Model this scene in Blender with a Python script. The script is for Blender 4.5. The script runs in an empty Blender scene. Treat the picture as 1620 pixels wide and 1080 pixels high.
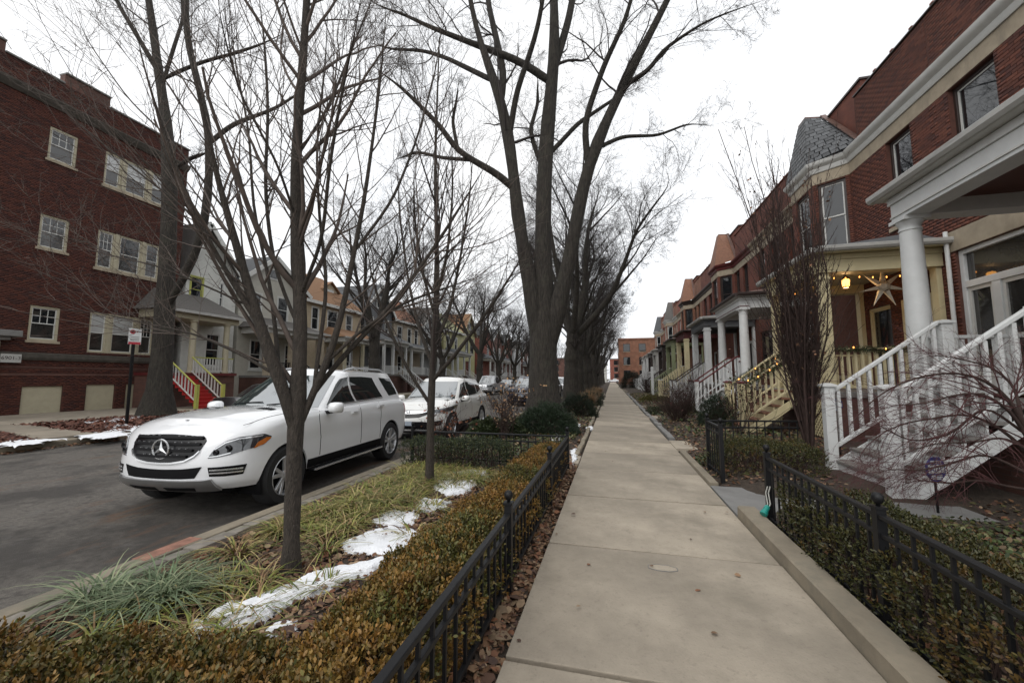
import bpy, bmesh, math, random
import numpy as np
from mathutils import Vector, Matrix
from mathutils.bvhtree import BVHTree
random.seed(7); RNG=np.random.default_rng(11)
R=math.radians
SC=bpy.context.scene; COL=SC.collection
# ---------------------------------------------------------------- camera
CAMZ=1.51; YAW=R(14.022); PITCH=R(5.26); FPX=630.0
cam=bpy.data.cameras.new('camera'); cam.sensor_width=36; cam.lens=36*FPX/1620
cam.clip_start=.05; cam.clip_end=2000
co=bpy.data.objects.new('camera',cam); COL.objects.link(co)
co.location=(0,0,CAMZ); co.rotation_euler=(math.pi/2+PITCH,0,YAW); SC.camera=co
SC.render.resolution_x=1024; SC.render.resolution_y=682
# ---------------------------------------------------------------- sky and sun: bright overcast
SUN_EL,SUN_AZ=48,205
W=bpy.data.worlds.new('World'); SC.world=W; W.use_nodes=True
nt=W.node_tree; nt.nodes.clear()
wo=nt.nodes.new('ShaderNodeOutputWorld'); ad=nt.nodes.new('ShaderNodeAddShader')
b1=nt.nodes.new('ShaderNodeBackground'); b2=nt.nodes.new('ShaderNodeBackground')
sk=nt.nodes.new('ShaderNodeTexSky'); sk.sky_type='NISHITA'; sk.sun_disc=False
sk.sun_elevation=R(SUN_EL); sk.sun_rotation=R(SUN_AZ); sk.dust_density=4.0; sk.air_density=1.0
hs=nt.nodes.new('ShaderNodeHueSaturation'); hs.inputs['Saturation'].default_value=.18
nt.links.new(sk.outputs[0],hs.inputs['Color']); nt.links.new(hs.outputs[0],b1.inputs[0]); b1.inputs[1].default_value=.05
tc=nt.nodes.new('ShaderNodeTexCoord'); ns=nt.nodes.new('ShaderNodeTexNoise'); ns.inputs['Scale'].default_value=2.2; ns.inputs['Detail'].default_value=4
cr=nt.nodes.new('ShaderNodeValToRGB'); cr.color_ramp.elements[0].position=.3; cr.color_ramp.elements[1].position=.7
cr.color_ramp.elements[0].color=(.90,.93,.97,1); cr.color_ramp.elements[1].color=(1,1,1,1)
nt.links.new(tc.outputs['Generated'],ns.inputs['Vector']); nt.links.new(ns.outputs['Fac'],cr.inputs[0]); nt.links.new(cr.outputs[0],b2.inputs[0]); b2.inputs[1].default_value=.90
nt.links.new(b1.outputs[0],ad.inputs[0]); nt.links.new(b2.outputs[0],ad.inputs[1]); nt.links.new(ad.outputs[0],wo.inputs[0])
sl=bpy.data.lights.new('sun','SUN'); sl.energy=.55; sl.angle=R(40); sl.color=(1,.97,.93)
so=bpy.data.objects.new('sun',sl); COL.objects.link(so)
az=R(SUN_AZ); el=R(SUN_EL); sd=Vector((math.sin(az)*math.cos(el),math.cos(az)*math.cos(el),math.sin(el)))
so.rotation_euler=sd.to_track_quat('Z','Y').to_euler()
SC.view_settings.view_transform='Standard'; SC.view_settings.look='None'; SC.view_settings.gamma=1
SC.view_settings.exposure=0.20; SC.view_settings.use_curve_mapping=False
SC.render.engine='CYCLES'
# ---------------------------------------------------------------- pixel helpers (photo pixels, 1620 x 1080)
_f=Vector((-math.sin(YAW)*math.cos(PITCH),math.cos(YAW)*math.cos(PITCH),math.sin(PITCH))); _r=Vector((math.cos(YAW),math.sin(YAW),0)); _u=_r.cross(_f)
def ray(px,py): return _f+_r*((px-810)/FPX)-_u*((py-540)/FPX)
def atY(px,py,Y):
    d=ray(px,py); return Vector((0,0,CAMZ))+d*(Y/d.y)
def atZ(px,py,z=0.):
    d=ray(px,py); return Vector((0,0,CAMZ))+d*((z-CAMZ)/d.z)
def proj(p):
    d=Vector(p)-Vector((0,0,CAMZ)); w=d.dot(_f)
    if w<.05: return None
    return 810+FPX*d.dot(_r)/w, 540-FPX*d.dot(_u)/w, w
# ---------------------------------------------------------------- mesh helpers
ORG={}                                   # world position of the thing a part hangs on
def props(o,label=None,cat=None,group=None,kind=None):
    if label: o['label']=label
    if cat: o['category']=cat
    if group: o['group']=group
    if kind: o['kind']=kind
    return o
def thing(name,label,cat,loc=(0,0,0),group=None,rz=0):
    o=bpy.data.objects.new(name,None); COL.objects.link(o); o.location=loc; o.rotation_euler=(0,0,rz); o.empty_display_size=.2
    ORG[o.name]=Vector(loc); return props(o,label,cat,group)
def link(name,me,mat=None,parent=None,loc=None,rot=None,scale=None,smooth=False,local=False):
    o=bpy.data.objects.new(name,me); COL.objects.link(o)
    if mat is not None and not me.materials: me.materials.append(mat)
    if parent is not None:
        o.parent=parent; ORG[o.name]=ORG.get(parent.name,Vector((0,0,0)))
        if loc is not None: o.location=Vector(loc) if local else Vector(loc)-ORG[o.name]
    elif loc is not None: o.location=loc
    if rot is not None: o.rotation_euler=rot
    if scale is not None: o.scale=scale
    if smooth: me.shade_smooth()
    return o
def npmesh(name,v,faces_n,col=None,smooth=False):
    """v (N,3); faces_n: list of int arrays (M,k). col: per-vertex (N,3)"""
    me=bpy.data.meshes.new(name); v=np.asarray(v,np.float32)
    me.vertices.add(len(v)); me.vertices.foreach_set('co',v.ravel())
    fl=[np.asarray(f,np.int32) for f in faces_n if len(f)]
    nl=sum(f.size for f in fl); npoly=sum(len(f) for f in fl)
    me.loops.add(nl); me.polygons.add(npoly)
    me.loops.foreach_set('vertex_index',np.concatenate([f.ravel() for f in fl]))
    tot=np.concatenate([np.full(len(f),f.shape[1],np.int32) for f in fl]); st=np.concatenate([[0],np.cumsum(tot)[:-1]]).astype(np.int32)
    me.polygons.foreach_set('loop_start',st); me.polygons.foreach_set('loop_total',tot)
    if smooth: me.polygons.foreach_set('use_smooth',np.ones(npoly,bool))
    me.update(calc_edges=True)
    if col is not None:
        a=me.color_attributes.new('Col','FLOAT_COLOR','POINT'); c=np.ones((len(v),4),np.float32); c[:,:3]=col; a.data.foreach_set('color',c.ravel())
    return me
class MB:
    def __init__(s): s.v=[]; s.f=[]
    def add(s,vs,fs):
        n=len(s.v); s.v.extend([tuple(p) for p in vs]); s.f.extend([tuple(i+n for i in f) for f in fs]); return s
    def box(s,x0,x1,y0,y1,z0,z1):
        if x0>x1: x0,x1=x1,x0
        if y0>y1: y0,y1=y1,y0
        if z0>z1: z0,z1=z1,z0
        return s.add([(x0,y0,z0),(x1,y0,z0),(x1,y1,z0),(x0,y1,z0),(x0,y0,z1),(x1,y0,z1),(x1,y1,z1),(x0,y1,z1)],
            [(0,3,2,1),(4,5,6,7),(0,1,5,4),(1,2,6,5),(2,3,7,6),(3,0,4,7)])
    def beam(s,p,q,w,h,up=(0,0,1)):
        p=Vector(p); q=Vector(q); d=(q-p).normalized(); u=Vector(up); r=d.cross(u).normalized(); u=r.cross(d)
        vs=[]
        for c in (p,q):
            for a,b in ((-1,-1),(1,-1),(1,1),(-1,1)): vs.append(c+r*(a*w/2)+u*(b*h/2))
        return s.add(vs,[(0,1,2,3),(7,6,5,4),(0,4,5,1),(1,5,6,2),(2,6,7,3),(3,7,4,0)])
    def tube(s,pts,rad,n=8):
        pts=[Vector(p) for p in pts]; 
        if not hasattr(rad,'__len__'): rad=[rad]*len(pts)
        t0=(pts[1]-pts[0]).normalized(); ref=Vector((0,0,1)) if abs(t0.z)<.8 else Vector((1,0,0))
        vs=[]; fs=[]
        for i,p in enumerate(pts):
            t=(pts[min(i+1,len(pts)-1)]-pts[max(i-1,0)]).normalized(); a=t.cross(ref).normalized(); b=t.cross(a)
            for k in range(n): g=2*math.pi*k/n; vs.append(p+a*(math.cos(g)*rad[i])+b*(math.sin(g)*rad[i]))
        for i in range(len(pts)-1):
            for k in range(n): k2=(k+1)%n; fs.append((i*n+k,(i+1)*n+k,(i+1)*n+k2,i*n+k2))
        fs.append(tuple(range(n))); fs.append(tuple(reversed(range((len(pts)-1)*n,len(pts)*n))))
        return s.add(vs,fs)
    def lathe(s,prof,c,n=20,axis='z',cap=True):
        vs=[];fs=[]; c=Vector(c)
        for r,z in prof:
            for k in range(n):
                g=2*math.pi*k/n; a,b=r*math.cos(g),r*math.sin(g)
                vs.append(c+(Vector((a,b,z)) if axis=='z' else Vector((z,a,b)) if axis=='x' else Vector((a,z,b))))
        m=len(prof)
        for i in range(m-1):
            for k in range(n):
                k2=(k+1)%n; fs.append((i*n+k,i*n+k2,(i+1)*n+k2,(i+1)*n+k))
        if cap: fs.append(tuple(reversed(range(n)))); fs.append(tuple(range((m-1)*n,m*n)))
        return s.add(vs,fs)
    def prism(s,poly,ax,a,b):
        """extrude a 2D polygon. ax 'x': poly=(y,z); 'y': poly=(x,z); 'z': poly=(x,y)"""
        def m(p,t): return (t,p[0],p[1]) if ax=='x' else (p[0],t,p[1]) if ax=='y' else (p[0],p[1],t)
        n=len(poly); vs=[m(p,a) for p in poly]+[m(p,b) for p in poly]
        return s.add(vs,[tuple(range(n)),tuple(reversed(range(n,2*n)))]+[(i,i+n,(i+1)%n+n,(i+1)%n) for i in range(n)])
    def mesh(s,name,off=(0,0,0),fix=True):
        me=bpy.data.meshes.new(name); o=Vector(off)
        me.from_pydata([(p[0]-o.x,p[1]-o.y,p[2]-o.z) for p in s.v],[],s.f)
        if fix:
            bm=bmesh.new(); bm.from_mesh(me); bmesh.ops.recalc_face_normals(bm,faces=bm.faces); bm.to_mesh(me); bm.free()
        me.update(); return me
    def build(s,name,mat,parent=None,smooth=False,bevel=0,label=None,kind=None):
        off=ORG.get(parent.name,Vector((0,0,0))) if parent is not None else Vector((0,0,0))
        me=s.mesh(name,off); me.materials.append(mat)
        if smooth:
            me.shade_smooth(); me.set_sharp_from_angle(angle=R(38))
        o=link(name,me,None,parent)
        if bevel:
            b=o.modifiers.new('bevel','BEVEL'); b.width=bevel; b.segments=1; b.limit_method='ANGLE'; b.angle_limit=R(50)
        return props(o,label,None,None,kind)
def fieldmesh(x0,x1,y0,y1,nx,ny,zf):
    X,Y=np.meshgrid(np.linspace(x0,x1,nx+1),np.linspace(y0,y1,ny+1)); Z=zf(X,Y)
    v=np.stack([X,Y,Z],-1).reshape(-1,3); i=np.arange(nx*ny); a=(i//nx)*(nx+1)+i%nx
    return v,np.stack([a,a+1,a+nx+2,a+nx+1],1)
def vnoise(x,y,s=1.,seed=0):
    x=np.asarray(x,float)/s+seed*17.3; y=np.asarray(y,float)/s-seed*9.1
    xi=np.floor(x).astype(np.int64); yi=np.floor(y).astype(np.int64); fx=x-xi; fy=y-yi; fx=fx*fx*(3-2*fx); fy=fy*fy*(3-2*fy)
    def h(a,b): 
        n=(a*374761393+b*668265263)&0x7fffffff; n=((n^(n>>13))*1274126177)&0x7fffffff; return ((n^(n>>16))&0xffff)/65535.
    return (h(xi,yi)*(1-fx)+h(xi+1,yi)*fx)*(1-fy)+(h(xi,yi+1)*(1-fx)+h(xi+1,yi+1)*fx)*fy
# ---------------------------------------------------------------- materials
MT={}
def mat(name,base,rough=.7,var=.25,scale=8.,bump=.0,bscale=None,metal=0.,spec=.5,detail=6.,attr=None,coat=0.,col2=None,dist=.01,stretch=None,emit=None,rand=0.):
    """principled with noise colour variation and bump; attr='Col' multiplies a per-vertex colour of the thing"""
    m=bpy.data.materials.new(name); m.use_nodes=True; t=m.node_tree; N=t.nodes; L=t.links; p=N['Principled BSDF']
    p.inputs['Roughness'].default_value=rough; p.inputs['Metallic'].default_value=metal; p.inputs['Specular IOR Level'].default_value=spec
    if coat: p.inputs['Coat Weight'].default_value=coat; p.inputs['Coat Roughness'].default_value=.03
    tc=N.new('ShaderNodeTexCoord'); vec=tc.outputs['Object']
    if stretch:
        mp=N.new('ShaderNodeMapping'); mp.inputs['Scale'].default_value=stretch; L.new(vec,mp.inputs['Vector']); vec=mp.outputs[0]
    c2=col2 or tuple(c*(1-var) for c in base)
    ns=N.new('ShaderNodeTexNoise'); ns.inputs['Scale'].default_value=scale; ns.inputs['Detail'].default_value=detail; ns.inputs['Roughness'].default_value=.65; L.new(vec,ns.inputs['Vector'])
    r=N.new('ShaderNodeValToRGB'); r.color_ramp.elements[0].position=.35; r.color_ramp.elements[1].position=.65
    r.color_ramp.elements[0].color=(*c2,1); r.color_ramp.elements[1].color=(*base,1); L.new(ns.outputs['Fac'],r.inputs[0]); out=r.outputs[0]
    if attr:
        at=N.new('ShaderNodeAttribute'); at.attribute_name=attr; mx=N.new('ShaderNodeMix'); mx.data_type='RGBA'; mx.blend_type='MULTIPLY'; mx.inputs[0].default_value=1
        L.new(out,mx.inputs[6]); L.new(at.outputs['Color'],mx.inputs[7]); out=mx.outputs[2]
    if rand:
        oi=N.new('ShaderNodeObjectInfo'); mr=N.new('ShaderNodeMapRange'); mr.inputs[3].default_value=1-rand; mr.inputs[4].default_value=1+rand*.4
        L.new(oi.outputs['Random'],mr.inputs[0]); mv=N.new('ShaderNodeVectorMath'); mv.operation='SCALE'; L.new(out,mv.inputs[0]); L.new(mr.outputs[0],mv.inputs['Scale']); out=mv.outputs[0]
    L.new(out,p.inputs['Base Color'])
    if bump:
        n2=N.new('ShaderNodeTexNoise'); n2.inputs['Scale'].default_value=bscale or scale*4; n2.inputs['Detail'].default_value=8; L.new(vec,n2.inputs['Vector'])
        bp=N.new('ShaderNodeBump'); bp.inputs['Strength'].default_value=bump; bp.inputs['Distance'].default_value=dist; L.new(n2.outputs['Fac'],bp.inputs['Height']); L.new(bp.outputs[0],p.inputs['Normal'])
    if emit: p.inputs['Emission Color'].default_value=(*emit[:3],1); p.inputs['Emission Strength'].default_value=emit[3]
    MT[name]=m; return m
def add_layer(m,scale,col,lo,hi,stretch=None,detail=5.,amount=1.,seed=0):
    """stain / wear: noise-masked second colour over the base colour"""
    t=m.node_tree; N=t.nodes; L=t.links; p=N['Principled BSDF']; src=p.inputs['Base Color'].links[0].from_socket
    tc=N.new('ShaderNodeTexCoord'); mp=N.new('ShaderNodeMapping'); mp.inputs['Location'].default_value=(seed*3.1,seed*1.7,seed*2.3); L.new(tc.outputs['Object'],mp.inputs['Vector'])
    if stretch: mp.inputs['Scale'].default_value=stretch
    ns=N.new('ShaderNodeTexNoise'); ns.inputs['Scale'].default_value=scale; ns.inputs['Detail'].default_value=detail; ns.inputs['Roughness'].default_value=.7; L.new(mp.outputs[0],ns.inputs['Vector'])
    mr=N.new('ShaderNodeMapRange'); mr.inputs[1].default_value=lo; mr.inputs[2].default_value=hi; mr.inputs[4].default_value=amount; L.new(ns.outputs['Fac'],mr.inputs[0])
    mx=N.new('ShaderNodeMix'); mx.data_type='RGBA'; L.new(mr.outputs[0],mx.inputs[0]); L.new(src,mx.inputs[6]); mx.inputs[7].default_value=(*col,1); L.new(mx.outputs[2],p.inputs['Base Color'])
    return m
def brickmat(name,c1,c2,mortar,axis):
    """far brick walls; axis 'x': wall runs along Y, 'y': wall runs along X"""
    m=bpy.data.materials.new(name); m.use_nodes=True; t=m.node_tree; N=t.nodes; L=t.links; p=N['Principled BSDF']; p.inputs['Roughness'].default_value=.85
    tc=N.new('ShaderNodeTexCoord'); sx=N.new('ShaderNodeSeparateXYZ'); cx=N.new('ShaderNodeCombineXYZ'); L.new(tc.outputs['Object'],sx.inputs[0])
    ad=N.new('ShaderNodeMath'); ad.operation='ADD'; L.new(sx.outputs[0],ad.inputs[0]); L.new(sx.outputs[1],ad.inputs[1])
    L.new(ad.outputs[0],cx.inputs[0]); L.new(sx.outputs[2],cx.inputs[1])
    b=N.new('ShaderNodeTexBrick'); b.inputs['Color1'].default_value=(*c1,1); b.inputs['Color2'].default_value=(*c2,1); b.inputs['Mortar'].default_value=(*mortar,1)
    b.inputs['Scale'].default_value=1; b.inputs['Mortar Size'].default_value=.006; b.inputs['Brick Width'].default_value=.215; b.inputs['Row Height'].default_value=.07
    L.new(cx.outputs[0],b.inputs['Vector'])
    ns=N.new('ShaderNodeTexNoise'); ns.inputs['Scale'].default_value=1.3; ns.inputs['Detail'].default_value=6; L.new(tc.outputs['Object'],ns.inputs['Vector'])
    mr=N.new('ShaderNodeMapRange'); mr.inputs[1].default_value=.3; mr.inputs[2].default_value=.7; mr.inputs[3].default_value=.65; mr.inputs[4].default_value=1.15; L.new(ns.outputs['Fac'],mr.inputs[0])
    mv=N.new('ShaderNodeVectorMath'); mv.operation='SCALE'; L.new(b.outputs['Color'],mv.inputs[0]); L.new(mr.outputs[0],mv.inputs['Scale']); L.new(mv.outputs[0],p.inputs['Base Color'])
    bp=N.new('ShaderNodeBump'); bp.inputs['Strength'].default_value=.6; bp.inputs['Distance'].default_value=.008; bp.invert=True; L.new(b.outputs['Fac'],bp.inputs['Height']); L.new(bp.outputs[0],p.inputs['Normal'])
    MT[name]=m; return m
mat('concrete',(.395,.340,.265),.85,.34,1.3,.6,60,dist=.006,rand=.24); add_layer(MT['concrete'],.8,(.19,.165,.125),.49,.66,amount=.75); add_layer(MT['concrete'],70,(.13,.11,.09),.60,.68,amount=.6,seed=9); add_layer(MT['concrete'],26,(.19,.158,.125),.55,.7,amount=.5,seed=2); add_layer(MT['concrete'],2.3,(.33,.285,.225),.6,.8,amount=.5,seed=5)
mat('kerb',(.27,.23,.17),.9,.3,3,.5,50,dist=.006); add_layer(MT['kerb'],2.2,(.17,.155,.12),.5,.7,amount=.8); add_layer(MT['kerb'],1.1,(.22,.24,.15),.62,.75,amount=.35,seed=3)
mat('kerb_paver',(.25,.225,.19),.9,.4,6,.5,40,dist=.006,rand=.25)
mat('walk_grey',(.22,.215,.205),.85,.25,2,.3,50,dist=.004); add_layer(MT['walk_grey'],1.4,(.13,.125,.12),.5,.7,amount=.7)
mat('asphalt',(.125,.112,.097),.88,.38,22,.9,120,dist=.008); add_layer(MT['asphalt'],60,(.24,.22,.19),.60,.68,amount=.55,seed=11); add_layer(MT['asphalt'],.55,(.036,.032,.028),.46,.58,amount=.85); add_layer(MT['asphalt'],9,(.035,.031,.027),.54,.62,amount=.6,seed=13); add_layer(MT['asphalt'],1.2,(.115,.068,.042),.57,.66,stretch=(1.2,.35,1),amount=.85,seed=4); add_layer(MT['asphalt'],3.5,(.12,.115,.108),.58,.72,amount=.5,seed=8)
mat('soil',(.060,.043,.030),1,.5,14,.9,60,dist=.02)
mat('mulch',(.095,.036,.022),1,.55,30,1.,90,dist=.02)
mat('lawn_far',(.075,.07,.032),1,.5,6,.8,40,dist=.02); add_layer(MT['lawn_far'],1.2,(.06,.04,.025),.5,.6)
mat('snow',(.86,.875,.90),.7,.06,9,.8,60,dist=.010,spec=.2); add_layer(MT['snow'],40,(.5,.48,.45),.70,.78,amount=.6); add_layer(MT['snow'],5,(.76,.77,.785),.5,.7,amount=.7,seed=2)
MT['snow'].node_tree.nodes['Principled BSDF'].inputs['Subsurface Weight'].default_value=.0
mat('dead_leaf',(1,1,1),.75,.25,30,.3,80,attr='Col',dist=.003)
mat('leaf',(1,1,1),.5,.18,25,0,attr='Col',spec=.4)
mat('blade',(1,1,1),.55,.18,18,0,attr='Col',spec=.3)
mat('iron',(.009,.009,.010),.5,.3,20,.15,90,dist=.002,spec=.3)
mat('white_paint',(.63,.64,.63),.5,.09,5,.12,40,dist=.003); add_layer(MT['white_paint'],3,(.5,.49,.46),.62,.8,amount=.5)
mat('white_trim',(.60,.60,.57),.5,.12,4,.1,30,dist=.003); add_layer(MT['white_trim'],2,(.42,.40,.35),.58,.8,amount=.6)
mat('cream_paint',(.62,.54,.33),.5,.1,5,.1,30,dist=.003)
mat('tan_trim',(.42,.38,.27),.6,.12,5,.1,30,dist=.003)
mat('limestone',(.40,.335,.245),.85,.3,2.5,.3,40,dist=.004); add_layer(MT['limestone'],2.2,(.19,.165,.13),.52,.7,stretch=(1,1,.35),amount=.7)
mat('gutter',(.46,.455,.43),.45,.15,3,metal=0,spec=.5); add_layer(MT['gutter'],3,(.2,.19,.17),.56,.72,stretch=(1,.3,2),amount=.6)
mat('brick',(1,1,1),.88,.2,22,.5,90,attr='Col',dist=.003)
mat('mortar',(.12,.050,.036),.95,.3,9,.3,60,dist=.003)
mat('mortar_l',(.085,.034,.025),.95,.3,9,.3,60,dist=.003)
mat('slate',(.095,.10,.105),.6,.4,7,.35,40,dist=.004,rand=.45)
mat('clay',(.23,.105,.06),.8,.35,9,.3,40,rand=.3,dist=.004)
mat('red_tile',(.22,.075,.045),.8,.35,9,.3,40,dist=.004)
mat('copper',(.16,.09,.07),.5,.4,5,.2,30,metal=.3)
mat('dark_frame',(.035,.022,.018),.45,.2,8)
mat('glass',(.012,.014,.016),.02,.1,3,spec=.9)
mat('glass_lit',(.045,.043,.04),.03,.5,1.2,spec=.9)
mat('glass_blind',(.42,.43,.42),.03,.12,2,coat=1.,spec=.6)
mat('ceiling_red',(.11,.032,.02),.5,.3,4,stretch=(1,12,1))
mat('porch_floor',(.20,.19,.175),.65,.25,4,.2,30,stretch=(6,1,1),dist=.003)
mat('dark_red',(.12,.02,.02),.5,.2,5)
mat('red_step',(.40,.018,.018),.45,.2,5)
mat('green_trim',(.42,.43,.10),.5,.12,5)
mat('shingle',(.13,.12,.11),.9,.45,16,.6,30,stretch=(1,1,4),dist=.01)
mat('shingle_orange',(.27,.15,.08),.9,.35,16,.6,30,stretch=(1,1,4),dist=.01)
mat('shingle_green',(.36,.36,.20),.9,.3,16,.6,30,stretch=(1,1,4),dist=.01)
mat('shingle_grey',(.10,.105,.11),.9,.35,16,.6,30,stretch=(1,1,4),dist=.01)
mat('bark',(.050,.042,.033),.95,.62,5,1.,8,stretch=(3.2,3.2,.5),dist=.09,detail=10); add_layer(MT['bark'],2.5,(.055,.056,.038),.5,.72,amount=.5); add_layer(MT['bark'],16,(.014,.012,.010),.52,.64,stretch=(2.2,2.2,.35),amount=.75,seed=6)
mat('bark_young',(.066,.053,.042),.95,.55,22,1.,45,stretch=(2.6,2.6,.7),dist=.02,detail=10); add_layer(MT['bark_young'],60,(.17,.15,.125),.62,.70,amount=.75); add_layer(MT['bark_young'],5,(.032,.028,.022),.5,.66,stretch=(2,2,.4),amount=.7,seed=3)
mat('twig',(.048,.034,.029),.9,.4,10)
mat('twig_near',(.11,.082,.066),.8,.5,10)  # paler than twig: sky reflection on the whips is put into the colour
mat('twig_far',(.044,.036,.032),.9,.35,6)
mat('twig_pale',(.20,.155,.125),.8,.4,12)
mat('twig_red',(.105,.035,.035),.75,.45,14)
mat('shrub_dark',(.055,.032,.026),.95,.4,14)
def siding(name,col,pitch=.11):
    m=mat(name,col,.6,.12,3); t=m.node_tree; N=t.nodes; L=t.links; p=N['Principled BSDF']
    tc=N.new('ShaderNodeTexCoord'); s=N.new('ShaderNodeSeparateXYZ'); L.new(tc.outputs['Object'],s.inputs[0])
    d=N.new('ShaderNodeMath'); d.operation='DIVIDE'; d.inputs[1].default_value=pitch; L.new(s.outputs[2],d.inputs[0])
    f=N.new('ShaderNodeMath'); f.operation='FRACT'; L.new(d.outputs[0],f.inputs[0])
    b=N.new('ShaderNodeBump'); b.inputs['Strength'].default_value=1; b.inputs['Distance'].default_value=.02; b.invert=True; L.new(f.outputs[0],b.inputs['Height']); L.new(b.outputs[0],p.inputs['Normal']); return m
siding('siding_pale',(.56,.56,.52)); siding('siding_beige',(.44,.42,.36)); siding('siding_dark',(.11,.115,.12)); siding('siding_olive',(.36,.34,.16)); siding('siding_tan',(.36,.30,.22)); siding('siding_grey',(.33,.34,.34))
mat('stucco_tan',(.44,.36,.25),.9,.12,4,.4,60,dist=.004)
brickmat('brick_far',(.17,.050,.029),(.13,.038,.024),(.095,.044,.032),'x')
brickmat('brick_orange',(.26,.105,.058),(.19,.078,.045),(.2,.14,.10),'x')
brickmat('brick_brown',(.14,.062,.045),(.10,.045,.034),(.09,.06,.05),'x')
brickmat('brick_red',(.30,.085,.055),(.22,.062,.042),(.16,.10,.08),'x')
# ================================================================ the setting
SWL,SWR=-.60,1.30
def flat(name,x0,x1,y0,y1,z,m,kind='structure'):
    o=MB().add([(x0,y0,z),(x1,y0,z),(x1,y1,z),(x0,y1,z)],[(0,1,2,3)]).build(name,MT[m]); return props(o,kind=kind)
flat('ground',-500,500,-80,900,-.40,'lawn_far')
def uneven(name,x0,x1,y0,y1,nx,ny,zf,m):
    v,f=fieldmesh(x0,x1,y0,y1,nx,ny,zf); me=npmesh(name,v,[f],smooth=True); return props(link(name,me,MT[m]),kind='structure')
road=uneven('road',-13.15,-3.95,-12,150,46,400,lambda X,Y:-.155+.07*(1-((X+8.55)/4.6)**2)+.006*vnoise(X,Y,.9,1),'asphalt')
# cross street far ahead
flat('cross_street',-120,120,150,160,-.14,'asphalt')
# pavement of single slabs
sw=thing('sidewalk',None,None,(0,0,0)); sw['kind']='structure'
def slab_mesh(w,l,h):
    m=MB(); m.box(0,w,0,l,-h,0); return m.mesh('slab')
SL=1.575; sm=slab_mesh(SWR-SWL,SL-.034,.12); sm.materials.append(MT['concrete'])
flat('sidewalk_bed',SWL+.002,SWR-.002,-6,150,-.105,'soil')
y=3.83-SL*5; k=0
while y<150:
    o=link('slab',sm,None,sw,(SWL,y,random.uniform(-.004,.003)),rot=(random.uniform(-.0012,.0012),random.uniform(-.002,.002),0))
    b=o.modifiers.new('bevel','BEVEL'); b.width=.006; b.segments=2
    y+=SL; k+=1
# utility cover set into the pavement
uc=thing('utility_cover','small octagonal utility cover set flush in the sidewalk slab','utility cover',(.36,3.52,0))
m=MB(); m.prism([(.36+.115*math.cos(R(22.5+45*i)),3.52+.055*math.sin(R(22.5+45*i))) for i in range(8)],'z',-.02,.006); m.build('cover_plate',MT['concrete'],uc,bevel=.002); mr_=MB(); [mr_.beam((.36+.118*math.cos(R(22.5+45*i)),3.52+.057*math.sin(R(22.5+45*i)),.0045),(.36+.118*math.cos(R(67.5+45*i)),3.52+.057*math.sin(R(67.5+45*i)),.0045),.004,.005) for i in range(8)]; mr_.build('cover_rim',MT['walk_grey'],uc)
# near kerb: long cast kerb stones with a row of pavers behind
kb=thing('kerb',None,None,(0,0,0)); kb['kind']='structure'
def curbprof(x,zb,h,w,s=1): return [(x,zb),(x+s*w,zb),(x+s*w,h),(x+s*.03,h),(x+s*.005,h-.025)]
y=-5.
while y<150:
    L_=2.4 if y<40 else 12
    m=MB(); m.prism([(-3.96,-.3),(-3.78,-.3),(-3.78,.0),(-3.925,.0),(-3.95,-.025)],'y',y,y+L_-.012); m.build('kerb_stone',MT['kerb'],kb,bevel=.006); y+=L_
# a patch of red paint on the kerb by the sedge
m=MB(); m.box(-3.945,-3.80,2.62,3.10,-.01,.0025); 
mat('red_faded',(.34,.17,.12),.9,.5,7,.3,40); m.build('kerb_paint',MT['red_faded'],kb)
pv=thing('paver_strip',None,None,(0,0,0)); pv['kind']='structure'
pm=MB().box(-.095,.095,-.095,.095,-.1,0).mesh('paver'); pm.materials.append(MT['kerb_paver'])
for i in range(52):
    for j in range(2):
        o=link('paver',pm,None,pv,(-3.675+.2*j,-.6+i*.2+.1*j,random.uniform(-.018,.0)),rot=(random.uniform(-.02,.02),random.uniform(-.02,.02),random.uniform(-.03,.03)))
# parkway soil between kerb and pavement
def soilz(X,Y): 
    e=np.clip((X+3.8)/.3,0,1)*np.clip((SWL-X)/.25,0,1)
    return -.05+e*(.035+.05*vnoise(X,Y,.8,3)+.02*vnoise(X,Y,.15,4))
uneven('parkway_soil',-3.79,SWL-.004,-3,150,30,600,soilz,'soil')
# right-hand front gardens
def gardz(X,Y):
    e=np.clip((X-1.5)/.5,0,1); w=1-np.clip(1-np.abs(Y-5.72)/.9,0,1)*1.0
    return -.06+.11*e*np.clip(w*1.6,0,1)+.04*vnoise(X,Y,.7,6)*e+.015*vnoise(X,Y,.13,7)
uneven('garden_soil',1.47,9.,-3,110,40,500,gardz,'soil')
rk=thing('garden_kerb',None,None,(0,0,0)); rk['kind']='structure'
y=-4.
for (a,b) in ((-4.,-1.5),(-1.5,1.2),(1.2,5.02)):
    m=MB(); m.prism([(1.305,-.12),(1.49,-.12),(1.49,.105),(1.478,.115),(1.325,.115),(1.31,.10)],'y',a,b-.012); m.build('kerb_stone',MT['kerb'],rk,bevel=.006)
for (a,b) in ((6.32,8.9),):
    m=MB(); m.prism([(1.305,-.12),(1.43,-.12),(1.43,.04),(1.315,.04)],'y',a,b); m.build('kerb_stone',MT['kerb'],rk,bevel=.006)
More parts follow.
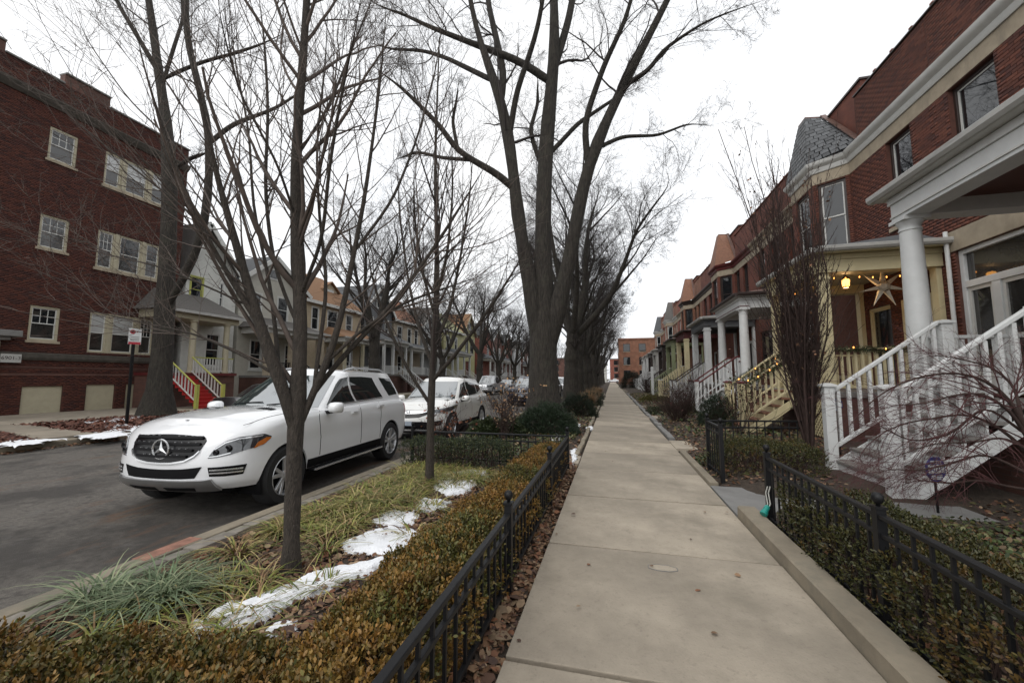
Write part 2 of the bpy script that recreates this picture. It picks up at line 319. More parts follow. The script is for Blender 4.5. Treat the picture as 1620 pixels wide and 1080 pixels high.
# grey entry walk to the white porch
gw=thing('entry_walk',None,None,(0,0,0)); gw['kind']='structure'
gm=MB().box(0,.86,0,1.22,-.1,0).mesh('slab'); gm.materials.append(MT['walk_grey'])
for i in range(3):
    o=link('slab',gm,None,gw,(1.315+.87*i,5.06,.004+.006*i)); o.scale=(1,1.0,1)
m=MB(); m.box(3.0,3.6,6.28,7.8,-.05,.022); m.build('slab',MT['walk_grey'],gw)
m=MB(); m.box(2.185,3.92,6.285,6.8,-.05,.012); m.build('slab',MT['walk_grey'],gw)
# entry walks of the further houses
for yy in (9.35,16.0,22.2,28.4,34.6,41,47,53,59.5,66):
    m=MB(); m.box(1.305,3.6,yy,yy+1.15,-.05,.006); props(m.build('entry_path',MT['concrete']),kind='structure')
# far side: kerb, mulch parkway, pavement, driveway strip
fk=thing('far_kerb',None,None,(0,0,0)); fk['kind']='structure'
y=-10.
while y<150:
    m=MB(); m.prism([(-13.14,-.3),(-13.32,-.3),(-13.32,0.),(-13.17,0.),(-13.145,-.03)],'y',y,y+5.98); m.build('kerb_stone',MT['kerb'],fk,bevel=.01); y+=6
uneven('far_parkway',-18.6,-13.3,-12,20.5,60,300,lambda X,Y:-.03+.05*np.clip((X+18.6)/.5,0,1)*np.clip((-13.35-X)/.4,0,1)+.03*vnoise(X,Y,.4,9)*np.clip((-13.4-X)/.3,0,1),'mulch')
uneven('far_lawn',-18.6,-13.3,20.5,150,20,200,lambda X,Y:-.02+.05*vnoise(X,Y,.6,9),'lawn_far')
fs=thing('far_sidewalk',None,None,(0,0,0)); fs['kind']='structure'
y=-12.
while y<150:
    L_=2 if y<60 else 10
    m=MB(); m.box(-20.6,-18.6,y,y+L_-.02,-.1,.012); m.build('slab',MT['concrete'],fk if False else fs); y+=L_
flat('far_forecourt',-24.2,-20.6,-12,17.2,.004,'concrete')
DRIVE_PX=[(-40,671),(45,671.5),(150,684.5),(214,682),(206,687),(100,696.5),(0,680.5),(-40,678)]
m=MB(); m.prism([(min(atZ(x,y,.06).x,-13.335),atZ(x,y,.06).y) for x,y in DRIVE_PX],'z',-.05,.06); props(m.build('driveway_strip',MT['concrete']),kind='structure')
flat('far_yards',-24.5,-20.62,17.2,150,-.01,'lawn_far')
# ================================================================ building kit
class Fr:
    """wall frame: a runs along the wall, d is outward"""
    def __init__(s,o,u,n): s.o=Vector(o); s.u=Vector(u).normalized(); s.n=Vector(n).normalized()
    def P(s,a,z,d=0.): return s.o+s.u*a+s.n*d+Vector((0,0,z))
def fbox(m,fr,a0,a1,z0,z1,d0,d1):
    vs=[fr.P(a,z,d) for d in (d0,d1) for z in (z0,z1) for a in (a0,a1)]
    return m.add(vs,[(0,1,3,2),(4,6,7,5),(0,4,5,1),(2,3,7,6),(0,2,6,4),(1,5,7,3)])
def wallface(m,fr,a0,a1,z0,z1,ops,dep=.16,d=0.):
    A=sorted({a0,a1,*[c for o in ops for c in o[:2] if a0<c<a1]}); Z=sorted({z0,z1,*[c for o in ops for c in o[2:4] if z0<c<z1]})
    for i in range(len(A)-1):
        for j in range(len(Z)-1):
            ca,cz=(A[i]+A[i+1])/2,(Z[j]+Z[j+1])/2
            if any(o[0]<ca<o[1] and o[2]<cz<o[3] for o in ops): continue
            m.add([fr.P(A[i],Z[j],d),fr.P(A[i+1],Z[j],d),fr.P(A[i+1],Z[j+1],d),fr.P(A[i],Z[j+1],d)],[(0,1,2,3)])
    for o in ops:
        p,q,r,t=max(o[0],a0),min(o[1],a1),max(o[2],z0),min(o[3],z1)
        for (x,y),(x2,y2) in (((p,r),(q,r)),((q,r),(q,t)),((q,t),(p,t)),((p,t),(p,r))):
            m.add([fr.P(x,y,d),fr.P(x2,y2,d),fr.P(x2,y2,d-dep),fr.P(x,y,d-dep)],[(0,1,2,3)])
def bricks(root,fr,a0,a1,z0,z1,ops,pal,nsingle=0,H=.072,Wd=.214,seed=1):
    """running bond: the largest-looking bricks single objects, the rest one joined part"""
    rg=np.random.default_rng(seed); rects=[]; row=0; z=z0+.005
    while z+H-.01<=z1+.01:
        zc=z+H/2; segs=[(a0,a1)]
        for o in ops:
            if o[2]-.02<zc<o[3]+.02:
                ns_=[]
                for s,e in segs:
                    if o[1]<=s or o[0]>=e: ns_.append((s,e)); continue
                    if o[0]>s: ns_.append((s,o[0]))
                    if o[1]<e: ns_.append((o[1],e))
                segs=ns_
        off=(row%2)*Wd/2
        for s,e in segs:
            k=math.floor((s-a0-off)/Wd); a=a0+off+k*Wd
            while a<e:
                l,r=max(a+.005,s+.002),min(a+Wd-.005,e-.002)
                if r-l>.03: rects.append((l,r,z+.005,min(z+H-.005,z1)))
                a+=Wd
        z+=H; row+=1
    rc=np.array(rects); n=len(rc); dp=.009+rg.random(n)*.005
    ci=np.minimum((rg.random(n)**1.2*len(pal)).astype(int),len(pal)-1); colr=np.array(pal)[ci]*(0.88+.24*rg.random((n,1)))
    single=np.zeros(n,bool)
    if nsingle:
        size=np.zeros(n)
        for i in range(n):
            if rc[i,1]-rc[i,0]<Wd-.02: continue
            p=proj(fr.P(rc[i,0],rc[i,2],.01)); q=proj(fr.P(rc[i,1],rc[i,3],.01))
            if p and q and -5<p[0]<1630 and -5<p[1]<1090: size[i]=abs((p[0]-q[0])*(p[1]-q[1]))+1e-3*math.hypot(p[0]-q[0],p[1]-q[1])
        idx=np.argsort(-size)[:nsingle]; single[idx[size[idx]>0]]=True
    ks=~single; U=np.array(fr.u); Nn=np.array(fr.n); O=np.array(fr.o); Zv=np.array((0,0,1.))
    r_=rc[ks]; d_=dp[ks]; nn=len(r_)
    def pt(a,z,d): return O+U*a[:,None]+Nn*d[:,None]+Zv*z[:,None]
    z0_=np.zeros(nn); V=np.stack([pt(r_[:,0],r_[:,2],d_),pt(r_[:,1],r_[:,2],d_),pt(r_[:,1],r_[:,3],d_),pt(r_[:,0],r_[:,3],d_),
        pt(r_[:,0],r_[:,2],z0_),pt(r_[:,1],r_[:,2],z0_),pt(r_[:,1],r_[:,3],z0_),pt(r_[:,0],r_[:,3],z0_)],1)
    b=np.arange(nn)[:,None]*8; F=np.concatenate([b+np.array(q) for q in ((0,1,2,3),(0,4,5,1),(1,5,6,2),(2,6,7,3),(3,7,4,0))])
    flip=(fr.u.cross(Vector((0,0,1)))).dot(fr.n)<0
    if flip: F=F[:,::-1]
    off=np.array(ORG.get(root.name,Vector((0,0,0))))
    o=link('brickwork',npmesh('brickwork',V.reshape(-1,3)-off,[F],np.repeat(colr[ks],8,0)),MT['brick'],root); o['kind']='stuff'
    if nsingle:
        var=[]
        for c in pal:
            for g in (.82,1.,1.15):
                m=MB(); fbox(m,Fr((0,0,0),fr.u,fr.n),-(Wd-.01)/2,(Wd-.01)/2,-(H-.01)/2,(H-.01)/2,0,.0115); me=m.mesh('brick'); me.materials.append(MT['brick'])
                at=me.color_attributes.new('Col','FLOAT_COLOR','POINT'); at.data.foreach_set('color',np.tile(np.array([*(x*g for x in c),1],np.float32),len(me.vertices))); var.append(me)
        for i in np.where(single)[0]:
            link('brick',var[ci[i]*3+rg.integers(3)],None,root,fr.P((rc[i,0]+rc[i,1])/2,(rc[i,2]+rc[i,3])/2,rg.random()*.003))
def window(root,fr,a0,a1,z0,z1,frame='tan_trim',glass=('glass','glass'),mun=(0,0),sill='limestone',rec=.10,fw=.07,name='window',meet=.5,sillw=.06,sash=None,siblind=False):
    """double-hung window: frame (part) > sashes, panes, muntins, sill"""
    m=MB(); D0,D1=-rec-.05,-rec+.05
    fbox(m,fr,a0,a0+fw,z0,z1,D0,D1); fbox(m,fr,a1-fw,a1,z0,z1,D0,D1); fbox(m,fr,a0+fw,a1-fw,z1-fw,z1,D0,D1); fbox(m,fr,a0+fw,a1-fw,z0,z0+fw*.9,D0,D1)
    w=m.build(name,MT[frame],root,bevel=.004)
    zm=z0+(z1-z0)*meet; sw_=.04; sm_=MT[sash or frame]
    m=MB()
    for zl,zh,dd in ((z0+fw*.9,zm+.02,0.),(zm-.02,z1-fw,.02)):
        e0,e1=D0+.02+dd,D0+.045+dd; i0,i1=a0+fw,a1-fw
        fbox(m,fr,i0,i0+sw_,zl,zh,e0,e1); fbox(m,fr,i1-sw_,i1,zl,zh,e0,e1); fbox(m,fr,i0+sw_,i1-sw_,zl,zl+sw_,e0,e1); fbox(m,fr,i0+sw_,i1-sw_,zh-sw_,zh,e0,e1)
    m.build('sash',sm_,w)
    nx,nz=mun; m=MB()
    i0,i1=a0+fw+sw_,a1-fw-sw_; zl,zh=zm+.02,z1-fw-sw_
    for i in range(1,nx): c=i0+(i1-i0)*i/nx; fbox(m,fr,c-.011,c+.011,zl,zh,D0+.036,D0+.06)
    for i in range(1,nz): c=zl+(zh-zl)*i/nz; fbox(m,fr,i0,i1,c-.011,c+.011,D0+.037,D0+.059)
    if nx: m.build('muntin',sm_,w)
    fbox(MB(),fr,0,1,0,1,0,1)
    m=MB(); fbox(m,fr,a0+fw,a1-fw,z0+fw,zm,D0+.015,D0+.028); m.build('pane',MT[glass[1]],w)
    m=MB(); fbox(m,fr,a0+fw,a1-fw,zm,z1-fw,D0+.035,D0+.046); m.build('pane',MT[glass[0]],w)
    if sill:
        m=MB(); fbox(m,fr,a0-sillw,a1+sillw,z0-.11,z0-.003,-rec,.06); m.build('sill',MT[sill],w,bevel=.006)
    return w
def extr(m,fr,prof,a0,a1):
    """profile (d,z) swept along a"""
    n=len(prof); vs=[fr.P(a0,z,d) for d,z in prof]+[fr.P(a1,z,d) for d,z in prof]
    return m.add(vs,[tuple(range(n)),tuple(reversed(range(n,2*n)))]+[(i,i+n,(i+1)%n+n,(i+1)%n) for i in range(n)])
BAL={}
def baluster(h,w=.045):
    k=(round(h,3),w)
    if k not in BAL: BAL[k]=MB().box(-w/2,w/2,-w/2,w/2,0,h).mesh('baluster')
    return BAL[k]
def rail(root,p,q,h,m,gap=.13,w=.05,top=(.07,.055),bottom=.10,name='railing',topmat=None,bal_w=.045):
    """railing between two floor points (may slope): rails, then each baluster"""
    p=Vector(p); q=Vector(q); up=Vector((0,0,1)); mb=MB()
    mb.beam(p+up*bottom,q+up*bottom,w,.05)
    r=mb.build(name,m,root,bevel=.004)
    mb=MB(); mb.beam(p+up*h,q+up*h,*top); mb.build('handrail',topmat or m,r,bevel=.008)
    L_=math.hypot(q.x-p.x,q.y-p.y); n=max(1,int(L_/gap)); key=None
    base=baluster(h-bottom-.06,bal_w).copy(); base.materials.append(m)
    for i in range(n):
        c=p.lerp(q,(i+.5)/n)+up*(bottom+.02); link('baluster',base,None,r,c)
    return r
def newel(root,x,y,z0,z1,m,w=.13,capm=None):
    mb=MB(); mb.box(x-w/2,x+w/2,y-w/2,y+w/2,z0,z1-.05); o=mb.build('newel_post',m,root,bevel=.006)
    mb=MB(); e=w/2+.03; mb.box(x-e,x+e,y-e,y+e,z1-.05,z1-.015); t=w/2+.01
    mb.add([(x-e,y-e,z1-.014),(x+e,y-e,z1-.014),(x+e,y+e,z1-.014),(x-e,y+e,z1-.014),(x-t*.4,y-t*.4,z1+.012),(x+t*.4,y-t*.4,z1+.012),(x+t*.4,y+t*.4,z1+.012),(x-t*.4,y+t*.4,z1+.012)],[(0,1,5,4),(1,2,6,5),(2,3,7,6),(3,0,4,7),(4,5,6,7),(3,2,1,0)])
    mb.build('post_cap',capm or m,o,bevel=.004); return o
def round_column(root,x,y,z0,z1,m,r=.16):
    h=z1-z0; mb=MB(); mb.lathe([(r*1.0,z0+.12),(r*1.0,z0+h*.35),(r*.96,z0+h*.6),(r*.85,z1-.22)],(x,y,0),28); c=mb.build('column',m,root,smooth=True)
    mb=MB(); mb.box(x-r*1.3,x+r*1.3,y-r*1.3,y+r*1.3,z0,z0+.06); mb.lathe([(r*1.2,z0+.06),(r*1.24,z0+.09),(r*1.15,z0+.12),(r*1.0,z0+.135)],(x,y,0),28); mb.build('column_base',m,c,smooth=True)
    mb=MB(); mb.lathe([(r*.86,z1-.23),(r*.93,z1-.225),(r*.93,z1-.2),(r*.86,z1-.195),(r*.87,z1-.13),(r*1.06,z1-.09),(r*1.1,z1-.06)],(x,y,0),28); mb.box(x-r*1.15,x+r*1.15,y-r*1.15,y+r*1.15,z1-.06,z1); mb.build('capital',m,c,smooth=True)
def square_post(root,x,y,z0,z1,m,w=.2):
    mb=MB(); mb.box(x-w/2,x+w/2,y-w/2,y+w/2,z0,z1); c=mb.build('post',m,root,bevel=.008)
    mb=MB(); mb.box(x-w*.62,x+w*.62,y-w*.62,y+w*.62,z1-.16,z1-.1); mb.box(x-w*.62,x+w*.62,y-w*.62,y+w*.62,z0,z0+.1); mb.build('post_collar',m,c,bevel=.005)
def stairs(root,x0,x1,y0,y1,z0,z1,tread,riser,n,side=None):
    """steps rising in +x"""
    dx=(x1-x0)/n; dz=(z1-z0)/n
    for i in range(n):
        mb=MB(); mb.box(x0+i*dx-.03,x0+(i+1)*dx+.001,y0,y1,z0+(i+1)*dz-.045,z0+(i+1)*dz); t=mb.build('tread',tread,root,bevel=.006)
        mb=MB(); mb.box(x0+i*dx,x0+i*dx+.02,y0+.01,y1-.01,z0+i*dz,z0+(i+1)*dz-.046); mb.build('riser',riser,t)
    if side:
        for y in (y0-.04,y1+.002):
            mb=MB(); mb.prism([(x0-.02,z0-.08),(x0+.10,z0-.08),(x1,z1-.05-.18),(x1,z1-.05),(x1-.02,z1-.05),(x0-.02,z0+dz-.06)],'y',y,y+.038); mb.build('stringer',side,root)
def lattice(root,y0,y1,x,z0,z1,m):
    mb=MB(); s=.13; y=y0-(z1-z0)
    while y<y1:
        for sg in (1,-1):
            a,b=(y,z0),(y+(z1-z0),z1)
            if sg<0: a,b=(y+(z1-z0),z0),(y,z1)
            (ya,za),(yb,zb)=a,b
            def cl(ya,za,yb,zb):
                if ya>yb: ya,za,yb,zb=yb,zb,ya,za
                if yb<=y0 or ya>=y1: return None
                if ya<y0: za+=(zb-za)*(y0-ya)/(yb-ya); ya=y0
                if yb>y1: zb=za+(zb-za)*(y1-ya)/(yb-ya); yb=y1
                return ya,za,yb,zb
            c=cl(ya,za,yb,zb)
            if c and c[2]-c[0]>.03: mb.beam((x+.012*sg,c[0],c[1]),(x+.012*sg,c[2],c[3]),.012,.035,up=(1,0,0.01)) if False else mb.beam((x+.007*sg,c[0],c[1]),(x+.007*sg,c[2],c[3]),.035,.012,up=(1,0,0))
        y+=s
    o=mb.build('lattice',m,root); o['kind']='stuff'; return o
PAL_R=[(.135,.044,.027),(.124,.040,.025),(.148,.050,.030),(.108,.036,.024),(.088,.031,.023)]
PAL_L=[(.088,.026,.016),(.079,.023,.015),(.098,.030,.018),(.064,.020,.014),(.050,.017,.013)]
# ================================================================ right-hand brick row houses
FX=7.3; PX=5.0
def slate_roof(root,base,top,m,rows=13,name='slate',pw=.24):
    """single slates laid on the faces between a base and a top polyline"""
    for k in range(len(base)-1):
        b0,b1,t0,t1=[Vector(p) for p in (base[k],base[k+1],top[k],top[k+1])]
        nrm=(b1-b0).cross(t0-b0).normalized()
        if nrm.z<0: nrm=-nrm
        mb=MB(); mb.add([b0-nrm*.16,b1-nrm*.16,t1-nrm*.16,t0-nrm*.16],[(0,1,2,3)]); f=mb.build('roof_deck',MT['shingle_grey'],root)
        for r in range(rows):
            v0,v1=r/rows,min(1,(r+1.25)/rows); l0,l1=b0.lerp(t0,v0),b1.lerp(t1,v0); h0,h1=b0.lerp(t0,v1),b1.lerp(t1,v1)
            n=max(1,round((l1-l0).length/pw)); sh=.5 if r%2 else 0
            for i in range(n+(1 if sh else 0)):
                u0,u1=max(0,(i-sh)/n+.012),min(1,(i+1-sh)/n-.012)
                if u1-u0<.02: continue
                up=nrm*random.uniform(.012,.02); lo=nrm*.002
                mb=MB(); q=[l0.lerp(l1,u0)+up,l0.lerp(l1,u1)+up,h0.lerp(h1,u1)+lo,h0.lerp(h1,u0)+lo]
                mb.add(q+[p-nrm*.012 for p in q],[(0,1,2,3),(0,4,5,1),(1,5,6,2),(2,6,7,3),(3,7,4,0)]); mb.build(name,m,f)
def roof_poly(root,base,top,m,name='roof'):
    mb=MB(); n=len(base); mb.add(list(base)+list(top),[(i,i+1,n+i+1,n+i) for i in range(n-1)]); mb.add(list(top),[tuple(range(len(top)))]); return mb.build(name,m,root)
def bay_pts(ya,yb,off=0.,x=FX,proj_=.74):
    o=off; return [(x,ya-o*1.1),(x-proj_-o,ya+.6-o*.45),(x-proj_-o,yb-.6+o*.45),(x,yb+o*1.1)]
CORN=[(0.,8.16),(.05,8.16),(.07,8.2),(.09,8.3),(.16,8.36),(.2,8.42),(.21,8.5),(.0,8.53)]
def cornice_run(root,pts,m,prof,name='cornice'):
    """sweep an outward profile (d,z) along a plan polyline whose outside is toward -x"""
    P=[Vector((p[0],p[1],0)) for p in pts]; n=len(prof); mb=MB(); rings=[]
    for i,p in enumerate(P):
        d0=(P[i]-P[i-1]).normalized() if i else (P[1]-P[0]).normalized(); d1=(P[i+1]-P[i]).normalized() if i<len(P)-1 else d0
        n0=Vector((-d0.y,d0.x,0)); n1=Vector((-d1.y,d1.x,0)); nn=(n0+n1).normalized(); k=1/max(.3,nn.dot(n0))
        rings.append([p+nn*(d*k)+Vector((0,0,z)) for d,z in prof])
    vs=[v for r in rings for v in r]; fs=[]
    for i in range(len(P)-1):
        for j in range(n-1): fs.append((i*n+j,i*n+j+1,(i+1)*n+j+1,(i+1)*n+j))
    fs.append(tuple(range(n))); fs.append(tuple(reversed(range((len(P)-1)*n,len(P)*n))))
    mb.add(vs,fs); return mb.build(name,m,root,smooth=True)
def row_house(idx,y0,y1,label,bay,wins,near,porch,brickm='brick_far',cornm='white_trim',winframe='dark_frame',rooft='slate',ground=(),parapet=9.95,roofm=None,frieze='limestone',vis0=None):
    root=thing('row_house',label,'house',(FX,(y0+y1)/2,0),'brick row houses right of the sidewalk')
    fr=Fr((FX,0,0),(0,1,0),(-1,0,0)); ops=[(a,b,z,t) for a,b,z,t in wins]+[(a,b,z,t) for a,b,z,t,*_ in ground]
    ya=y0; yb=bay[0] if bay else y1; yp=yb-.5 if bay else yb
    m=MB(); wallface(m,fr,ya,y1,-.3,8.2,ops if not bay else [o for o in ops if o[1]<=yb]+[(bay[0]+.02,min(bay[1],y1)-.02,4.9,8.2)],.2)
    wallface(m,fr,ya,yp,8.2,parapet,[],0); m.add([fr.P(ya,parapet,0),fr.P(yp,parapet,0),fr.P(yp,parapet,-.3),fr.P(ya,parapet,-.3)],[(0,1,2,3)])
    m.add([fr.P(ya,8.2,-.3),fr.P(yp,8.2,-.3),fr.P(yp,parapet,-.3),fr.P(ya,parapet,-.3)],[(0,1,2,3)])
    for yy in (ya,yp): m.add([fr.P(yy,8.2,0),fr.P(yy,8.2,-.3),fr.P(yy,parapet,-.3),fr.P(yy,parapet,0)],[(0,1,2,3)])
    # body behind the facade
    m.add([(FX+.25,y0,-.3),(FX+14,y0,-.3),(FX+14,y0,8.6),(FX+.25,y0,8.6)],[(0,1,2,3)]); m.add([(FX+.25,y1,-.3),(FX+14,y1,-.3),(FX+14,y1,8.6),(FX+.25,y1,8.6)],[(0,1,2,3)])
    m.add([(FX+.25,y0,8.6),(FX+14,y0,8.6),(FX+14,y1,8.6),(FX+.25,y1,8.6)],[(0,1,2,3)]); m.add([(FX+14,y0,-.3),(FX+14,y1,-.3),(FX+14,y1,8.6),(FX+14,y0,8.6)],[(0,1,2,3)])
    m.add([(FX+.25,y0,-.3),(FX+.25,y1,-.3),(FX+.25,y1,8.6),(FX+.25,y0,8.6)],[(0,1,2,3)])
    wl=m.build('wall',MT['mortar'] if near else MT[brickm],root)
    if near:
        va=vis0 if vis0 is not None else ya
        bricks(root,fr,va,yb if bay else y1,.1,7.8,ops+[(a-.1,b+.1,t,t+.42) for a,b,z,t in [(g[0],g[1],g[2],g[3]) for g in ground if len(g)>4 and g[4]=='lintel']],PAL_R,260 if idx<3 else 0,seed=idx)
        bricks(root,fr,va,yp,8.54,parapet,[],[tuple(c*.86 for c in p) for p in PAL_R],40 if idx<3 else 0,seed=idx+20)
    # coping with bead tiles
    mb=MB(); fbox(mb,fr,ya-.005,yp+.005,parapet,parapet+.05,-.34,.05); cp=mb.build('coping',MT['dark_frame'] if near else MT['red_tile'],root,bevel=.01)
    n=int((yp-ya)/.62)
    for i in range(n): c=ya+(i+.5)*(yp-ya)/n; mb=MB(); fbox(mb,fr,c-.05,c+.05,parapet+.05,parapet+.085,-.33,.055); mb.build('coping_joint',MT['red_tile'],cp)
    path=[(FX,ya),(FX,yb)]
    if bay: path=[(FX,ya)]+bay_pts(bay[0],bay[1])+([(FX,y1)] if bay[1]<y1-.1 else [])
    P2=[p for i,p in enumerate(path) if i==0 or (Vector(p)-Vector(path[i-1])).length>.05]
    cornice_run(root,P2,MT[cornm],CORN)
    cornice_run(root,P2,MT[frieze],[(.0,7.8),(.018,7.8),(.018,8.157),(0,8.157)],'frieze')
    if bay:
        bp=bay_pts(bay[0],bay[1])
        for k in range(3):
            p,q=Vector((*bp[k],0)),Vector((*bp[k+1],0)); u=(q-p).normalized(); n_=Vector((-u.y,u.x,0)); L_=(q-p).length
            if n_.x>0: n_=-n_
            bf=Fr(p,u,n_); w0=(L_-.72)/2 if k!=1 else (L_-.95)/2; wo_=(w0,L_-w0,5.5,7.76)
            m=MB(); wallface(m,bf,0,L_,4.8,8.2,[wo_],.2); m.build('bay_wall',MT['mortar'] if near and k==0 else MT[brickm],root)
            if near and k==0: bricks(root,bf,0,L_,4.85,7.8,[wo_],PAL_R,0,seed=idx+40)
            window(root,bf,wo_[0],wo_[1],wo_[2],wo_[3],winframe,('glass','glass'),sash='white_trim' if near else winframe,sillw=.03)
        m=MB(); m.add([(*p,4.8) for p in bp],[(0,1,2,3)]); m.build('bay_soffit',MT['white_trim'],root)
        # mansard
        ob=bay_pts(bay[0]+.02,bay[1]-.02,.16); base=[(p[0],p[1],8.5) for p in ob]; base[0]=(FX+.0,base[0][1],8.5); base[-1]=(FX,base[-1][1],8.5)
        c=(bay[0]+bay[1])/2; base[0]=(FX+.01,bay[0]-.5,8.54); top=[(FX+.3,c+.55,10.9),(FX-.28,c+.45,10.9),(FX-.28,c+1.0,10.9),(FX+.3,c+1.15,10.9)]
        if near: slate_roof(root,base,top,MT[rooft])
        else: roof_poly(root,base,top,MT[roofm or rooft],'mansard_roof')
        m=MB(); m.add(top,[(0,1,2,3)]); m.prism([(p[0],p[1]) for p in top],'z',10.9,10.95); m.build('roof_cap',MT['copper'],root)
        # party wall stub behind the parapet, with coping, and flashing
        m=MB(); m.box(FX+.32,FX+.75,bay[0]-.27,bay[0]+1.5,8.6,10.65); m.box(FX+.8,FX+1.15,bay[0]+1.3,bay[0]+2.8,8.6,11.0); m.build('party_wall',MT['brick_far'],root)
        m=MB(); m.box(FX+.27,FX+.78,bay[0]-.32,bay[0]+1.55,10.65,10.71); m.box(FX+.79,FX+1.2,bay[0]+1.25,bay[0]+2.85,11.0,11.06); m.build('party_coping',MT['dark_frame'],root)
        m=MB(); m.beam(Vector(base[0])+Vector((.02,-.04,.06)),Vector(top[0])+Vector((0,-.05,.06)),.16,.03); m.build('flashing',MT['copper'],root)
        m=MB(); m.prism([(FX+1.6,8.5),(FX+1.6,10.2),(FX+8,10.2),(FX+8,8.5)],'y',bay[0]+.1,bay[1]-.1); m.build('roof_block',MT[brickm],root)
    for a,b,z,t in wins:
        if not bay or b<=yb: window(root,fr,a,b,z,t,winframe,('glass','glass'),sash='white_trim' if near else winframe,rec=.14,sill='limestone')
    return root,fr
def gutter_eave(root,x,ya,yb,z,m,near_end=True,far_end=True,xw=FX,name='gutter'):
    prof=[(0,0),(.09,0),(.125,.05),(.13,.12),(.115,.125),(.0,.125)]
    mb=MB(); mb.prism([(x+.125-d,z+h) for d,h in prof],'y',ya,yb)
    if near_end: mb.prism([(ya+.125-d-.125,z+h) for d,h in prof],'x',x+.11,xw)
    return mb.build(name,m,root,bevel=.004)
def porch(root,y0,y1,st,stair,floor=1.2,top=4.23,detail=1,roof_rise=.55,steps=6,eave=.33,sx=3.45):
    """front porch: floor, posts, beams, ceiling, roof, gutter, stairs, railings"""
    M=lambda k,d='white_paint': MT[st.get(k,d)]
    mb=MB(); mb.box(PX-.18,FX-.02,y0-.15,y1+.15,floor-.14,floor); mb.build('porch_floor',M('floor','porch_floor'),root,bevel=.01)
    mb=MB(); mb.box(PX-.12,FX-.02,y0-.1,y1+.1,-.2,floor-.145); mb.build('porch_base',M('base','brick_brown'),root)
    lattice(root,y0-.1,stair[0]-.05,PX-.145,.12,floor-.2,M('lat')); lattice(root,stair[1]+.05,y1+.1,PX-.145,.12,floor-.2,M('lat')) if stair[1]<y1-.1 else None
    w=.16
    for y in (y0,y1):
        (round_column if st.get('round') else square_post)(root,PX,y,floor,top,M('post'),st.get('pr',.165 if st.get('round') else .2))
        # half post at the wall and side beam
        mb=MB(); mb.box(FX-.12,FX-.015,y-.1,y+.1,floor,top); mb.build('wall_post',M('post'),root)
        s=-1 if y==y0 else 1
        mb=MB(); mb.box(PX+w,FX-.012,y-w,y+w,top,top+.3); mb.box(PX+w,FX-.012,y-w-.03,y+w+.03,top+.3,top+.42); mb.build('side_beam',M('beam'),root,bevel=.006)
    mb=MB(); mb.box(PX-w,PX+w,y0-w,y1+w,top,top+.3); mb.box(PX-w-.03,PX+w+.03,y0-w-.03,y1+w+.03,top+.3,top+.42); mb.build('front_beam',M('beam'),root,bevel=.006)
    mb=MB(); mb.box(PX-w-.018,PX-w+.001,y0-w-.018,y1+w,top+.06,top+.085); mb.box(PX-w-.018,PX+w,y0-w-.018,y0-w+.001,top+.06,top+.085); mb.build('beam_bead',M('bead','white_trim'),root)
    mb=MB(); mb.box(PX+w,FX-.014,y0+w,y1-w,top+.24,top+.28); mb.build('porch_ceiling',M('ceil','ceiling_red'),root)
    ex,ey0,ey1=PX-eave,y0-eave,y1+eave; zs=top+.43
    mb=MB(); mb.box(ex,FX-.013,ey0,ey1,zs,zs+.03); mb.build('soffit',M('soffit','white_trim'),root)
    gutter_eave(root,ex-.06,ey0-.06,ey1+.06,zs+.005,M('gutter','gutter'))
    rz=zs+.10; e=.02
    A=[(ex-e,ey0-e,rz),(ex-e,ey1+e,rz),(FX-.01,ey1+e,rz),(FX-.01,ey0-e,rz)]; T=[(FX-.01,y0+.7,rz+roof_rise),(FX-.01,y1-.7,rz+roof_rise)]
    mb=MB(); mb.add(A+T,[(0,1,5,4),(1,2,5),(3,0,4),(3,2,1,0)]); mb.build('porch_roof',M('roof','shingle_grey'),root)
    # stairs toward the sidewalk
    ys0,ys1=stair; stairs(root,sx,PX-.18,ys0,ys1,.03,floor-.02,M('tread','porch_floor'),M('riser','white_paint'),steps,M('stringer','white_paint'))
    rise=(floor-.02-.03)
    for y in (ys0+.02,ys1-.02):
        newel(root,sx-.05,y,.0,1.42,M('newel','white_paint'),.14,M('cap','white_paint')); newel(root,PX+.02,y,floor,floor+1.2,M('newel','white_paint'),.14,M('cap','white_paint'))
        rail(root,(sx+.02,y,.30),(PX-.05,y,.30+rise*.94),1.0,M('bal','white_paint'),.145,topmat=M('hand','white_paint'),bottom=.13,name='stair_railing')
    for ya,yb in ((y0+.17,ys0-.06),(ys1+.06,y1-.17)):
        if yb-ya>.15: rail(root,(PX+.02,ya,floor),(PX+.02,yb,floor),.98,M('bal','white_paint'),.14,topmat=M('hand','white_paint'))
    if detail:
        for y in (y0,y1): rail(root,(PX+.2,y,floor),(FX-.14,y,floor),.98,M('bal','white_paint'),.14,topmat=M('hand','white_paint'))
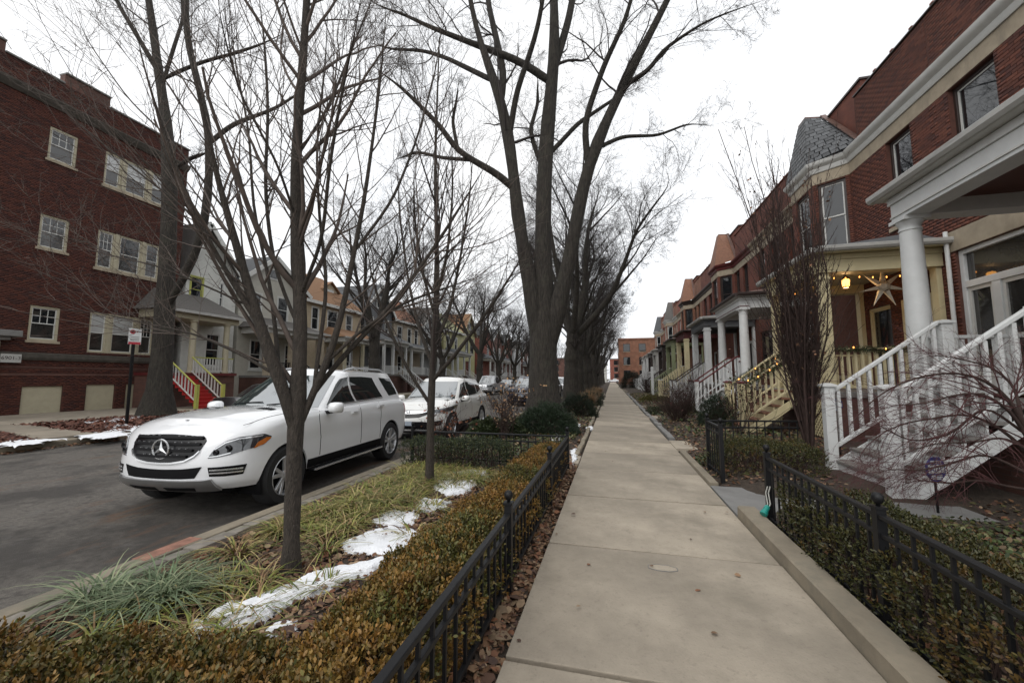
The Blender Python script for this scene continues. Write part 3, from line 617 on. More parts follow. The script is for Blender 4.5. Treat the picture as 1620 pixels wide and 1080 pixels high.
def front_door(root,fr,a0,a1,z0,z1,m,frame='white_trim'):
    mb=MB(); fbox(mb,fr,a0,a0+.09,z0,z1,-.2,.03); fbox(mb,fr,a1-.09,a1,z0,z1,-.2,.03); fbox(mb,fr,a0+.09,a1-.09,z1-.1,z1,-.2,.03); d=mb.build('door',MT[frame],root)
    mb=MB(); fbox(mb,fr,a0+.09,a1-.09,z0,z0+.9,-.17,-.12); fbox(mb,fr,a0+.09,a0+.22,z0+.9,z1-.1,-.17,-.12); fbox(mb,fr,a1-.22,a1-.09,z0+.9,z1-.1,-.17,-.12); fbox(mb,fr,a0+.22,a1-.22,z1-.24,z1-.1,-.17,-.12); mb.build('door_leaf',MT[m],d,bevel=.005)
    mb=MB(); fbox(mb,fr,a0+.22,a1-.22,z0+.9,z1-.24,-.155,-.14); mb.build('pane',MT['glass'],d)
    mb=MB(); fbox(mb,fr,a0+.12,a0+.16,z0+.85,z0+1.05,-.12,-.09); mb.build('door_handle',MT['iron'],d)
# --- white house, nearest
H1,fr=row_house(1,1.2,10.72,'brick row house with white round-columned porch, nearest on the right',None,[(9.2,10.3,5.45,7.78),(5.0,6.1,5.45,7.78)],True,None,ground=[(8.98,10.52,1.35,4.25,'lintel'),(5.3,6.3,1.2,3.6)],vis0=7.3)
WP=dict(round=True)
porch(H1,4.6,8.05,WP,(6.1,7.6))
mb=MB(); fbox(mb,fr,8.3,10.7,4.255,4.70,-.1,.022); mb.build('lintel',MT['limestone'],H1,bevel=.006)
# transom and glazed doors in the white frame
mb=MB(); a0,a1,z0,z1=8.98,10.52,1.35,4.25
for p in ((a0,a0+.1,z0,z1),(a1-.1,a1,z0,z1)): fbox(mb,fr,*p,-.16,-.05)
fbox(mb,fr,a0+.1,a1-.1,z1-.1,z1,-.16,-.05); fbox(mb,fr,a0+.1,a1-.1,3.42,3.56,-.16,-.045); ac=(a0+a1)/2; fbox(mb,fr,ac-.09,ac+.09,z0,3.42,-.16,-.05); fbox(mb,fr,a0+.1,a1-.1,z0,z0+.2,-.16,-.05)
dw=mb.build('glazed_doors',MT['white_paint'],H1,bevel=.006)
for p in ((a0+.1,ac-.09,z0+.2,3.42),(ac+.09,a1-.1,z0+.2,3.42),(a0+.1,a1-.1,3.56,z1-.1)):
    mb=MB(); fbox(mb,fr,*p,-.13,-.115); mb.build('pane',MT['glass_lit'],dw)
for p in ((a0+.1,ac-.09),(ac+.09,a1-.1)):
    mb=MB(); 
    for q in ((p[0],p[0]+.07,1.55,3.42),(p[1]-.07,p[1],1.55,3.42),(p[0]+.07,p[1]-.07,3.34,3.42),(p[0]+.07,p[1]-.07,1.55,1.66),(p[0]+.07,p[1]-.07,2.3,2.36)): fbox(mb,fr,*q,-.114,-.08)
    mb.build('door_leaf',MT['white_trim'],dw)
mb=MB(); fbox(mb,fr,a0-.1,a1+.1,1.2,1.345,-.1,.08); mb.build('sill',MT['limestone'],dw,bevel=.006)
front_door(H1,fr,5.3,6.3,1.2,3.6,'dark_red')
mb=MB(); mb.tube([(FX-.09,10.60,4.72),(FX-.09,10.60,4.6),(FX-.09,10.60,.3)],.04,8); mb.build('downspout',MT['white_paint'],H1,smooth=True)
# --- yellow house with the bay
Y2=dict(post='cream_paint',beam='cream_paint',newel='cream_paint',bal='cream_paint',hand='cream_paint',bead='cream_paint',riser='cream_paint',stringer='cream_paint',cap='dark_red',ceil='tan_trim',lat='cream_paint',tread='clay',soffit='cream_paint',roof='shingle_grey')
H2,fr=row_house(2,10.72,16.82,'brick row house with cream yellow porch, string lights and slate-roofed bay','',[(11.45,12.35,5.45,7.78)],True,None) if False else row_house(2,10.72,16.82,'brick row house with cream yellow porch, string lights and slate-roofed bay',(14.0,16.8),[(11.45,12.35,5.45,7.78)],True,None,ground=[(11.25,12.25,1.2,3.5),(12.7,13.7,1.2,3.5),(14.6,16.2,1.6,3.9)])
porch(H2,11.0,13.9,Y2,(12.0,13.4),top=4.02,floor=1.2)
window(H2,fr,12.7,13.7,1.2,3.5,'cream_paint',('glass','glass')); front_door(H2,fr,11.25,12.25,1.2,3.5,'dark_frame','cream_paint'); window(H2,fr,14.6,16.2,1.6,3.9,'dark_frame')
# --- the row going on
def further(i,y0,label,bay,st,brickm,cornm,rooft,winm='dark_frame',frieze='limestone',top=4.2,parapet=9.95):
    w=[(y0+.75,y0+1.6,5.45,7.76),(y0+2.2,y0+3.05,5.45,7.76)] if bay else [(y0+.75,y0+1.65,5.45,7.76),(y0+2.7,y0+3.6,5.45,7.76),(y0+4.4,y0+5.3,5.45,7.76)]
    if bay: w=w[:2]
    b=(y0+3.25,y0+6.08) if bay else None
    g=[(y0+.6,y0+1.6,1.2,3.5),(y0+2.0,y0+3.0,1.3,3.4),(y0+3.9,y0+5.5,1.6,3.8)]
    h,f=row_house(i,y0,y0+6.1,label,b,w,False,None,brickm,cornm,winm,roofm=rooft,ground=g,frieze=frieze,parapet=parapet)
    porch(h,y0+.2,y0+3.4,st,(y0+1.1,y0+2.5),top=top,detail=0,steps=6)
    front_door(h,f,*g[0],'dark_frame'); window(h,f,*g[1],'white_trim'); window(h,f,*g[2],winm)
    return h
further(3,16.82,'brick row house with white round columns and dark red handrails',False,dict(round=True,hand='dark_red',cap='dark_red',bead='dark_red',pr=.17,roof='copper',gutter='dark_frame',ceil='white_trim'),'brick_far','limestone','clay')
further(4,22.92,'brick row house with square white posts and dark porch eave',True,dict(cap='dark_frame',hand='dark_frame',beam='siding_dark',bead='dark_frame',gutter='gutter',ceil='siding_dark',pr=.3),'brick_far','dark_red','clay')
further(5,29.02,'brick row house with cream posts under a dark red porch roof',False,dict(post='cream_paint',newel='cream_paint',bal='cream_paint',hand='cream_paint',beam='dark_red',bead='dark_red',soffit='dark_red',gutter='dark_frame',pr=.3,riser='cream_paint',stringer='cream_paint',roof='copper'),'brick_far','dark_frame','clay')
mat('sage_paint',(.24,.27,.15),.5,.12,5)
further(6,35.12,'orange brick row house with sage green porch posts',True,dict(post='sage_paint',newel='sage_paint',bal='sage_paint',hand='sage_paint',beam='sage_paint',bead='sage_paint',soffit='sage_paint',gutter='dark_frame',pr=.3,riser='porch_floor',stringer='sage_paint'),'brick_orange','dark_frame','clay',frieze='limestone')
further(7,41.22,'red brick row house with a dark brown porch',False,dict(post='dark_frame',newel='dark_frame',bal='dark_frame',hand='dark_frame',beam='dark_frame',bead='dark_frame',soffit='dark_frame',gutter='dark_frame',pr=.3,riser='porch_floor',stringer='dark_frame'),'brick_red','limestone','clay',winm='white_trim')
further(8,47.32,'orange brick row house with pale bay windows and grey porch',True,dict(post='gutter',beam='gutter',pr=.3),'brick_orange','white_trim','shingle',winm='white_trim')
further(9,53.42,'bright red brick row house before the grey-roofed one',False,dict(post='dark_frame',beam='dark_frame',pr=.3),'brick_red','brick_red','clay',winm='white_trim',parapet=10.4)
further(10,59.52,'row house with grey mansard and white porch columns, far along the row',True,dict(pr=.35,beam='white_paint',roof='shingle_grey'),'brick_orange','white_trim','shingle_grey',winm='white_trim')
further(11,65.62,'last brick row house, seen before the orange apartment block',False,dict(post='white_paint',pr=.3),'brick_orange','white_trim','shingle_grey')
# orange brick apartment block at the end
def block(name,label,x0,x1,y0,y1,h,m,trim,wins,front='y',group=None,fl=3):
    root=thing(name,label,'apartment block',((x0+x1)/2,y0,0),group)
    mb=MB(); mb.box(x0,x1,y0,y1,-.3,h); mb.build('wall',MT[m],root)
    mb=MB(); mb.box(x0-.15,x1+.15,y0-.15,y1+.15,h,h+.35); mb.build('parapet',MT[trim],root)
    f1=Fr((x0,y0,0),(1,0,0),(0,-1,0)); f2=Fr((x0,y0,0),(0,1,0),(-1,0,0))
    for fr_,L_,nw in ((f1,x1-x0,wins[0]),(f2,y1-y0,wins[1])):
        for fl_ in range(fl):
            for i in range(nw):
                c=L_*(i+.5)/nw; fw_=.7; z=1.6+fl_*(h-1.2)/fl
                mb=MB(); fbox(mb,fr_,c-fw_-.08,c+fw_+.08,z-.1,z+1.75,0,.05); w_=mb.build('window',MT['dark_frame'],root); mb=MB(); fbox(mb,fr_,c-fw_,c+fw_,z,z+1.65,.05,.062); mb.build('pane',MT['glass'],w_); mb=MB(); fbox(mb,fr_,c-fw_-.1,c+fw_+.1,z-.2,z-.1,0,.1); mb.build('sill',MT['limestone'],w_)
    return root
block('apartment_block','orange brick three-storey block closing the right-hand row',1.75,16,98,114,10.6,'brick_orange','brick_orange',(4,5))
# ================================================================ left side of the street
LX=-24.0
def text_mesh(s,size,ext=.002):
    c=bpy.data.curves.new('lettering','FONT'); c.body=s; c.size=size; c.extrude=ext; c.align_x='CENTER'; c.align_y='CENTER'
    o=bpy.data.objects.new('t',c); COL.objects.link(o); bpy.context.view_layer.update()
    me=bpy.data.meshes.new_from_object(o.evaluated_get(bpy.context.evaluated_depsgraph_get())); bpy.data.objects.remove(o); bpy.data.curves.remove(c); me.materials.clear(); return me
mat('dark_stone',(.085,.075,.062),.9,.4,4,.4,30,dist=.006)
lf=Fr((LX,0,0),(0,1,0),(1,0,0))
AB=thing('apartment_building','dark red brick apartment building with cream basement panels, far left','apartment building',(LX,9,0))
singles=[(11.3,12.27,z,z+1.5) for z in (3.13,7.18,11.2)]+[(7.6,8.6,z,z+1.5) for z in (7.18,11.2)]
trip=[(13.32,16.08,2.73,4.66),(13.32,16.08,6.85,8.72),(13.32,16.08,11.0,12.7)]
base=[(11.32,12.62,-.1,1.16),(13.44,14.56,-.1,1.2),(15.02,16.15,-.1,1.2)]
door=[(7.3,10.1,.0,3.1)]
ops=singles+trip+base+door
m=MB(); wallface(m,lf,-6,17.15,-.3,14.9,ops,.2); m.add([(LX-14,-6,-.3),(LX,-6,-.3),(LX,-6,14.9),(LX-14,-6,14.9)],[(0,1,2,3)]); m.add([(LX-14,17.15,-.3),(LX,17.15,-.3),(LX,17.15,14.9),(LX-14,17.15,14.9)],[(0,1,2,3)]); m.add([(LX-14,-6,14),(LX,-6,14),(LX,17.15,14),(LX-14,17.15,14)],[(0,1,2,3)])
m.add([(LX-.25,-6,-.3),(LX-.25,17.1,-.3),(LX-.25,17.1,13.9),(LX-.25,-6,13.9)],[(0,1,2,3)])
m.build('wall',MT['mortar_l'],AB)
bands=[(-6,17.15,2.28,2.6),(-6,17.15,13.55,13.9),(-6,17.15,1.62,1.70),(-6,17.15,1.95,2.0)]
bricks(AB,lf,6.5,17.15,-.05,14.9,ops+bands,PAL_L,0,seed=77)
for a,b,z,t in bands[:2]:
    mb=MB(); extr(mb,lf,[(-.02,z),(.07,z),(.12,z+.1),(.12,t-.04),(.0,t)],a,b) if z<5 else extr(mb,lf,[(-.02,z),(.06,z),(.16,z+.12),(.26,t-.06),(.26,t),(-.02,t)],a,b); mb.build('stone_band',MT['dark_stone'],AB)
for a,b,z,t in bands[2:]:
    mb=MB(); fbox(mb,lf,a,b,z,t,-.02,.03); mb.build('brick_ledge',MT['brick_brown'],AB)
mb=MB()
for a,b,h in ((-6,10.2,0),(10.2,11.6,0),(11.6,13.3,.5),(13.3,17.15,0)): fbox(mb,lf,a,b,14.9,14.9+h+.001,-.35,.0) if h else None
mb.build('parapet_block',MT['brick_brown'],AB)
cp=MB()
for a,b,h in ((-6,9.0,0.),(9.0,9.75,.45),(9.75,11.6,0),(11.6,13.3,.5),(13.3,17.2,0)): fbox(cp,lf,a,b,14.9+h,14.98+h,-.42,.08)
cp.build('coping',MT['walk_grey'],AB,bevel=.01)
mb=MB(); fbox(mb,lf,9.0,9.75,14.9,15.36,-.35,0); mb.build('parapet_block',MT['brick_brown'],AB)
for a,b,z,t in singles: window(AB,lf,a,b,z,t,'tan_trim',('glass','glass_lit'),(3,2),'limestone',.08,.09,sash='white_trim')
for k,(a,b,z,t) in enumerate(trip):
    w=(b-a); g='glass_blind' if k!=1 else 'glass'
    window(AB,lf,a,a+.72,z,t,'tan_trim',(g,'glass_lit'),(0,0) if k!=1 else (3,2),None,.08,.09,sash='white_trim')
    window(AB,lf,a+.86,b-.86,z,t,'tan_trim',(g,'glass_lit'),(0,0),None,.08,.09,sash='white_trim')
    window(AB,lf,b-.72,b,z,t,'tan_trim',('glass' if k==0 else g,'glass_lit'),(3,2) if k==0 else (0,0),None,.08,.09,sash='white_trim')
    mb=MB(); fbox(mb,lf,a+.72,a+.86,z,t,-.15,.0); fbox(mb,lf,b-.86,b-.72,z,t,-.15,.0); mb.build('mullion',MT['tan_trim'],AB)
    if k: mb=MB(); fbox(mb,lf,a-.08,b+.08,z-.14,z-.002,-.1,.07); mb.build('sill',MT['limestone'],AB)
for a,b,z,t in base:
    mb=MB(); fbox(mb,lf,a,b,z,t,-.2,-.07); mb.build('basement_panel',MT['tan_trim'],AB)
    for i in range(1,4):
        c=z+(t-z)*i/4; mb=MB(); fbox(mb,lf,a+.01,b-.01,c-.008,c+.008,-.07,-.062); mb.build('panel_joint',MT['tan_trim'],AB)
# entry surround at the left edge of the view
mb=MB(); fbox(mb,lf,10.1,10.5,0,3.0,-.1,.18); mb.build('entry_pier',MT['limestone'],AB,bevel=.02); mb=MB(); fbox(mb,lf,6.9,10.95,3.2,3.45,-.1,.5); fbox(mb,lf,7.1,10.7,3.05,3.2,-.1,.32); mb.build('entry_hood',MT['walk_grey'],AB,bevel=.02)
mb=MB(); fbox(mb,lf,7.3,10.1,.0,3.05,-.2,-.16); mb.build('entry_door',MT['dark_frame'],AB)
# street number plate
NP=thing('number_plate','grey street number plate beside the brick building entrance','sign',(LX+.02,10.9,2.3))
mb=MB(); fbox(mb,lf,10.55,11.14,2.15,2.50,.125,.15); mb.build('plate',MT['gutter'],NP)
tm=text_mesh('6901-3',.2); tm.materials.append(MT['dark_frame']); link('lettering',tm,None,NP,(LX+.153,10.845,2.33),rot=(math.pi/2,0,math.pi/2))
# parking sign
PS=thing('parking_sign','small white parking sign on a dark post at the far kerb','sign',(-15.3,9.68,0))
mb=MB(); mb.beam((-15.3,9.68,-.1),(-15.3,9.68,3.05),.075,.05,up=(1,0,0)); mb.build('post',MT['iron'],PS)
fsn=Fr((-15.26,9.68,0),(.35,.94,0),(.94,-.35,0))
mb=MB(); fbox(mb,fsn,-.16,.16,2.62,3.14,-.004,.004); mb.build('sign_plate',MT['white_paint'],PS)
mat('sign_red',(.45,.03,.05),.5,.1,5); mat('sign_blue',(.012,.03,.20),.45,.3,20)
mb=MB(); fbox(mb,fsn,-.15,.15,2.62,2.70,.004,.007); mb.build('sign_band',MT['sign_red'],PS)
mb=MB(); mb.lathe([(.07,0),(.07,.006),(.052,.006),(.052,0)],(0,0,0),20,'x'); me=mb.mesh('prohibition_ring'); me.materials.append(MT['sign_red']); link('prohibition_ring',me,None,PS,fsn.P(-.06,3.03,.004),rot=(0,0,math.atan2(-.35,.94)))
tm=text_mesh('P',.1); tm.materials.append(MT['iron']); link('lettering',tm,None,PS,fsn.P(-.06,3.03,.01),rot=(math.pi/2,0,math.atan2(.94,.35)))
mb=MB(); mb.add([fsn.P(.02,3.03,.006),fsn.P(.06,3.06,.006),fsn.P(.06,3.04,.006),fsn.P(.13,3.04,.006),fsn.P(.13,3.02,.006),fsn.P(.06,3.02,.006),fsn.P(.06,3.0,.006)],[(0,1,2,3,4,5,6)]); mb.build('arrow_mark',MT['sign_red'],PS)
for z in (2.86,2.80,2.75):
    mb=MB(); fbox(mb,fsn,-.11,.11,z-.011,z+.011,.004,.006); mb.build('text_line',MT['walk_grey'],PS)
# ---------------------------------------------------------------- frame houses
def frame_house(label,y0,y1,eave,peak,wall,roofm,kind='gable',ridge=None,porch=None,wins=(),trim='white_trim',dormer=None,front=None,depth=13,winframe='white_trim',x=LX,chim=False):
    root=thing('frame_house',label,'house',(x,(y0+y1)/2,0),'houses across the street'); f=Fr((x,0,0),(0,1,0),(1,0,0)); yc=ridge if ridge is not None else (y0+y1)/2
    ops=[w[:4] for w in wins if w[3]<=eave]
    m=MB(); wallface(m,f,y0,y1,-.3,eave,ops,.15)
    for yy in (y0,y1): m.add([(x,yy,-.3),(x-depth,yy,-.3),(x-depth,yy,eave),(x,yy,eave)],[(0,1,2,3)])
    m.add([(x-.2,y0,-.3),(x-.2,y1,-.3),(x-.2,y1,eave),(x-.2,y0,eave)],[(0,1,2,3)])
    if kind=='gable': m.add([(x,y0,eave),(x,y1,eave),(x,yc,peak)],[(0,1,2)]); m.add([(x-depth,y0,eave),(x-depth,y1,eave),(x-depth,yc,peak)],[(0,1,2)])
    m.build('wall',MT[wall],root)
    o=.35
    if kind=='gable':
        s0=(peak-eave)/(yc-y0); s1=(peak-eave)/(y1-yc); m=MB()
        for (ya,za) in ((y0-o,eave-o*s0),(y1+o,eave-o*s1)):
            a=[(x+o,ya,za+.05),(x+o,yc,peak+.05),(x-depth,yc,peak+.05),(x-depth,ya,za+.05)]; m.add(a+[(p[0],p[1],p[2]+.12) for p in a],[(0,1,2,3),(7,6,5,4),(0,4,5,1),(1,5,6,2),(2,6,7,3),(3,7,4,0)])
        r=m.build('roof',MT[roofm],root)
        m=MB()
        for (ya,za) in ((y0-o,eave-o*s0),(y1+o,eave-o*s1)): m.beam((x+o+.03,ya,za+.02),(x+o+.03,yc,peak+.02),.05,.28,up=(0,0,1))
        m.build('bargeboard',MT[trim],r)
    else:
        m=MB(); b=[(x+o,y0-o,eave),(x+o,y1+o,eave),(x-depth,y1+o,eave),(x-depth,y0-o,eave)]; h=(y1-y0)/2*.7; t=[(x-h,y0+h,peak),(x-h,y1-h,peak),(x-depth+h,y1-h,peak),(x-depth+h,y0+h,peak)]
        m.add(b+t,[(0,1,5,4),(1,2,6,5),(2,3,7,6),(3,0,4,7),(4,5,6,7),(3,2,1,0)]); r=m.build('roof',MT[roofm],root)
        m=MB(); m.box(x+o-.02,x+o+.04,y0-o,y1+o,eave-.22,eave+.04); m.build('fascia',MT[trim],r)
    if dormer:
        dy,dz,dh,dw=dormer; dx=x-1.2
        m=MB(); m.add([(dx,dy-dw,dz),(dx,dy+dw,dz),(dx,dy+dw,dz+dh),(dx,dy,dz+dh+dw*.7),(dx,dy-dw,dz+dh)],[(0,1,2,3,4)]); m.add([(dx,dy-dw,dz),(dx-3,dy-dw,dz),(dx-3,dy-dw,dz+dh),(dx,dy-dw,dz+dh)],[(0,1,2,3)]); m.add([(dx,dy+dw,dz),(dx-3,dy+dw,dz),(dx-3,dy+dw,dz+dh),(dx,dy+dw,dz+dh)],[(0,1,2,3)]); d=m.build('dormer',MT[front or wall],root)
        m=MB()
        for sg in (-1,1):
            a=[(dx+.25,dy+sg*(dw+.2),dz+dh-.12),(dx+.25,dy,dz+dh+dw*.7+.04),(dx-3.5,dy,dz+dh+dw*.7+.04),(dx-3.5,dy+sg*(dw+.2),dz+dh-.12)]; m.add(a+[(p[0],p[1],p[2]+.1) for p in a],[(0,1,2,3),(7,6,5,4),(0,4,5,1),(1,5,6,2),(2,6,7,3),(3,7,4,0)])
        m.build('dormer_roof',MT[roofm],d); fd=Fr((dx,0,0),(0,1,0),(1,0,0)); window(d,fd,dy-.4,dy+.4,dz+.25,dz+dh,'white_trim',rec=-.06,sill=None,name='dormer_window') if False else None
        mb=MB(); fbox(mb,fd,dy-.48,dy+.48,dz+.15,dz+dh+.08,0,.05); mb.build('dormer_window',MT['white_trim'],d); 
    for w in wins:
        a,b,z,t=w[:4]; fm=w[4] if len(w)>4 else winframe
        if t<=eave: window(root,f,a,b,z,t,fm,('glass','glass'),rec=.03,fw=.1,sill=trim)
        else:
            mb=MB(); fbox(mb,f,a,b,z,t,0,.05); w_=mb.build('window',MT[fm],root); mb=MB(); fbox(mb,f,a+.1,b-.1,z+.1,t-.1,.05,.06); mb.build('pane',MT['glass'],w_)
    if chim:
        m=MB(); m.box(x-5,x-4.2,yc+.6,yc+1.4,eave,peak+1.0); m.build('chimney',MT['brick_brown'],root)
    if porch:
        p=porch; a,b,fl,top=p['y0'],p['y1'],p.get('floor',1.75),p.get('top',4.6); px=x+p.get('d',2.2); pm=MT[p.get('post','white_paint')]; rm=MT[p.get('rail','white_paint')]
        m=MB(); m.box(x+.01,px+.1,a,b,fl-.15,fl); m.build('porch_floor',MT[p.get('floorm','porch_floor')],root); m=MB(); m.box(x+.01,px,a+.05,b-.05,-.3,fl-.155); m.build('porch_base',MT[p.get('base','brick_brown')],root)
        for yy in p['posts']:
            if p.get('round'): m=MB(); m.lathe([(.2,fl),(.2,fl+.12),(.16,fl+.14),(.15,top-.15),(.2,top-.1),(.2,top)],(px-.15,yy,0),16); m.build('post',pm,root,smooth=True)
            else: m=MB(); w_=p.get('pw',.12); m.box(px-.15-w_,px-.15+w_,yy-w_,yy+w_,fl,top); m.build('post',pm,root)
        m=MB(); m.box(x+.01,px+.05,a,b,top,top+.4); m.build('porch_beam',MT[p.get('beam',trim)],root)
        m=MB(); e=.3; A=[(px+e,a-e,top+.4),(px+e,b+e,top+.4),(x+.01,b+e,top+.4),(x+.01,a-e,top+.4)]; T=[(x+.01,a+.6,top+p.get('rise',1.1)+.4),(x+.01,b-.6,top+p.get('rise',1.1)+.4)]; m.add(A+T,[(0,1,5,4),(1,2,5),(3,0,4),(3,2,1,0)]); m.build('porch_roof',MT[p.get('roof',roofm)],root)
        m=MB(); m.box(px+e-.03,px+e+.06,a-e,b+e,top+.28,top+.42); m.build('gutter',MT[p.get('gut','gutter')],root)
        s0,s1=p['stair']; n=9; sx0=px+2.3
        if p.get('steps','porch_floor'):
            sm_=MT[p.get('steps','porch_floor')]
            for i in range(n):
                m=MB(); dxs=2.2/n; zt_=fl*(i+1)/(n+1); m.box(px+.1+(n-1-i)*dxs,px+.1+(n-i)*dxs+.03,s0,s1,zt_-.05,zt_); m.box(px+.08+(n-i)*dxs,px+.1+(n-i)*dxs,s0+.01,s1-.01,zt_-fl/(n+1),zt_-.05); m.build('step',sm_,root)
            for yy in (s0,s1):
                rail(root,(px+2.25,yy,.25),(px+.05,yy,fl),.85,rm,.2,topmat=MT[p.get('hand',p.get('rail','white_paint'))],name='stair_railing')
                m=MB(); m.box(px+2.2,px+2.34,yy-.07,yy+.07,0,1.2); m.build('newel_post',MT[p.get('hand',p.get('rail','white_paint'))],root)
        for ya,yb in ((a+.1,s0),(s1,b-.1)):
            if yb-ya>.3: rail(root,(px-.1,ya,fl),(px-.1,yb,fl),.85,rm,.16,topmat=MT[p.get('hand',p.get('rail','white_paint'))])
    return root
frame_house('pale clapboard house with red front steps and lime green trim',17.55,20.75,8.2,10.9,'siding_pale','shingle','gable',ridge=18.5,
    porch=dict(y0=15.3,y1=19.4,posts=(16.85,18.8),stair=(15.4,16.75),d=1.9,floor=1.8,top=4.7,rail='white_trim',hand='green_trim',steps='red_step',base='brick_brown',post='tan_trim',round=True,roof='shingle',rise=1.3,floorm='dark_red',beam='tan_trim'),
    wins=[(17.75,18.6,5.95,7.6,'green_trim'),(19.55,19.95,5.6,7.6),(18.9,19.9,2.2,4.3)])
frame_house('beige house with low white pediment and dark porch',21.0,26.8,8.2,10.3,'siding_beige','shingle_grey','gable',ridge=23.6,
    porch=dict(y0=21.3,y1=26.6,posts=(21.6,23.6,26.3),stair=(24.6,26.0),floor=1.7,top=4.5,post='limestone',pw=.22,roof='shingle',rise=.9,rail='iron',hand='iron'),
    wins=[(21.9,22.8,5.6,7.5),(24.1,25.2,5.6,7.6),(25.6,26.4,5.6,7.5),(22,23,2.1,4.2),(25,26,1.8,4.1),(23.2,24.0,8.7,9.5)])
frame_house('tan stucco house with orange hipped roof and dormer',27.0,34.3,7.9,10.9,'stucco_tan','shingle_orange','hip',dormer=(31.2,8.3,1.3,1.0),
    porch=dict(y0=29.0,y1=34.2,posts=(29.3,31.8,34.0),stair=(30.0,31.6),floor=1.7,top=4.6,roof='shingle_orange',rise=1.0,post='tan_trim'),
    wins=[(29.5,30.9,5.5,7.5),(32,33,5.5,7.5),(27.6,28.5,5.5,7.5),(29.6,30.6,2.1,4.2),(32.2,33.2,1.9,4.2)])
frame_house('dark grey house with white trimmed gable and white porch',34.9,40.0,8.6,11.4,'siding_dark','shingle_grey','gable',
    porch=dict(y0=35,y1=39.9,posts=(35.3,37,39.6),stair=(38,39.4),floor=1.9,top=4.9,roof='shingle_grey',rise=1.2),
    wins=[(35.6,36.5,5.9,7.9),(37.2,38.0,5.9,7.9),(38.6,39.4,5.9,7.9),(35.8,36.8,2.3,4.5),(36.9,37.8,8.9,10.2)])
frame_house('tan clapboard house with red brown dormered roof',40.5,47.0,8.2,11.0,'siding_tan','clay','hip',dormer=(43.6,8.7,1.3,1.0),
    porch=dict(y0=40.6,y1=46.8,posts=(40.9,43.6,46.4),stair=(44.4,46),floor=1.9,top=4.6,roof='shingle_grey',rise=.8),
    wins=[(41.2,42.4,5.6,7.6),(43.6,44.6,5.6,7.6),(45.4,46.3,5.6,7.6),(41.4,42.4,2.3,4.2)])
frame_house('grey clapboard house between the tan and the olive one',47.6,53.6,8.4,11.2,'siding_grey','shingle','gable',
    porch=dict(y0=47.8,y1=53.4,posts=(48.2,50.6,53),stair=(51,52.6),floor=1.9,top=4.6,roof='shingle',rise=.9),
    wins=[(48.4,49.5,5.6,7.6),(51.2,52.3,5.6,7.6),(50,51.2,8.9,10.2)])
frame_house('olive yellow gabled house with green roof and bay window',54.4,62.4,8.8,12.0,'siding_olive','shingle_green','hip',
    porch=dict(y0=54.6,y1=60.2,posts=(55,57.5,60),stair=(57.8,59.6),floor=1.9,top=4.8,roof='shingle_grey',rise=.9),
    wins=[(55.4,56.6,5.8,8),(58.6,59.8,5.8,8)])
frame_house('olive yellow bay with brown shingled gable front',62.4,68.2,9.2,12.6,'siding_olive','shingle_orange','gable',
    wins=[(63.4,64.8,5.8,8.4,'dark_frame'),(65.8,67.4,5.8,8.4,'dark_frame'),(63.6,65.4,1.9,4.4,'dark_frame'),(64.6,66.2,9.8,11.2,'dark_frame')],trim='tan_trim')
def brick_house(label,y0,y1,h,m):
    return frame_house(label,y0,y1,h,h+2.6,m,'shingle_grey','gable',porch=dict(y0=y0+.3,y1=y1-.3,posts=(y0+.7,(y0+y1)/2,y1-.7),stair=(y1-2.8,y1-1.2),floor=1.9,top=4.8,rise=1.),wins=[(y0+1,y0+2.2,6,8.),(y1-2.4,y1-1.2,6,8.),(y0+1,y0+2.4,2.2,4.4)])
brick_house('red brick gabled house just past the olive one',70.5,78,9.6,'brick_red')
brick_house('brown brick gabled house further left along the street',79,86.5,9.4,'brick_brown')
brick_house('dark red brick house near the end of the left row',88,96,9.2,'brick_far')
frame_house('grey house glimpsed between the far left trunks',98,106,8.6,11,'siding_grey','shingle','gable',wins=[(99,100.4,5.8,8),(102,103.4,5.8,8)])
brick_house('brown brick house deep behind the street trees',108,117,9.,'brick_brown')
frame_house('pale house at the far end of the left row',119,128,8.6,11,'siding_pale','shingle_grey','gable',wins=[(121,122.4,5.8,8),(124,125.4,5.8,8)])
block('corner_building','brown brick building across the cross street',-70,-16,163,185,9.5,'brick_brown','walk_grey',(14,4),group=None)
frame_house('white gabled house seen at the end of the sidewalk',166,174,7,10.,'siding_pale','shingle_grey','gable',x=-2.0,depth=8,wins=[(168,169.5,4,6)])
block('brick_block','red brick block across the cross street, behind the parked white car',-.6,40,164,186,9.,'brick_red','walk_grey',(9,4))
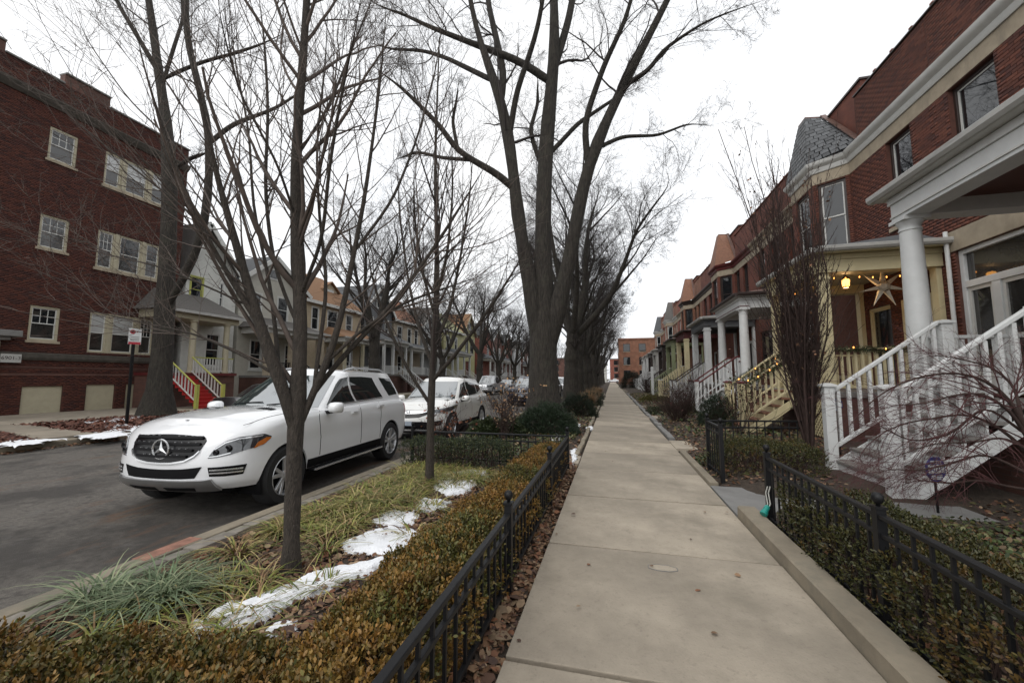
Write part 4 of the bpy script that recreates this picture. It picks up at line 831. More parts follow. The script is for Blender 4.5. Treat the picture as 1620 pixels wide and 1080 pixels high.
# ================================================================ bare trees
def tubes_np(groups):
    """groups: list of (pts (B,N,3), rad (B,N), sides) -> verts, quad faces"""
    VV=[];FF=[];n0=0
    for P,Rr,k in groups:
        B,N,_=P.shape
        if B==0: continue
        T=np.empty_like(P); T[:,1:-1]=P[:,2:]-P[:,:-2]; T[:,0]=P[:,1]-P[:,0]; T[:,-1]=P[:,-1]-P[:,-2]
        T/=np.linalg.norm(T,axis=2,keepdims=True)+1e-9
        D=P[:,-1]-P[:,0]; D/=np.linalg.norm(D,axis=1,keepdims=True)+1e-9
        ref=np.where(np.abs(D[:,2:3])<.75,np.array([[0,0,1.]]),np.array([[.9,.44,0]]))[:,None,:]
        A=np.cross(T,ref); A/=np.linalg.norm(A,axis=2,keepdims=True)+1e-9; Bv=np.cross(T,A)
        g=2*np.pi*np.arange(k)/k
        V=P[:,:,None,:]+Rr[:,:,None,None]*(A[:,:,None,:]*np.cos(g)[None,None,:,None]+Bv[:,:,None,:]*np.sin(g)[None,None,:,None])
        VV.append(V.reshape(-1,3)); b=np.arange(B)[:,None,None]*N*k; i=np.arange(N-1)[None,:,None]*k; j=np.arange(k)[None,None,:]; j2=(j+1)%k
        q=np.stack(np.broadcast_arrays(b+i+j,b+i+j2,b+i+k+j2,b+i+k+j),-1).reshape(-1,4)+n0
        FF.append(q); n0+=B*N*k
    return np.concatenate(VV),np.concatenate(FF)
def unit(a): return a/(np.linalg.norm(a,axis=-1,keepdims=True)+1e-9)
def grow(rg,S,D,Ln,R0,N,jit,trop,end=.25,droop=0.):
    B=len(S); P=np.empty((B,N+1,3)); P[:,0]=S; d=unit(D.copy())
    for i in range(N):
        d=unit(d+rg.normal(0,jit,(B,3))+np.array([0,0,trop-droop*i/N])); P[:,i+1]=P[:,i]+d*(Ln/N)[:,None]
    t=np.linspace(0,1,N+1)[None,:]; return P,R0[:,None]*(1-(1-end)*t)
def spawn(rg,P,Rr,Ln,per,f0,f1,ang,asd,lr,lsd,rr,up=0.,minr=.0015,wt=None):
    """children along parents; per = children per parent (int or array)"""
    B,N,_=P.shape; cnt=np.full(B,per) if np.isscalar(per) else per; idx=np.repeat(np.arange(B),cnt); M=len(idx)
    f=f0+(f1-f0)*rg.random(M); x=f*(N-1); i=np.minimum(x.astype(int),N-2); w=(x-i)[:,None]
    S=P[idx,i]*(1-w)+P[idx,i+1]*w; T=unit(P[idx,i+1]-P[idx,i]); r=Rr[idx,i]*(1-w[:,0])+Rr[idx,i+1]*w[:,0]
    pr=unit(np.cross(T,rg.normal(0,1,(M,3)))); a=np.radians(np.clip(rg.normal(ang,asd,M),12,95))[:,None]
    D=unit(T*np.cos(a)+pr*np.sin(a)+np.array([0,0,up])); L2=Ln[idx]*lr*(1.25-.75*f)*np.exp(rg.normal(0,lsd,M))
    return S,D,L2,np.maximum(np.minimum(r*.8,r*rr*(.7+.6*rg.random(M))),minr)
def resample(pts,rad,N):
    p=np.array(pts,float); r=np.array(rad,float); t=np.concatenate([[0],np.cumsum(np.linalg.norm(np.diff(p,axis=0),axis=1))]); u=np.linspace(0,t[-1],N)
    q=np.stack([np.interp(u,t,p[:,i]) for i in range(3)],1); rr=np.interp(u,t,r)
    for _ in range(2): q[1:-1]=.25*q[:-2]+.5*q[1:-1]+.25*q[2:]
    return q,rr
def limb_px(pts,Y0,dY=0.,thick=1.):
    """traced limb: (px,py,width px) points, at distance Y0 drifting by dY toward its tip"""
    out=[];rad=[]; n=len(pts)
    for i,(x,y,w) in enumerate(pts):
        p=atY(x,y,Y0+dY*i/(n-1)); dv=p-Vector((0,0,CAMZ)); dep=dv.dot(_f); out.append(tuple(p)); rad.append(max(.002,w*thick*dep/FPX/2*dep/math.hypot(dep,dv.dot(_r))))
    return out,rad
def flare(pts,rad,z0):
    return pts,rad
def make_tree(name,label,limbs,seed,levels,group=None,trunkmat='bark',twigmat='twig',main=1,sides=(14,9,5,3,3),jitter=.0,base=None,snap=True,trop=.05,lflare=.28):
    """limbs: list of (pts,rad) in world space, first `main` are the trunk. levels: list of dict(per,f0,ang,lr,rr,N,jit,trop)"""
    rg=np.random.default_rng(seed); b=Vector(base or limbs[0][0][0]); root=thing(name,label,'tree',(b.x,b.y,0),group)
    off=np.array((b.x,b.y,0)); NT=22; tr=[]; lm=[]; prev=[]
    for i,(p,r) in enumerate(limbs):
        q,rr=resample(p,r,NT); 
        if snap and i:
            A=np.concatenate([resample(a,c,90)[0][3:] if False else a_ for a_ in prev]); e=np.array((0,0,CAMZ)); ca=unit(A-e); k=int(np.argmax(ca@unit(q[0]-e)-1e-4*np.abs(np.linalg.norm(A-e,axis=1)-np.linalg.norm(q[0]-e)))); q=q+(A[k]-q[0])*(np.clip(1-np.linspace(0,1,NT)/.45,0,1)**1.5)[:,None]
        if snap: uu=np.linspace(0,NT-1,120); prev.append(np.stack([np.interp(uu,np.arange(NT),q[:,c]) for c in range(3)],1))
        if jitter: q[1:]+=np.cumsum(rg.normal(0,jitter,(NT-1,3)),0)*.3
        if i>=main: tt=np.linspace(0,1,NT); rr=rr*np.clip(.85+tt/.2,.85,1)*np.clip((1.04-tt)/.3,.14,1)
        (tr if i<main else lm).append((q,rr))
    g=[]
    for q,rr in tr:
        rr=rr.copy(); h=q[:,2]-q[0,2]; rr*=1+ lflare*np.exp(-h/.3); g.append((q[None]-off,rr[None]*(1+.05*rg.normal(0,1,NT))[None],18 if rr[0]>.15 else 12))
    v,f=tubes_np(g); 
    ang=np.arctan2(v[:,1],v[:,0]); k=1+.05*np.sin(ang*5+v[:,2]*1.3)*np.exp(-v[:,2]/1.0)*.0
    link('trunk',npmesh('trunk',v*1.0,[f],smooth=True),MT[trunkmat],root)
    big=[(np.stack([q for q,_ in lm])-off,np.stack([r for _,r in lm]))] if lm else []
    if big:
        v,f=tubes_np([(big[0][0],big[0][1],10)]); link('limbs',npmesh('limbs',v,[f],smooth=True),MT[trunkmat],root)
    P=np.concatenate([np.stack([q for q,_ in tr])-off]+([big[0][0]] if big else [])); Rr=np.concatenate([np.stack([r for _,r in tr])]+([big[0][1]] if big else []))
    Ln=np.linalg.norm(np.diff(P,axis=1),axis=2).sum(1); out=[]
    isT=np.array([1]*len(tr)+[0]*len(lm))
    for li,lv in enumerate(levels):
        per=lv['per']
        if li==0 and lv.get('skiptrunk',True): per=np.where(isT==1,lv.get('tper',0),np.clip(np.round(Ln*lv['bl']).astype(int),3,14) if 'bl' in lv else per)
        elif lv.get('bylen'): per=np.maximum(1,np.round(Ln*lv['bylen']).astype(int))
        S,D,L2,R2=spawn(rg,P,Rr,Ln,per,lv.get('f0',.2),lv.get('f1',.98),lv.get('ang',45),lv.get('asd',12),lv['lr'],lv.get('lsd',.25),lv.get('rr',.5),lv.get('up',.1),lv.get('minr',.0015))
        if 'lmax' in lv: L2=np.minimum(L2,lv['lmax'])
        if 'lmin' in lv: L2=np.maximum(L2,lv['lmin'])
        P,Rr=grow(rg,S,D,L2,R2,lv['N'],lv.get('jit',.12),lv.get('trop',trop),lv.get('end',.3),lv.get('droop',0.)); Ln=L2
        out.append((P,Rr,sides[min(li+2,len(sides)-1)]))
    v,f=tubes_np(out); o=link('branches',npmesh('branches',v,[f]),MT[twigmat],root); root['_tips']=0
    return root,(P+off)
Y1=2.75
t1=[limb_px([(459,915,40),(463,800,36),(466,700,37),(470,630,42),(478,545,33),(473,440,30),(467,330,27),(469,220,24),(478,120,19),(486,-10,15),(492,-120,9)],Y1,.15,.74),
 limb_px([(466,700,16),(460,650,24),(430,572,27),(406,500,21),(386,430,18),(366,360,15),(346,290,12),(330,220,10),(312,140,8),(296,60,6),(284,-20,4)],Y1,-.5,.85),
 limb_px([(412,520,16),(372,455,14),(332,385,12),(292,300,9),(256,200,7),(226,100,5),(205,0,3)],Y1-.15,-.7,.66),
 limb_px([(468,700,14),(482,648,22),(512,592,22),(530,545,20),(545,480,17),(560,400,14),(576,320,12),(590,220,9),(605,100,7),(613,-20,4)],Y1,.5,0.56),
 limb_px([(470,670,10),(492,628,16),(545,562,16),(600,505,13),(650,445,11),(700,372,9),(745,300,6),(784,236,3)],Y1,.9,0.56),
 limb_px([(522,575,12),(576,520,10),(640,478,8),(715,452,5),(775,432,3)],Y1+.1,.8,0.56),
 limb_px([(440,592,11),(385,560,9),(310,528,7),(236,512,5),(140,492,4),(72,448,2.5)],Y1-.1,-.35,0.56),
 limb_px([(402,490,9),(345,462,7),(255,422,6),(150,398,4),(82,376,2.5)],Y1-.2,-.5,0.56),
 limb_px([(388,440,9),(300,335,8),(205,262,6),(105,180,4),(36,105,2.5)],Y1-.2,-.6,0.56),
 limb_px([(366,340,8),(282,232,7),(205,160,5),(136,62,4),(108,-10,2.5)],Y1-.25,.3,0.56),
 limb_px([(470,520,12),(430,420,12),(418,300,11),(425,180,9),(418,60,7),(405,-40,4)],Y1,.5,0.56),
 limb_px([(478,470,12),(512,380,11),(520,270,10),(540,150,8),(566,30,5),(580,-60,3)],Y1,-.5,0.56),
 limb_px([(560,400,9),(620,320,8),(660,220,6),(690,110,4),(700,20,2.5)],Y1+.4,.5,0.56),
 limb_px([(472,350,9),(440,260,8),(380,150,7),(350,40,5),(340,-40,3)],Y1,-.8,0.56),
 limb_px([(470,250,9),(520,170,8),(560,70,6),(600,-30,4)],Y1,.7,0.56),
 limb_px([(495,620,14),(505,540,13),(520,450,11),(505,350,9),(500,230,7),(515,100,5),(520,-20,3)],Y1,.6,0.56),
 limb_px([(448,600,13),(440,520,13),(428,440,11),(400,330,9),(395,210,7),(370,90,5),(360,-20,3)],Y1,.7,0.56)]
make_tree('young_tree','young bare tree with low fork in the snowy parkway, nearest the camera',t1,3,[
 dict(per=18,tper=20,f0=.22,ang=36,asd=10,lr=.42,rr=.42,N=9,jit=.07,trop=.06,lmin=.4,lmax=1.7),
 dict(per=5,f0=.15,ang=40,lr=.45,rr=.5,N=5,jit=.10,trop=.05,lmin=.15,lmax=.7,minr=.0019),
 dict(per=3,f0=.2,ang=48,lr=.5,rr=.6,N=4,jit=.12,trop=.04,lmin=.05,lmax=.22,minr=.0012)],trunkmat='bark_young',twigmat='twig_near',sides=(14,9,5,4,3))
Y2_=5.27
t2=[limb_px([(679,775,18),(681,680,15),(683,600,14),(688,520,13),(692,440,11),(690,340,8),(688,250,6),(692,150,4),(695,60,2)],Y2_,.1,.78),
 limb_px([(681,640,8),(645,585,7),(607,500,6),(586,430,4),(578,360,3)],Y2_,-.5,.78),
 limb_px([(683,600,9),(720,560,8),(768,498,6),(812,430,4),(845,370,2.5)],Y2_,-.4,.78),
 limb_px([(684,580,8),(662,520,7),(645,440,5),(632,340,4),(628,250,2.5)],Y2_,.5,.78),
 limb_px([(686,555,8),(712,490,7),(728,410,5),(742,320,4),(750,230,2.5)],Y2_,.5,.78),
 limb_px([(689,500,7),(668,430,6),(655,340,4),(655,240,3)],Y2_,-.5,.78),
 limb_px([(690,470,7),(708,400,6),(716,310,4),(715,210,3)],Y2_,-.5,.78)]
make_tree('slender_tree','slender bare tree behind the fence, second from the camera',t2,5,[
 dict(per=15,tper=22,f0=.22,ang=38,asd=10,lr=.34,rr=.45,N=6,jit=.10,trop=.08,lmin=.3,lmax=1.2),
 dict(per=5,f0=.15,ang=42,lr=.5,rr=.5,N=5,jit=.12,trop=.05,lmin=.12,minr=.002),
 dict(per=3,f0=.2,ang=48,lr=.5,rr=.6,N=3,jit=.14,trop=.04,lmin=.06,lmax=.3,minr=.0016)],trunkmat='bark_young',twigmat='twig',sides=(12,8,5,3,3))
YB=13.4
def ext(pts,*more): return pts+list(more)
tb=[limb_px([(862,672,84),(859,630,72),(859,580,62),(860,540,58),(860,490,60),(860,455,44),(858,354,33),(862,259,29),(868,173,28),(877,108,23),(878,43,19),(876,-20,17),(868,-140,12),(860,-260,6)],YB,.4,.76),
 limb_px([(858,600,16),(852,545,30),(845,497,38),(838,450,32),(820,354,27),(811,259,25),(799,181,22),(786,138,18),(769,95,15),(752,43,12),(742,-10,10),(725,-110,6)],YB,-.6,.76),
 limb_px([(862,600,16),(868,545,32),(880,500,40),(894,450,32),(912,354,28),(925,276,27),(942,233,24),(963,181,20),(989,130,18),(1020,69,16),(1050,13,14),(1085,-60,11),(1130,-160,6)],YB,.3,.76),
 limb_px([(803,300,16),(782,276,15),(747,255,13),(721,238,12),(700,203,11),(670,173,9),(635,138,7),(605,117,5),(575,92,3)],YB-.4,-2.2,.76),
 limb_px([(773,134,11),(739,112,10),(704,91,8),(670,80,7),(618,78,5),(579,66,3)],YB-.5,1.5,.76),
 limb_px([(866,130,17),(821,97,15),(782,82,14),(747,69,12),(704,52,10),(670,39,8),(639,22,6),(596,10,4),(560,-20,3)],YB+.2,-1.5,.76),
 limb_px([(796,160,17),(799,117,15),(786,65,13),(773,9,11),(765,-70,8)],YB-.4,1.2,.76),
 limb_px([(816,215,13),(821,143,12),(838,86,11),(851,43,10),(862,-20,8),(880,-120,4)],YB-.3,-1.2,.76),
 limb_px([(878,115,18),(887,80,17),(899,35,15),(909,-20,13),(925,-120,8)],YB+.2,.9,.76),
 limb_px([(922,262,15),(920,194,13),(942,138,12),(963,86,11),(989,35,9),(1006,-30,7),(1030,-120,4)],YB+.1,-1.4,.76),
 limb_px([(985,140,12),(1028,112,10),(1046,82,9),(1076,60,7),(1115,35,5),(1160,17,3.5),(1225,-5,2)],YB+.2,-1.,.76),
 limb_px([(872,248,10),(916,194,9),(955,168,7),(985,148,6),(1010,120,4)],YB+.3,1.4,.76),
 limb_px([(842,270,10),(838,207,9),(851,164,7),(850,120,5)],YB-.1,1.2,.76),
 limb_px([(721,238,8),(716,190,7),(722,160,5),(726,125,3)],YB-1.,-.6,.76),
 limb_px([(747,255,8),(700,250,7),(660,240,6),(620,255,4)],YB-.8,.8,.76),
 limb_px([(942,233,9),(985,215,8),(1040,215,6),(1090,195,4),(1130,200,2.5)],YB+.3,1.6,.76)]
BIGLV=[dict(per=9,tper=7,bl=1.7,f0=.40,ang=45,asd=12,lr=.36,rr=.30,N=8,jit=.14,trop=.05,lmin=.4,lmax=2.8,droop=.05),
 dict(per=6,f0=.12,ang=44,lr=.52,rr=.42,N=6,jit=.16,trop=.03,lmin=.15,minr=.005),
 dict(per=5,f0=.15,ang=46,lr=.58,rr=.5,N=4,jit=.18,trop=.02,lmin=.1,minr=.0038),
 dict(per=4,f0=.2,ang=48,lr=.55,rr=.6,N=3,jit=.2,trop=.0,lmin=.12,minr=.0028)]
make_tree('maple_tree','massive grey maple splitting into three stems, beside the sidewalk',tb,8,BIGLV,main=3,twigmat='twig_far',sides=(16,10,5,3,3))
YL=12.2
tl=[limb_px([(247,664,92),(252,620,66),(257,560,54),(263,450,48),(268,350,44),(269,260,38),(261,170,30),(250,112,26),(241,33,20),(230,-30,17),(215,-140,10)],YL,.3,.64),
 limb_px([(266,490,12),(285,455,22),(308,415,24),(326,360,23),(331,300,22),(333,217,22),(314,133,20),(294,60,18),(293,-20,17),(300,-130,9)],YL+.2,-.8,.64),
 limb_px([(250,115,16),(217,57,14),(187,7,12),(160,-60,8)],YL+.1,-1.,.64),
 limb_px([(333,225,15),(367,197,13),(400,185,11),(433,173,9),(470,150,6),(500,120,4)],YL-.2,1.4,.64),
 limb_px([(252,125,8),(275,114,12),(320,98,10),(370,85,9),(415,70,6),(455,50,4)],YL,1.,.64),
 limb_px([(266,275,10),(298,252,12),(332,240,10)],YL,-.1,.64),
 limb_px([(255,140,12),(275,75,11),(290,30,9),(285,-40,7)],YL,1.,.64)]
LV2=[dict(d) for d in BIGLV]; LV2[0]['per']=10
make_tree('elm_tree','broad dark trunk across the street in front of the brick building',tl,12,LV2,main=2,twigmat='twig_far')
def generic_tree(seed,H,r0,fork,nst,spread,lean=(0,0)):
    rg=np.random.default_rng(seed); L=[]; z=np.linspace(0,fork,6); w=np.cumsum(rg.normal(0,.04,(6,2)),0)
    tp=[(w[i,0],w[i,1],z[i]) for i in range(6)]; L.append((tp,[r0*(1-.2*i/5) for i in range(6)]))
    for k in range(nst):
        a=2*math.pi*(k+rg.random()*.6)/nst; s=spread*(.35+.75*rg.random()); h=(H-fork)*(.75+.3*rg.random()); pts=[];rad=[]
        for i in range(9):
            t=i/8; e=t**.8
            pts.append((tp[-1][0]+(math.cos(a)*s+lean[0])*e*(1-.15*t)+rg.normal(0,.18)*t*2*(t<1),tp[-1][1]+(math.sin(a)*s+lean[1])*e+rg.normal(0,.18)*t*2,fork-.3+h*t)); rad.append(r0*.62*(1-.9*t**.9)*(.7+.3*(k==0)))
        L.append((pts,rad))
        for j in range(3):
            t=.2+.22*j+.1*rg.random(); i=int(t*8); b=a+rg.normal(0,1.0); ll=(H-fork)*(.5-.3*t)
            q=[];r_=[]
            for m in range(6):
                u=m/5; q.append((pts[i][0]+math.cos(b)*ll*.75*u,pts[i][1]+math.sin(b)*ll*.75*u,pts[i][2]+ll*(.75*u+.12*u*u)+rg.normal(0,.1)*u)); r_.append(rad[i]*.6*(1-.85*u))
            L.append((q,r_))
    return L
GLV=[dict(per=10,tper=2,bl=1.9,f0=.25,ang=46,asd=14,lr=.38,rr=.36,N=7,jit=.15,trop=.05,lmin=.4,lmax=2.8),
 dict(per=6,f0=.12,ang=44,lr=.55,rr=.45,N=5,jit=.16,trop=.03,lmin=.2,minr=.006),
 dict(per=5,f0=.15,ang=46,lr=.62,rr=.5,N=4,jit=.18,trop=.02,lmin=.15,minr=.005),
 dict(per=3,f0=.2,ang=48,lr=.55,rr=.6,N=3,jit=.2,trop=.0,lmin=.15,minr=.0035)]
PROT={}
def plant_tree(kind,x,y,sc,rz,label,group):
    if kind not in PROT:
        seed,H,r0,fork,nst,spread=TREEK[kind]; L=generic_tree(seed,H,r0,fork,nst,spread)
        root,_=make_tree('street_tree',label,L,seed+100,GLV,group=group,twigmat='twig_far',base=(0,0,0),lflare=.5,snap=False); PROT[kind]=root
        root.location=(x,y,-.05); root.rotation_euler=(0,0,rz); root.scale=(sc,sc,sc); return root
    src=PROT[kind]; o=src.copy(); COL.objects.link(o); o.location=(x,y,-.05); o.rotation_euler=(0,0,rz); o.scale=(sc,sc,sc); o['label']=label
    for c in src.children: k=c.copy(); COL.objects.link(k); k.parent=o
    return o
TREEK=dict(a=(31,15,.40,3.9,5,5.5),b=(32,16,.45,4.6,4,4.8),c=(33,13,.32,3.4,5,4.2))
G1='bare street trees along the sidewalk'; G2='bare street trees across the road'
for k,x,y,s,rz,lb in [('a',-2.1,20.8,1.,.4,'dark forked bare tree directly behind the massive maple'),('b',-2.3,28.5,1.,2.1,'bare street tree third beyond the fence, right of the dark forked one'),('c',-2.2,34.5,1.05,1.0,'thin bare street tree in the receding left row, fourth trunk'),
  ('a',-2.2,42,.95,3.3,'bare street tree in the receding row, fifth trunk along the sidewalk'),('b',-2.2,50,1.,4.4,'bare street tree in the receding row, sixth trunk along the sidewalk'),('c',-2.2,58,1.1,5.2,'bare street tree in the receding row, seventh trunk along the sidewalk'),('a',-2.2,68,.95,1.9,'bare street tree in the receding row, eighth trunk along the sidewalk'),('b',-2.2,80,.95,.3,'bare street tree in the receding row, ninth trunk along the sidewalk'),('c',-2.2,93,1.1,2.7,'bare street tree in the receding row, tenth trunk along the sidewalk'),('a',-2.2,108,1,4.,'last bare street tree before the cross street on the sidewalk side')]:
    plant_tree(k,x,y,s,rz,lb,G1)
for k,x,y,s,rz,lb in [('b',-16.2,24.8,1.,1.2,'tall bare tree rising in front of the dark grey house'),('a',-16.0,36,.9,2.,'bare tree across the road between tan and grey houses'),('b',-16.0,47.5,1.02,3.0,'bare tree standing before the olive house'),('c',-16,56,1.1,.8,'bare tree just right of the olive house'),('a',-16,66,.95,5.,'bare tree in front of the red brick gabled house'),('c',-16,78,1.1,1.7,'bare tree in the far left row beyond the pickup'),('b',-16,92,.9,2.6,'bare tree deep in the far left row'),('a',-16,110,.9,.2,'last bare tree in the far left row')]:
    plant_tree(k,x,y,s,rz,lb,G2)
# ================================================================ plants, snow, fences
def leafmesh(name,C,D,N_,L_,Wd,col,hexa=True,fold=.0):
    """flat oval leaves: centre-base C, direction D, normal N_, length L_, width Wd, colour col"""
    D=unit(D); Sd=unit(np.cross(D,N_)); Nn=np.cross(Sd,D); n=len(C)
    if hexa: prof=[(0,0),(.3,.5),(.7,.48),(1,0),(.7,-.48),(.3,-.5)]
    else: prof=[(0,0),(.5,.5),(1,0),(.5,-.5)]
    V=np.stack([C+D*(L_*a)[:,None]+Sd*(Wd*b)[:,None]+Nn*(fold*Wd*abs(b))[:,None] for a,b in prof],1); k=len(prof)
    F=np.arange(n*k).reshape(n,k); return npmesh(name,V.reshape(-1,3),[F],np.repeat(col,k,0))
def pick(rg,n,pal,w=None):
    p=np.array(pal); i=rg.choice(len(p),n,p=w); return p[i]*(.7+.6*rg.random((n,1)))
def hedge(name,label,boxes,seed,dens,pal_fn,lsz=.021,sprig=7,group=None,cat='hedge',off=None,round_=.16,up=.55,amp=.08,spl=.055):
    """clipped hedge: leaf sprigs over lumpy rounded blocks. boxes: (x0,x1,y0,y1,z1)"""
    rg=np.random.default_rng(seed); b0=boxes[0]; base=((b0[0]+b0[1])/2,(b0[2]+b0[3])/2,0); root=thing(name,label,cat,base,group); o=np.array(base)
    CC=[];DD=[]; SP=[]
    for x0,x1,y0,y1,z1 in boxes:
        w,l=x1-x0,y1-y0; A=w*l+2*l*z1*.9+2*w*z1*.9; n=int(A*dens/sprig)
        pr=np.array([w*l*1.25,l*z1*.8,l*z1*.8,w*z1*.8,w*z1*.8]); f=rg.choice(5,n,p=pr/pr.sum()); u=rg.random(n); v=rg.random(n)
        x=np.where(f==0,x0+u*w,np.where(f==1,x0,np.where(f==2,x1,x0+u*w))); y=np.where(f==0,y0+v*l,np.where(f<3,y0+u*l,np.where(f==3,y0,y1))); z=np.where(f==0,z1,.03+v**.8*(z1-.03))
        nx=np.where(f==1,-1.,np.where(f==2,1.,0)); ny=np.where(f==3,-1.,np.where(f==4,1.,0)); nz=np.where(f==0,1.,.15)
        # round the shoulders
        ex=np.clip((np.abs(x-(x0+x1)/2)-(w/2-round_))/round_,0,1); ey=np.clip((np.abs(y-(y0+y1)/2)-(l/2-round_))/round_,0,1); ez=np.clip((z-(z1-round_))/round_,0,1)
        z=z-np.where(f==0,round_*(1-np.sqrt(np.clip(1-.8*np.maximum(ex,ey)**2,0,1))),0); s=np.where(f>0,round_*(1-np.sqrt(np.clip(1-.8*ez**2,0,1))),0); x=x-nx*s; y=y-ny*s
        nx=nx+.6*ex*np.sign(x-(x0+x1)/2)*(f==0); ny=ny+.6*ey*np.sign(y-(y0+y1)/2)*(f==0); nz=nz+.6*ez*(f>0)
        N_=unit(np.stack([nx,ny,nz],1)); lump=amp*(vnoise(x*1.+z,y+z*.7,.22,seed)-.5)*2+amp*.6*(vnoise(x+z,y,.08,seed+1)-.5)*2
        dep=-rg.exponential(.022,n)+lump*.6+np.where(rg.random(n)<.05,rg.random(n)*.06,0); P=np.stack([x,y,z],1)+N_*dep[:,None]
        d=unit(N_*.8+np.array([0,0,up])+rg.normal(0,.45,(n,3))); CC.append(P); DD.append(d)
    P=np.concatenate(CC); d=np.concatenate(DD); n=len(P); k=sprig
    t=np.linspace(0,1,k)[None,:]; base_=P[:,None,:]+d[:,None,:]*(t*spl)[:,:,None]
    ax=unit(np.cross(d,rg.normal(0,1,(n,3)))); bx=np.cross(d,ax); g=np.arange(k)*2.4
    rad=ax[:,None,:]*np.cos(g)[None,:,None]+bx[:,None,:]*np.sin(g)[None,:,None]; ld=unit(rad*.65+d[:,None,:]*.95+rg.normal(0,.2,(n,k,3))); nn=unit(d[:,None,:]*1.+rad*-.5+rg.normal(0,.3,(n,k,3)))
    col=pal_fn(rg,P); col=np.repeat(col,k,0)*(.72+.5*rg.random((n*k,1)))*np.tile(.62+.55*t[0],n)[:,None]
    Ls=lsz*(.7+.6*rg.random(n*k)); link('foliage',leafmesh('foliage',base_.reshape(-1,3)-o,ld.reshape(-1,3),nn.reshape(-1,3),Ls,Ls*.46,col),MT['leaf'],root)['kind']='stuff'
    # woody interior
    S=[];Dv=[]
    for x0,x1,y0,y1,z1 in boxes:
        m=int((x1-x0)*(y1-y0)*70)+4; S.append(np.stack([rg.uniform(x0+.12,x1-.12,m),rg.uniform(y0+.12,y1-.12,m),np.zeros(m)],1)); Dv.append(np.stack([rg.normal(0,.10,m),rg.normal(0,.10,m),np.full(m,z1)],1))
    S=np.concatenate(S); Dv=np.concatenate(Dv); Ln=np.linalg.norm(Dv,axis=1)*.78; Pp,Rr=grow(rg,S,Dv,Ln,np.full(len(S),.008),5,.10,.05,.4); s2=spawn(rg,Pp,Rr,Ln,5,.2,.85,35,10,.28,.15,.6,.3); P2,R2=grow(rg,*s2,3,.2,.1,.4)
    v,f_=tubes_np([(Pp,Rr,4),(P2,R2,3)]); link('stems',npmesh('stems',v-o,[f_]),MT['shrub_dark'],root); return root
def box_pal(rg,P,bronze=.5,seed=0):
    n=len(P); a=.45*vnoise(P[:,0],P[:,1],.4,21+seed)+.55*vnoise(P[:,0]+P[:,2],P[:,1],.09,22+seed)+.25*(rg.random(n)-.5); t=np.clip((a-(.82-bronze*.5))/.3,0,1)[:,None]
    g=np.array([[.048,.056,.013]]); y=np.array([[.125,.105,.022]]); b=np.array([[.185,.088,.018]])
    m=rg.random((n,1)); c=g*(1-.55*m)+y*.55*m; return c*(1-t)+(b*(.5+.5*m)+y*(.5-.5*m))*t
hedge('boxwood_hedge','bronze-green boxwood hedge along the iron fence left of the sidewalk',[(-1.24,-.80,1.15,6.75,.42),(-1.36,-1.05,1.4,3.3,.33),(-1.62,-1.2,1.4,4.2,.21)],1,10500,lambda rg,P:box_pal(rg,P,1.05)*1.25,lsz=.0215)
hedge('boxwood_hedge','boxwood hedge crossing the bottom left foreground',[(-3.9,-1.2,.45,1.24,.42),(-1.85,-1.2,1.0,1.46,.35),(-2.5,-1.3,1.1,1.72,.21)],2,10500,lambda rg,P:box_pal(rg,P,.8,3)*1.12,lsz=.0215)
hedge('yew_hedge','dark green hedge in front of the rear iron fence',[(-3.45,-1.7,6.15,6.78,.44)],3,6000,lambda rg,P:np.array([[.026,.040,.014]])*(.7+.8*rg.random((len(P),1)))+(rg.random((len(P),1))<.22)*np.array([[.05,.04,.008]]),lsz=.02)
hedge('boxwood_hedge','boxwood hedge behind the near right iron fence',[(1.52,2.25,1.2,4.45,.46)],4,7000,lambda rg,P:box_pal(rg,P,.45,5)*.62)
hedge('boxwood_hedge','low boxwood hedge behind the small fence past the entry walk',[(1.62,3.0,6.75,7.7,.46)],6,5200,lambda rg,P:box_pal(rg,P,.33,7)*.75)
# ---------------------------------------------------------------- iron fences
def fence(name,label,p,q,h,posts,group='black iron garden fences',gap=.128,ph=.16,rail2=.11,low=.07):
    p=Vector((*p,0)); q=Vector((*q,0)); d=(q-p).normalized(); L_=(q-p).length; root=thing(name,label,'fence',(p.x,p.y,0),group); up=Vector((0,0,1)); M=MT['iron']
    MB().beam(p+up*h,q+up*h,.04,.028).build('top_rail',M,root,bevel=.004); MB().beam(p+up*(h-rail2),q+up*(h-rail2),.028,.026).build('mid_rail',M,root,bevel=.003); MB().beam(p+up*low,q+up*low,.028,.026).build('bottom_rail',M,root,bevel=.003)
    pk=MB().box(-.008,.008,-.008,.008,0,h-.014-.02).mesh('picket'); pk.materials.append(M); n=int(L_/gap)
    for i in range(1,n): c=p.lerp(q,i/n); link('picket',pk,None,root,c+up*.02)
    a=math.atan2(d.y,d.x); pm=MB().box(-.026,.026,-.026,.026,-.1,h+ph-.09).box(-.033,.033,-.033,.033,h+ph-.09,h+ph-.075).mesh('post'); pm.materials.append(M)
    fm=MB().lathe([(.012,0),(.012,.012),(.022,.02),(.031,.036),(.033,.05),(.029,.066),(.016,.078),(.003,.081)],(0,0,0),14).mesh('finial'); fm.materials.append(M); fm.shade_smooth()
    for t in posts:
        c=p+d*t; o=link('post',pm,None,root,c,rot=(0,0,a)); link('finial',fm,None,o,(0,0,h+ph-.075),local=True)
    return root
fence('iron_fence','long black iron fence with ball finials along the left sidewalk edge',(-.75,.2),(-.75,6.85),.53,(.75,2.7,4.68,6.65))
fence('iron_fence','black iron fence crossing the parkway behind the dark green hedge',(-.78,6.87),(-3.62,6.87),.53,(2.84,))
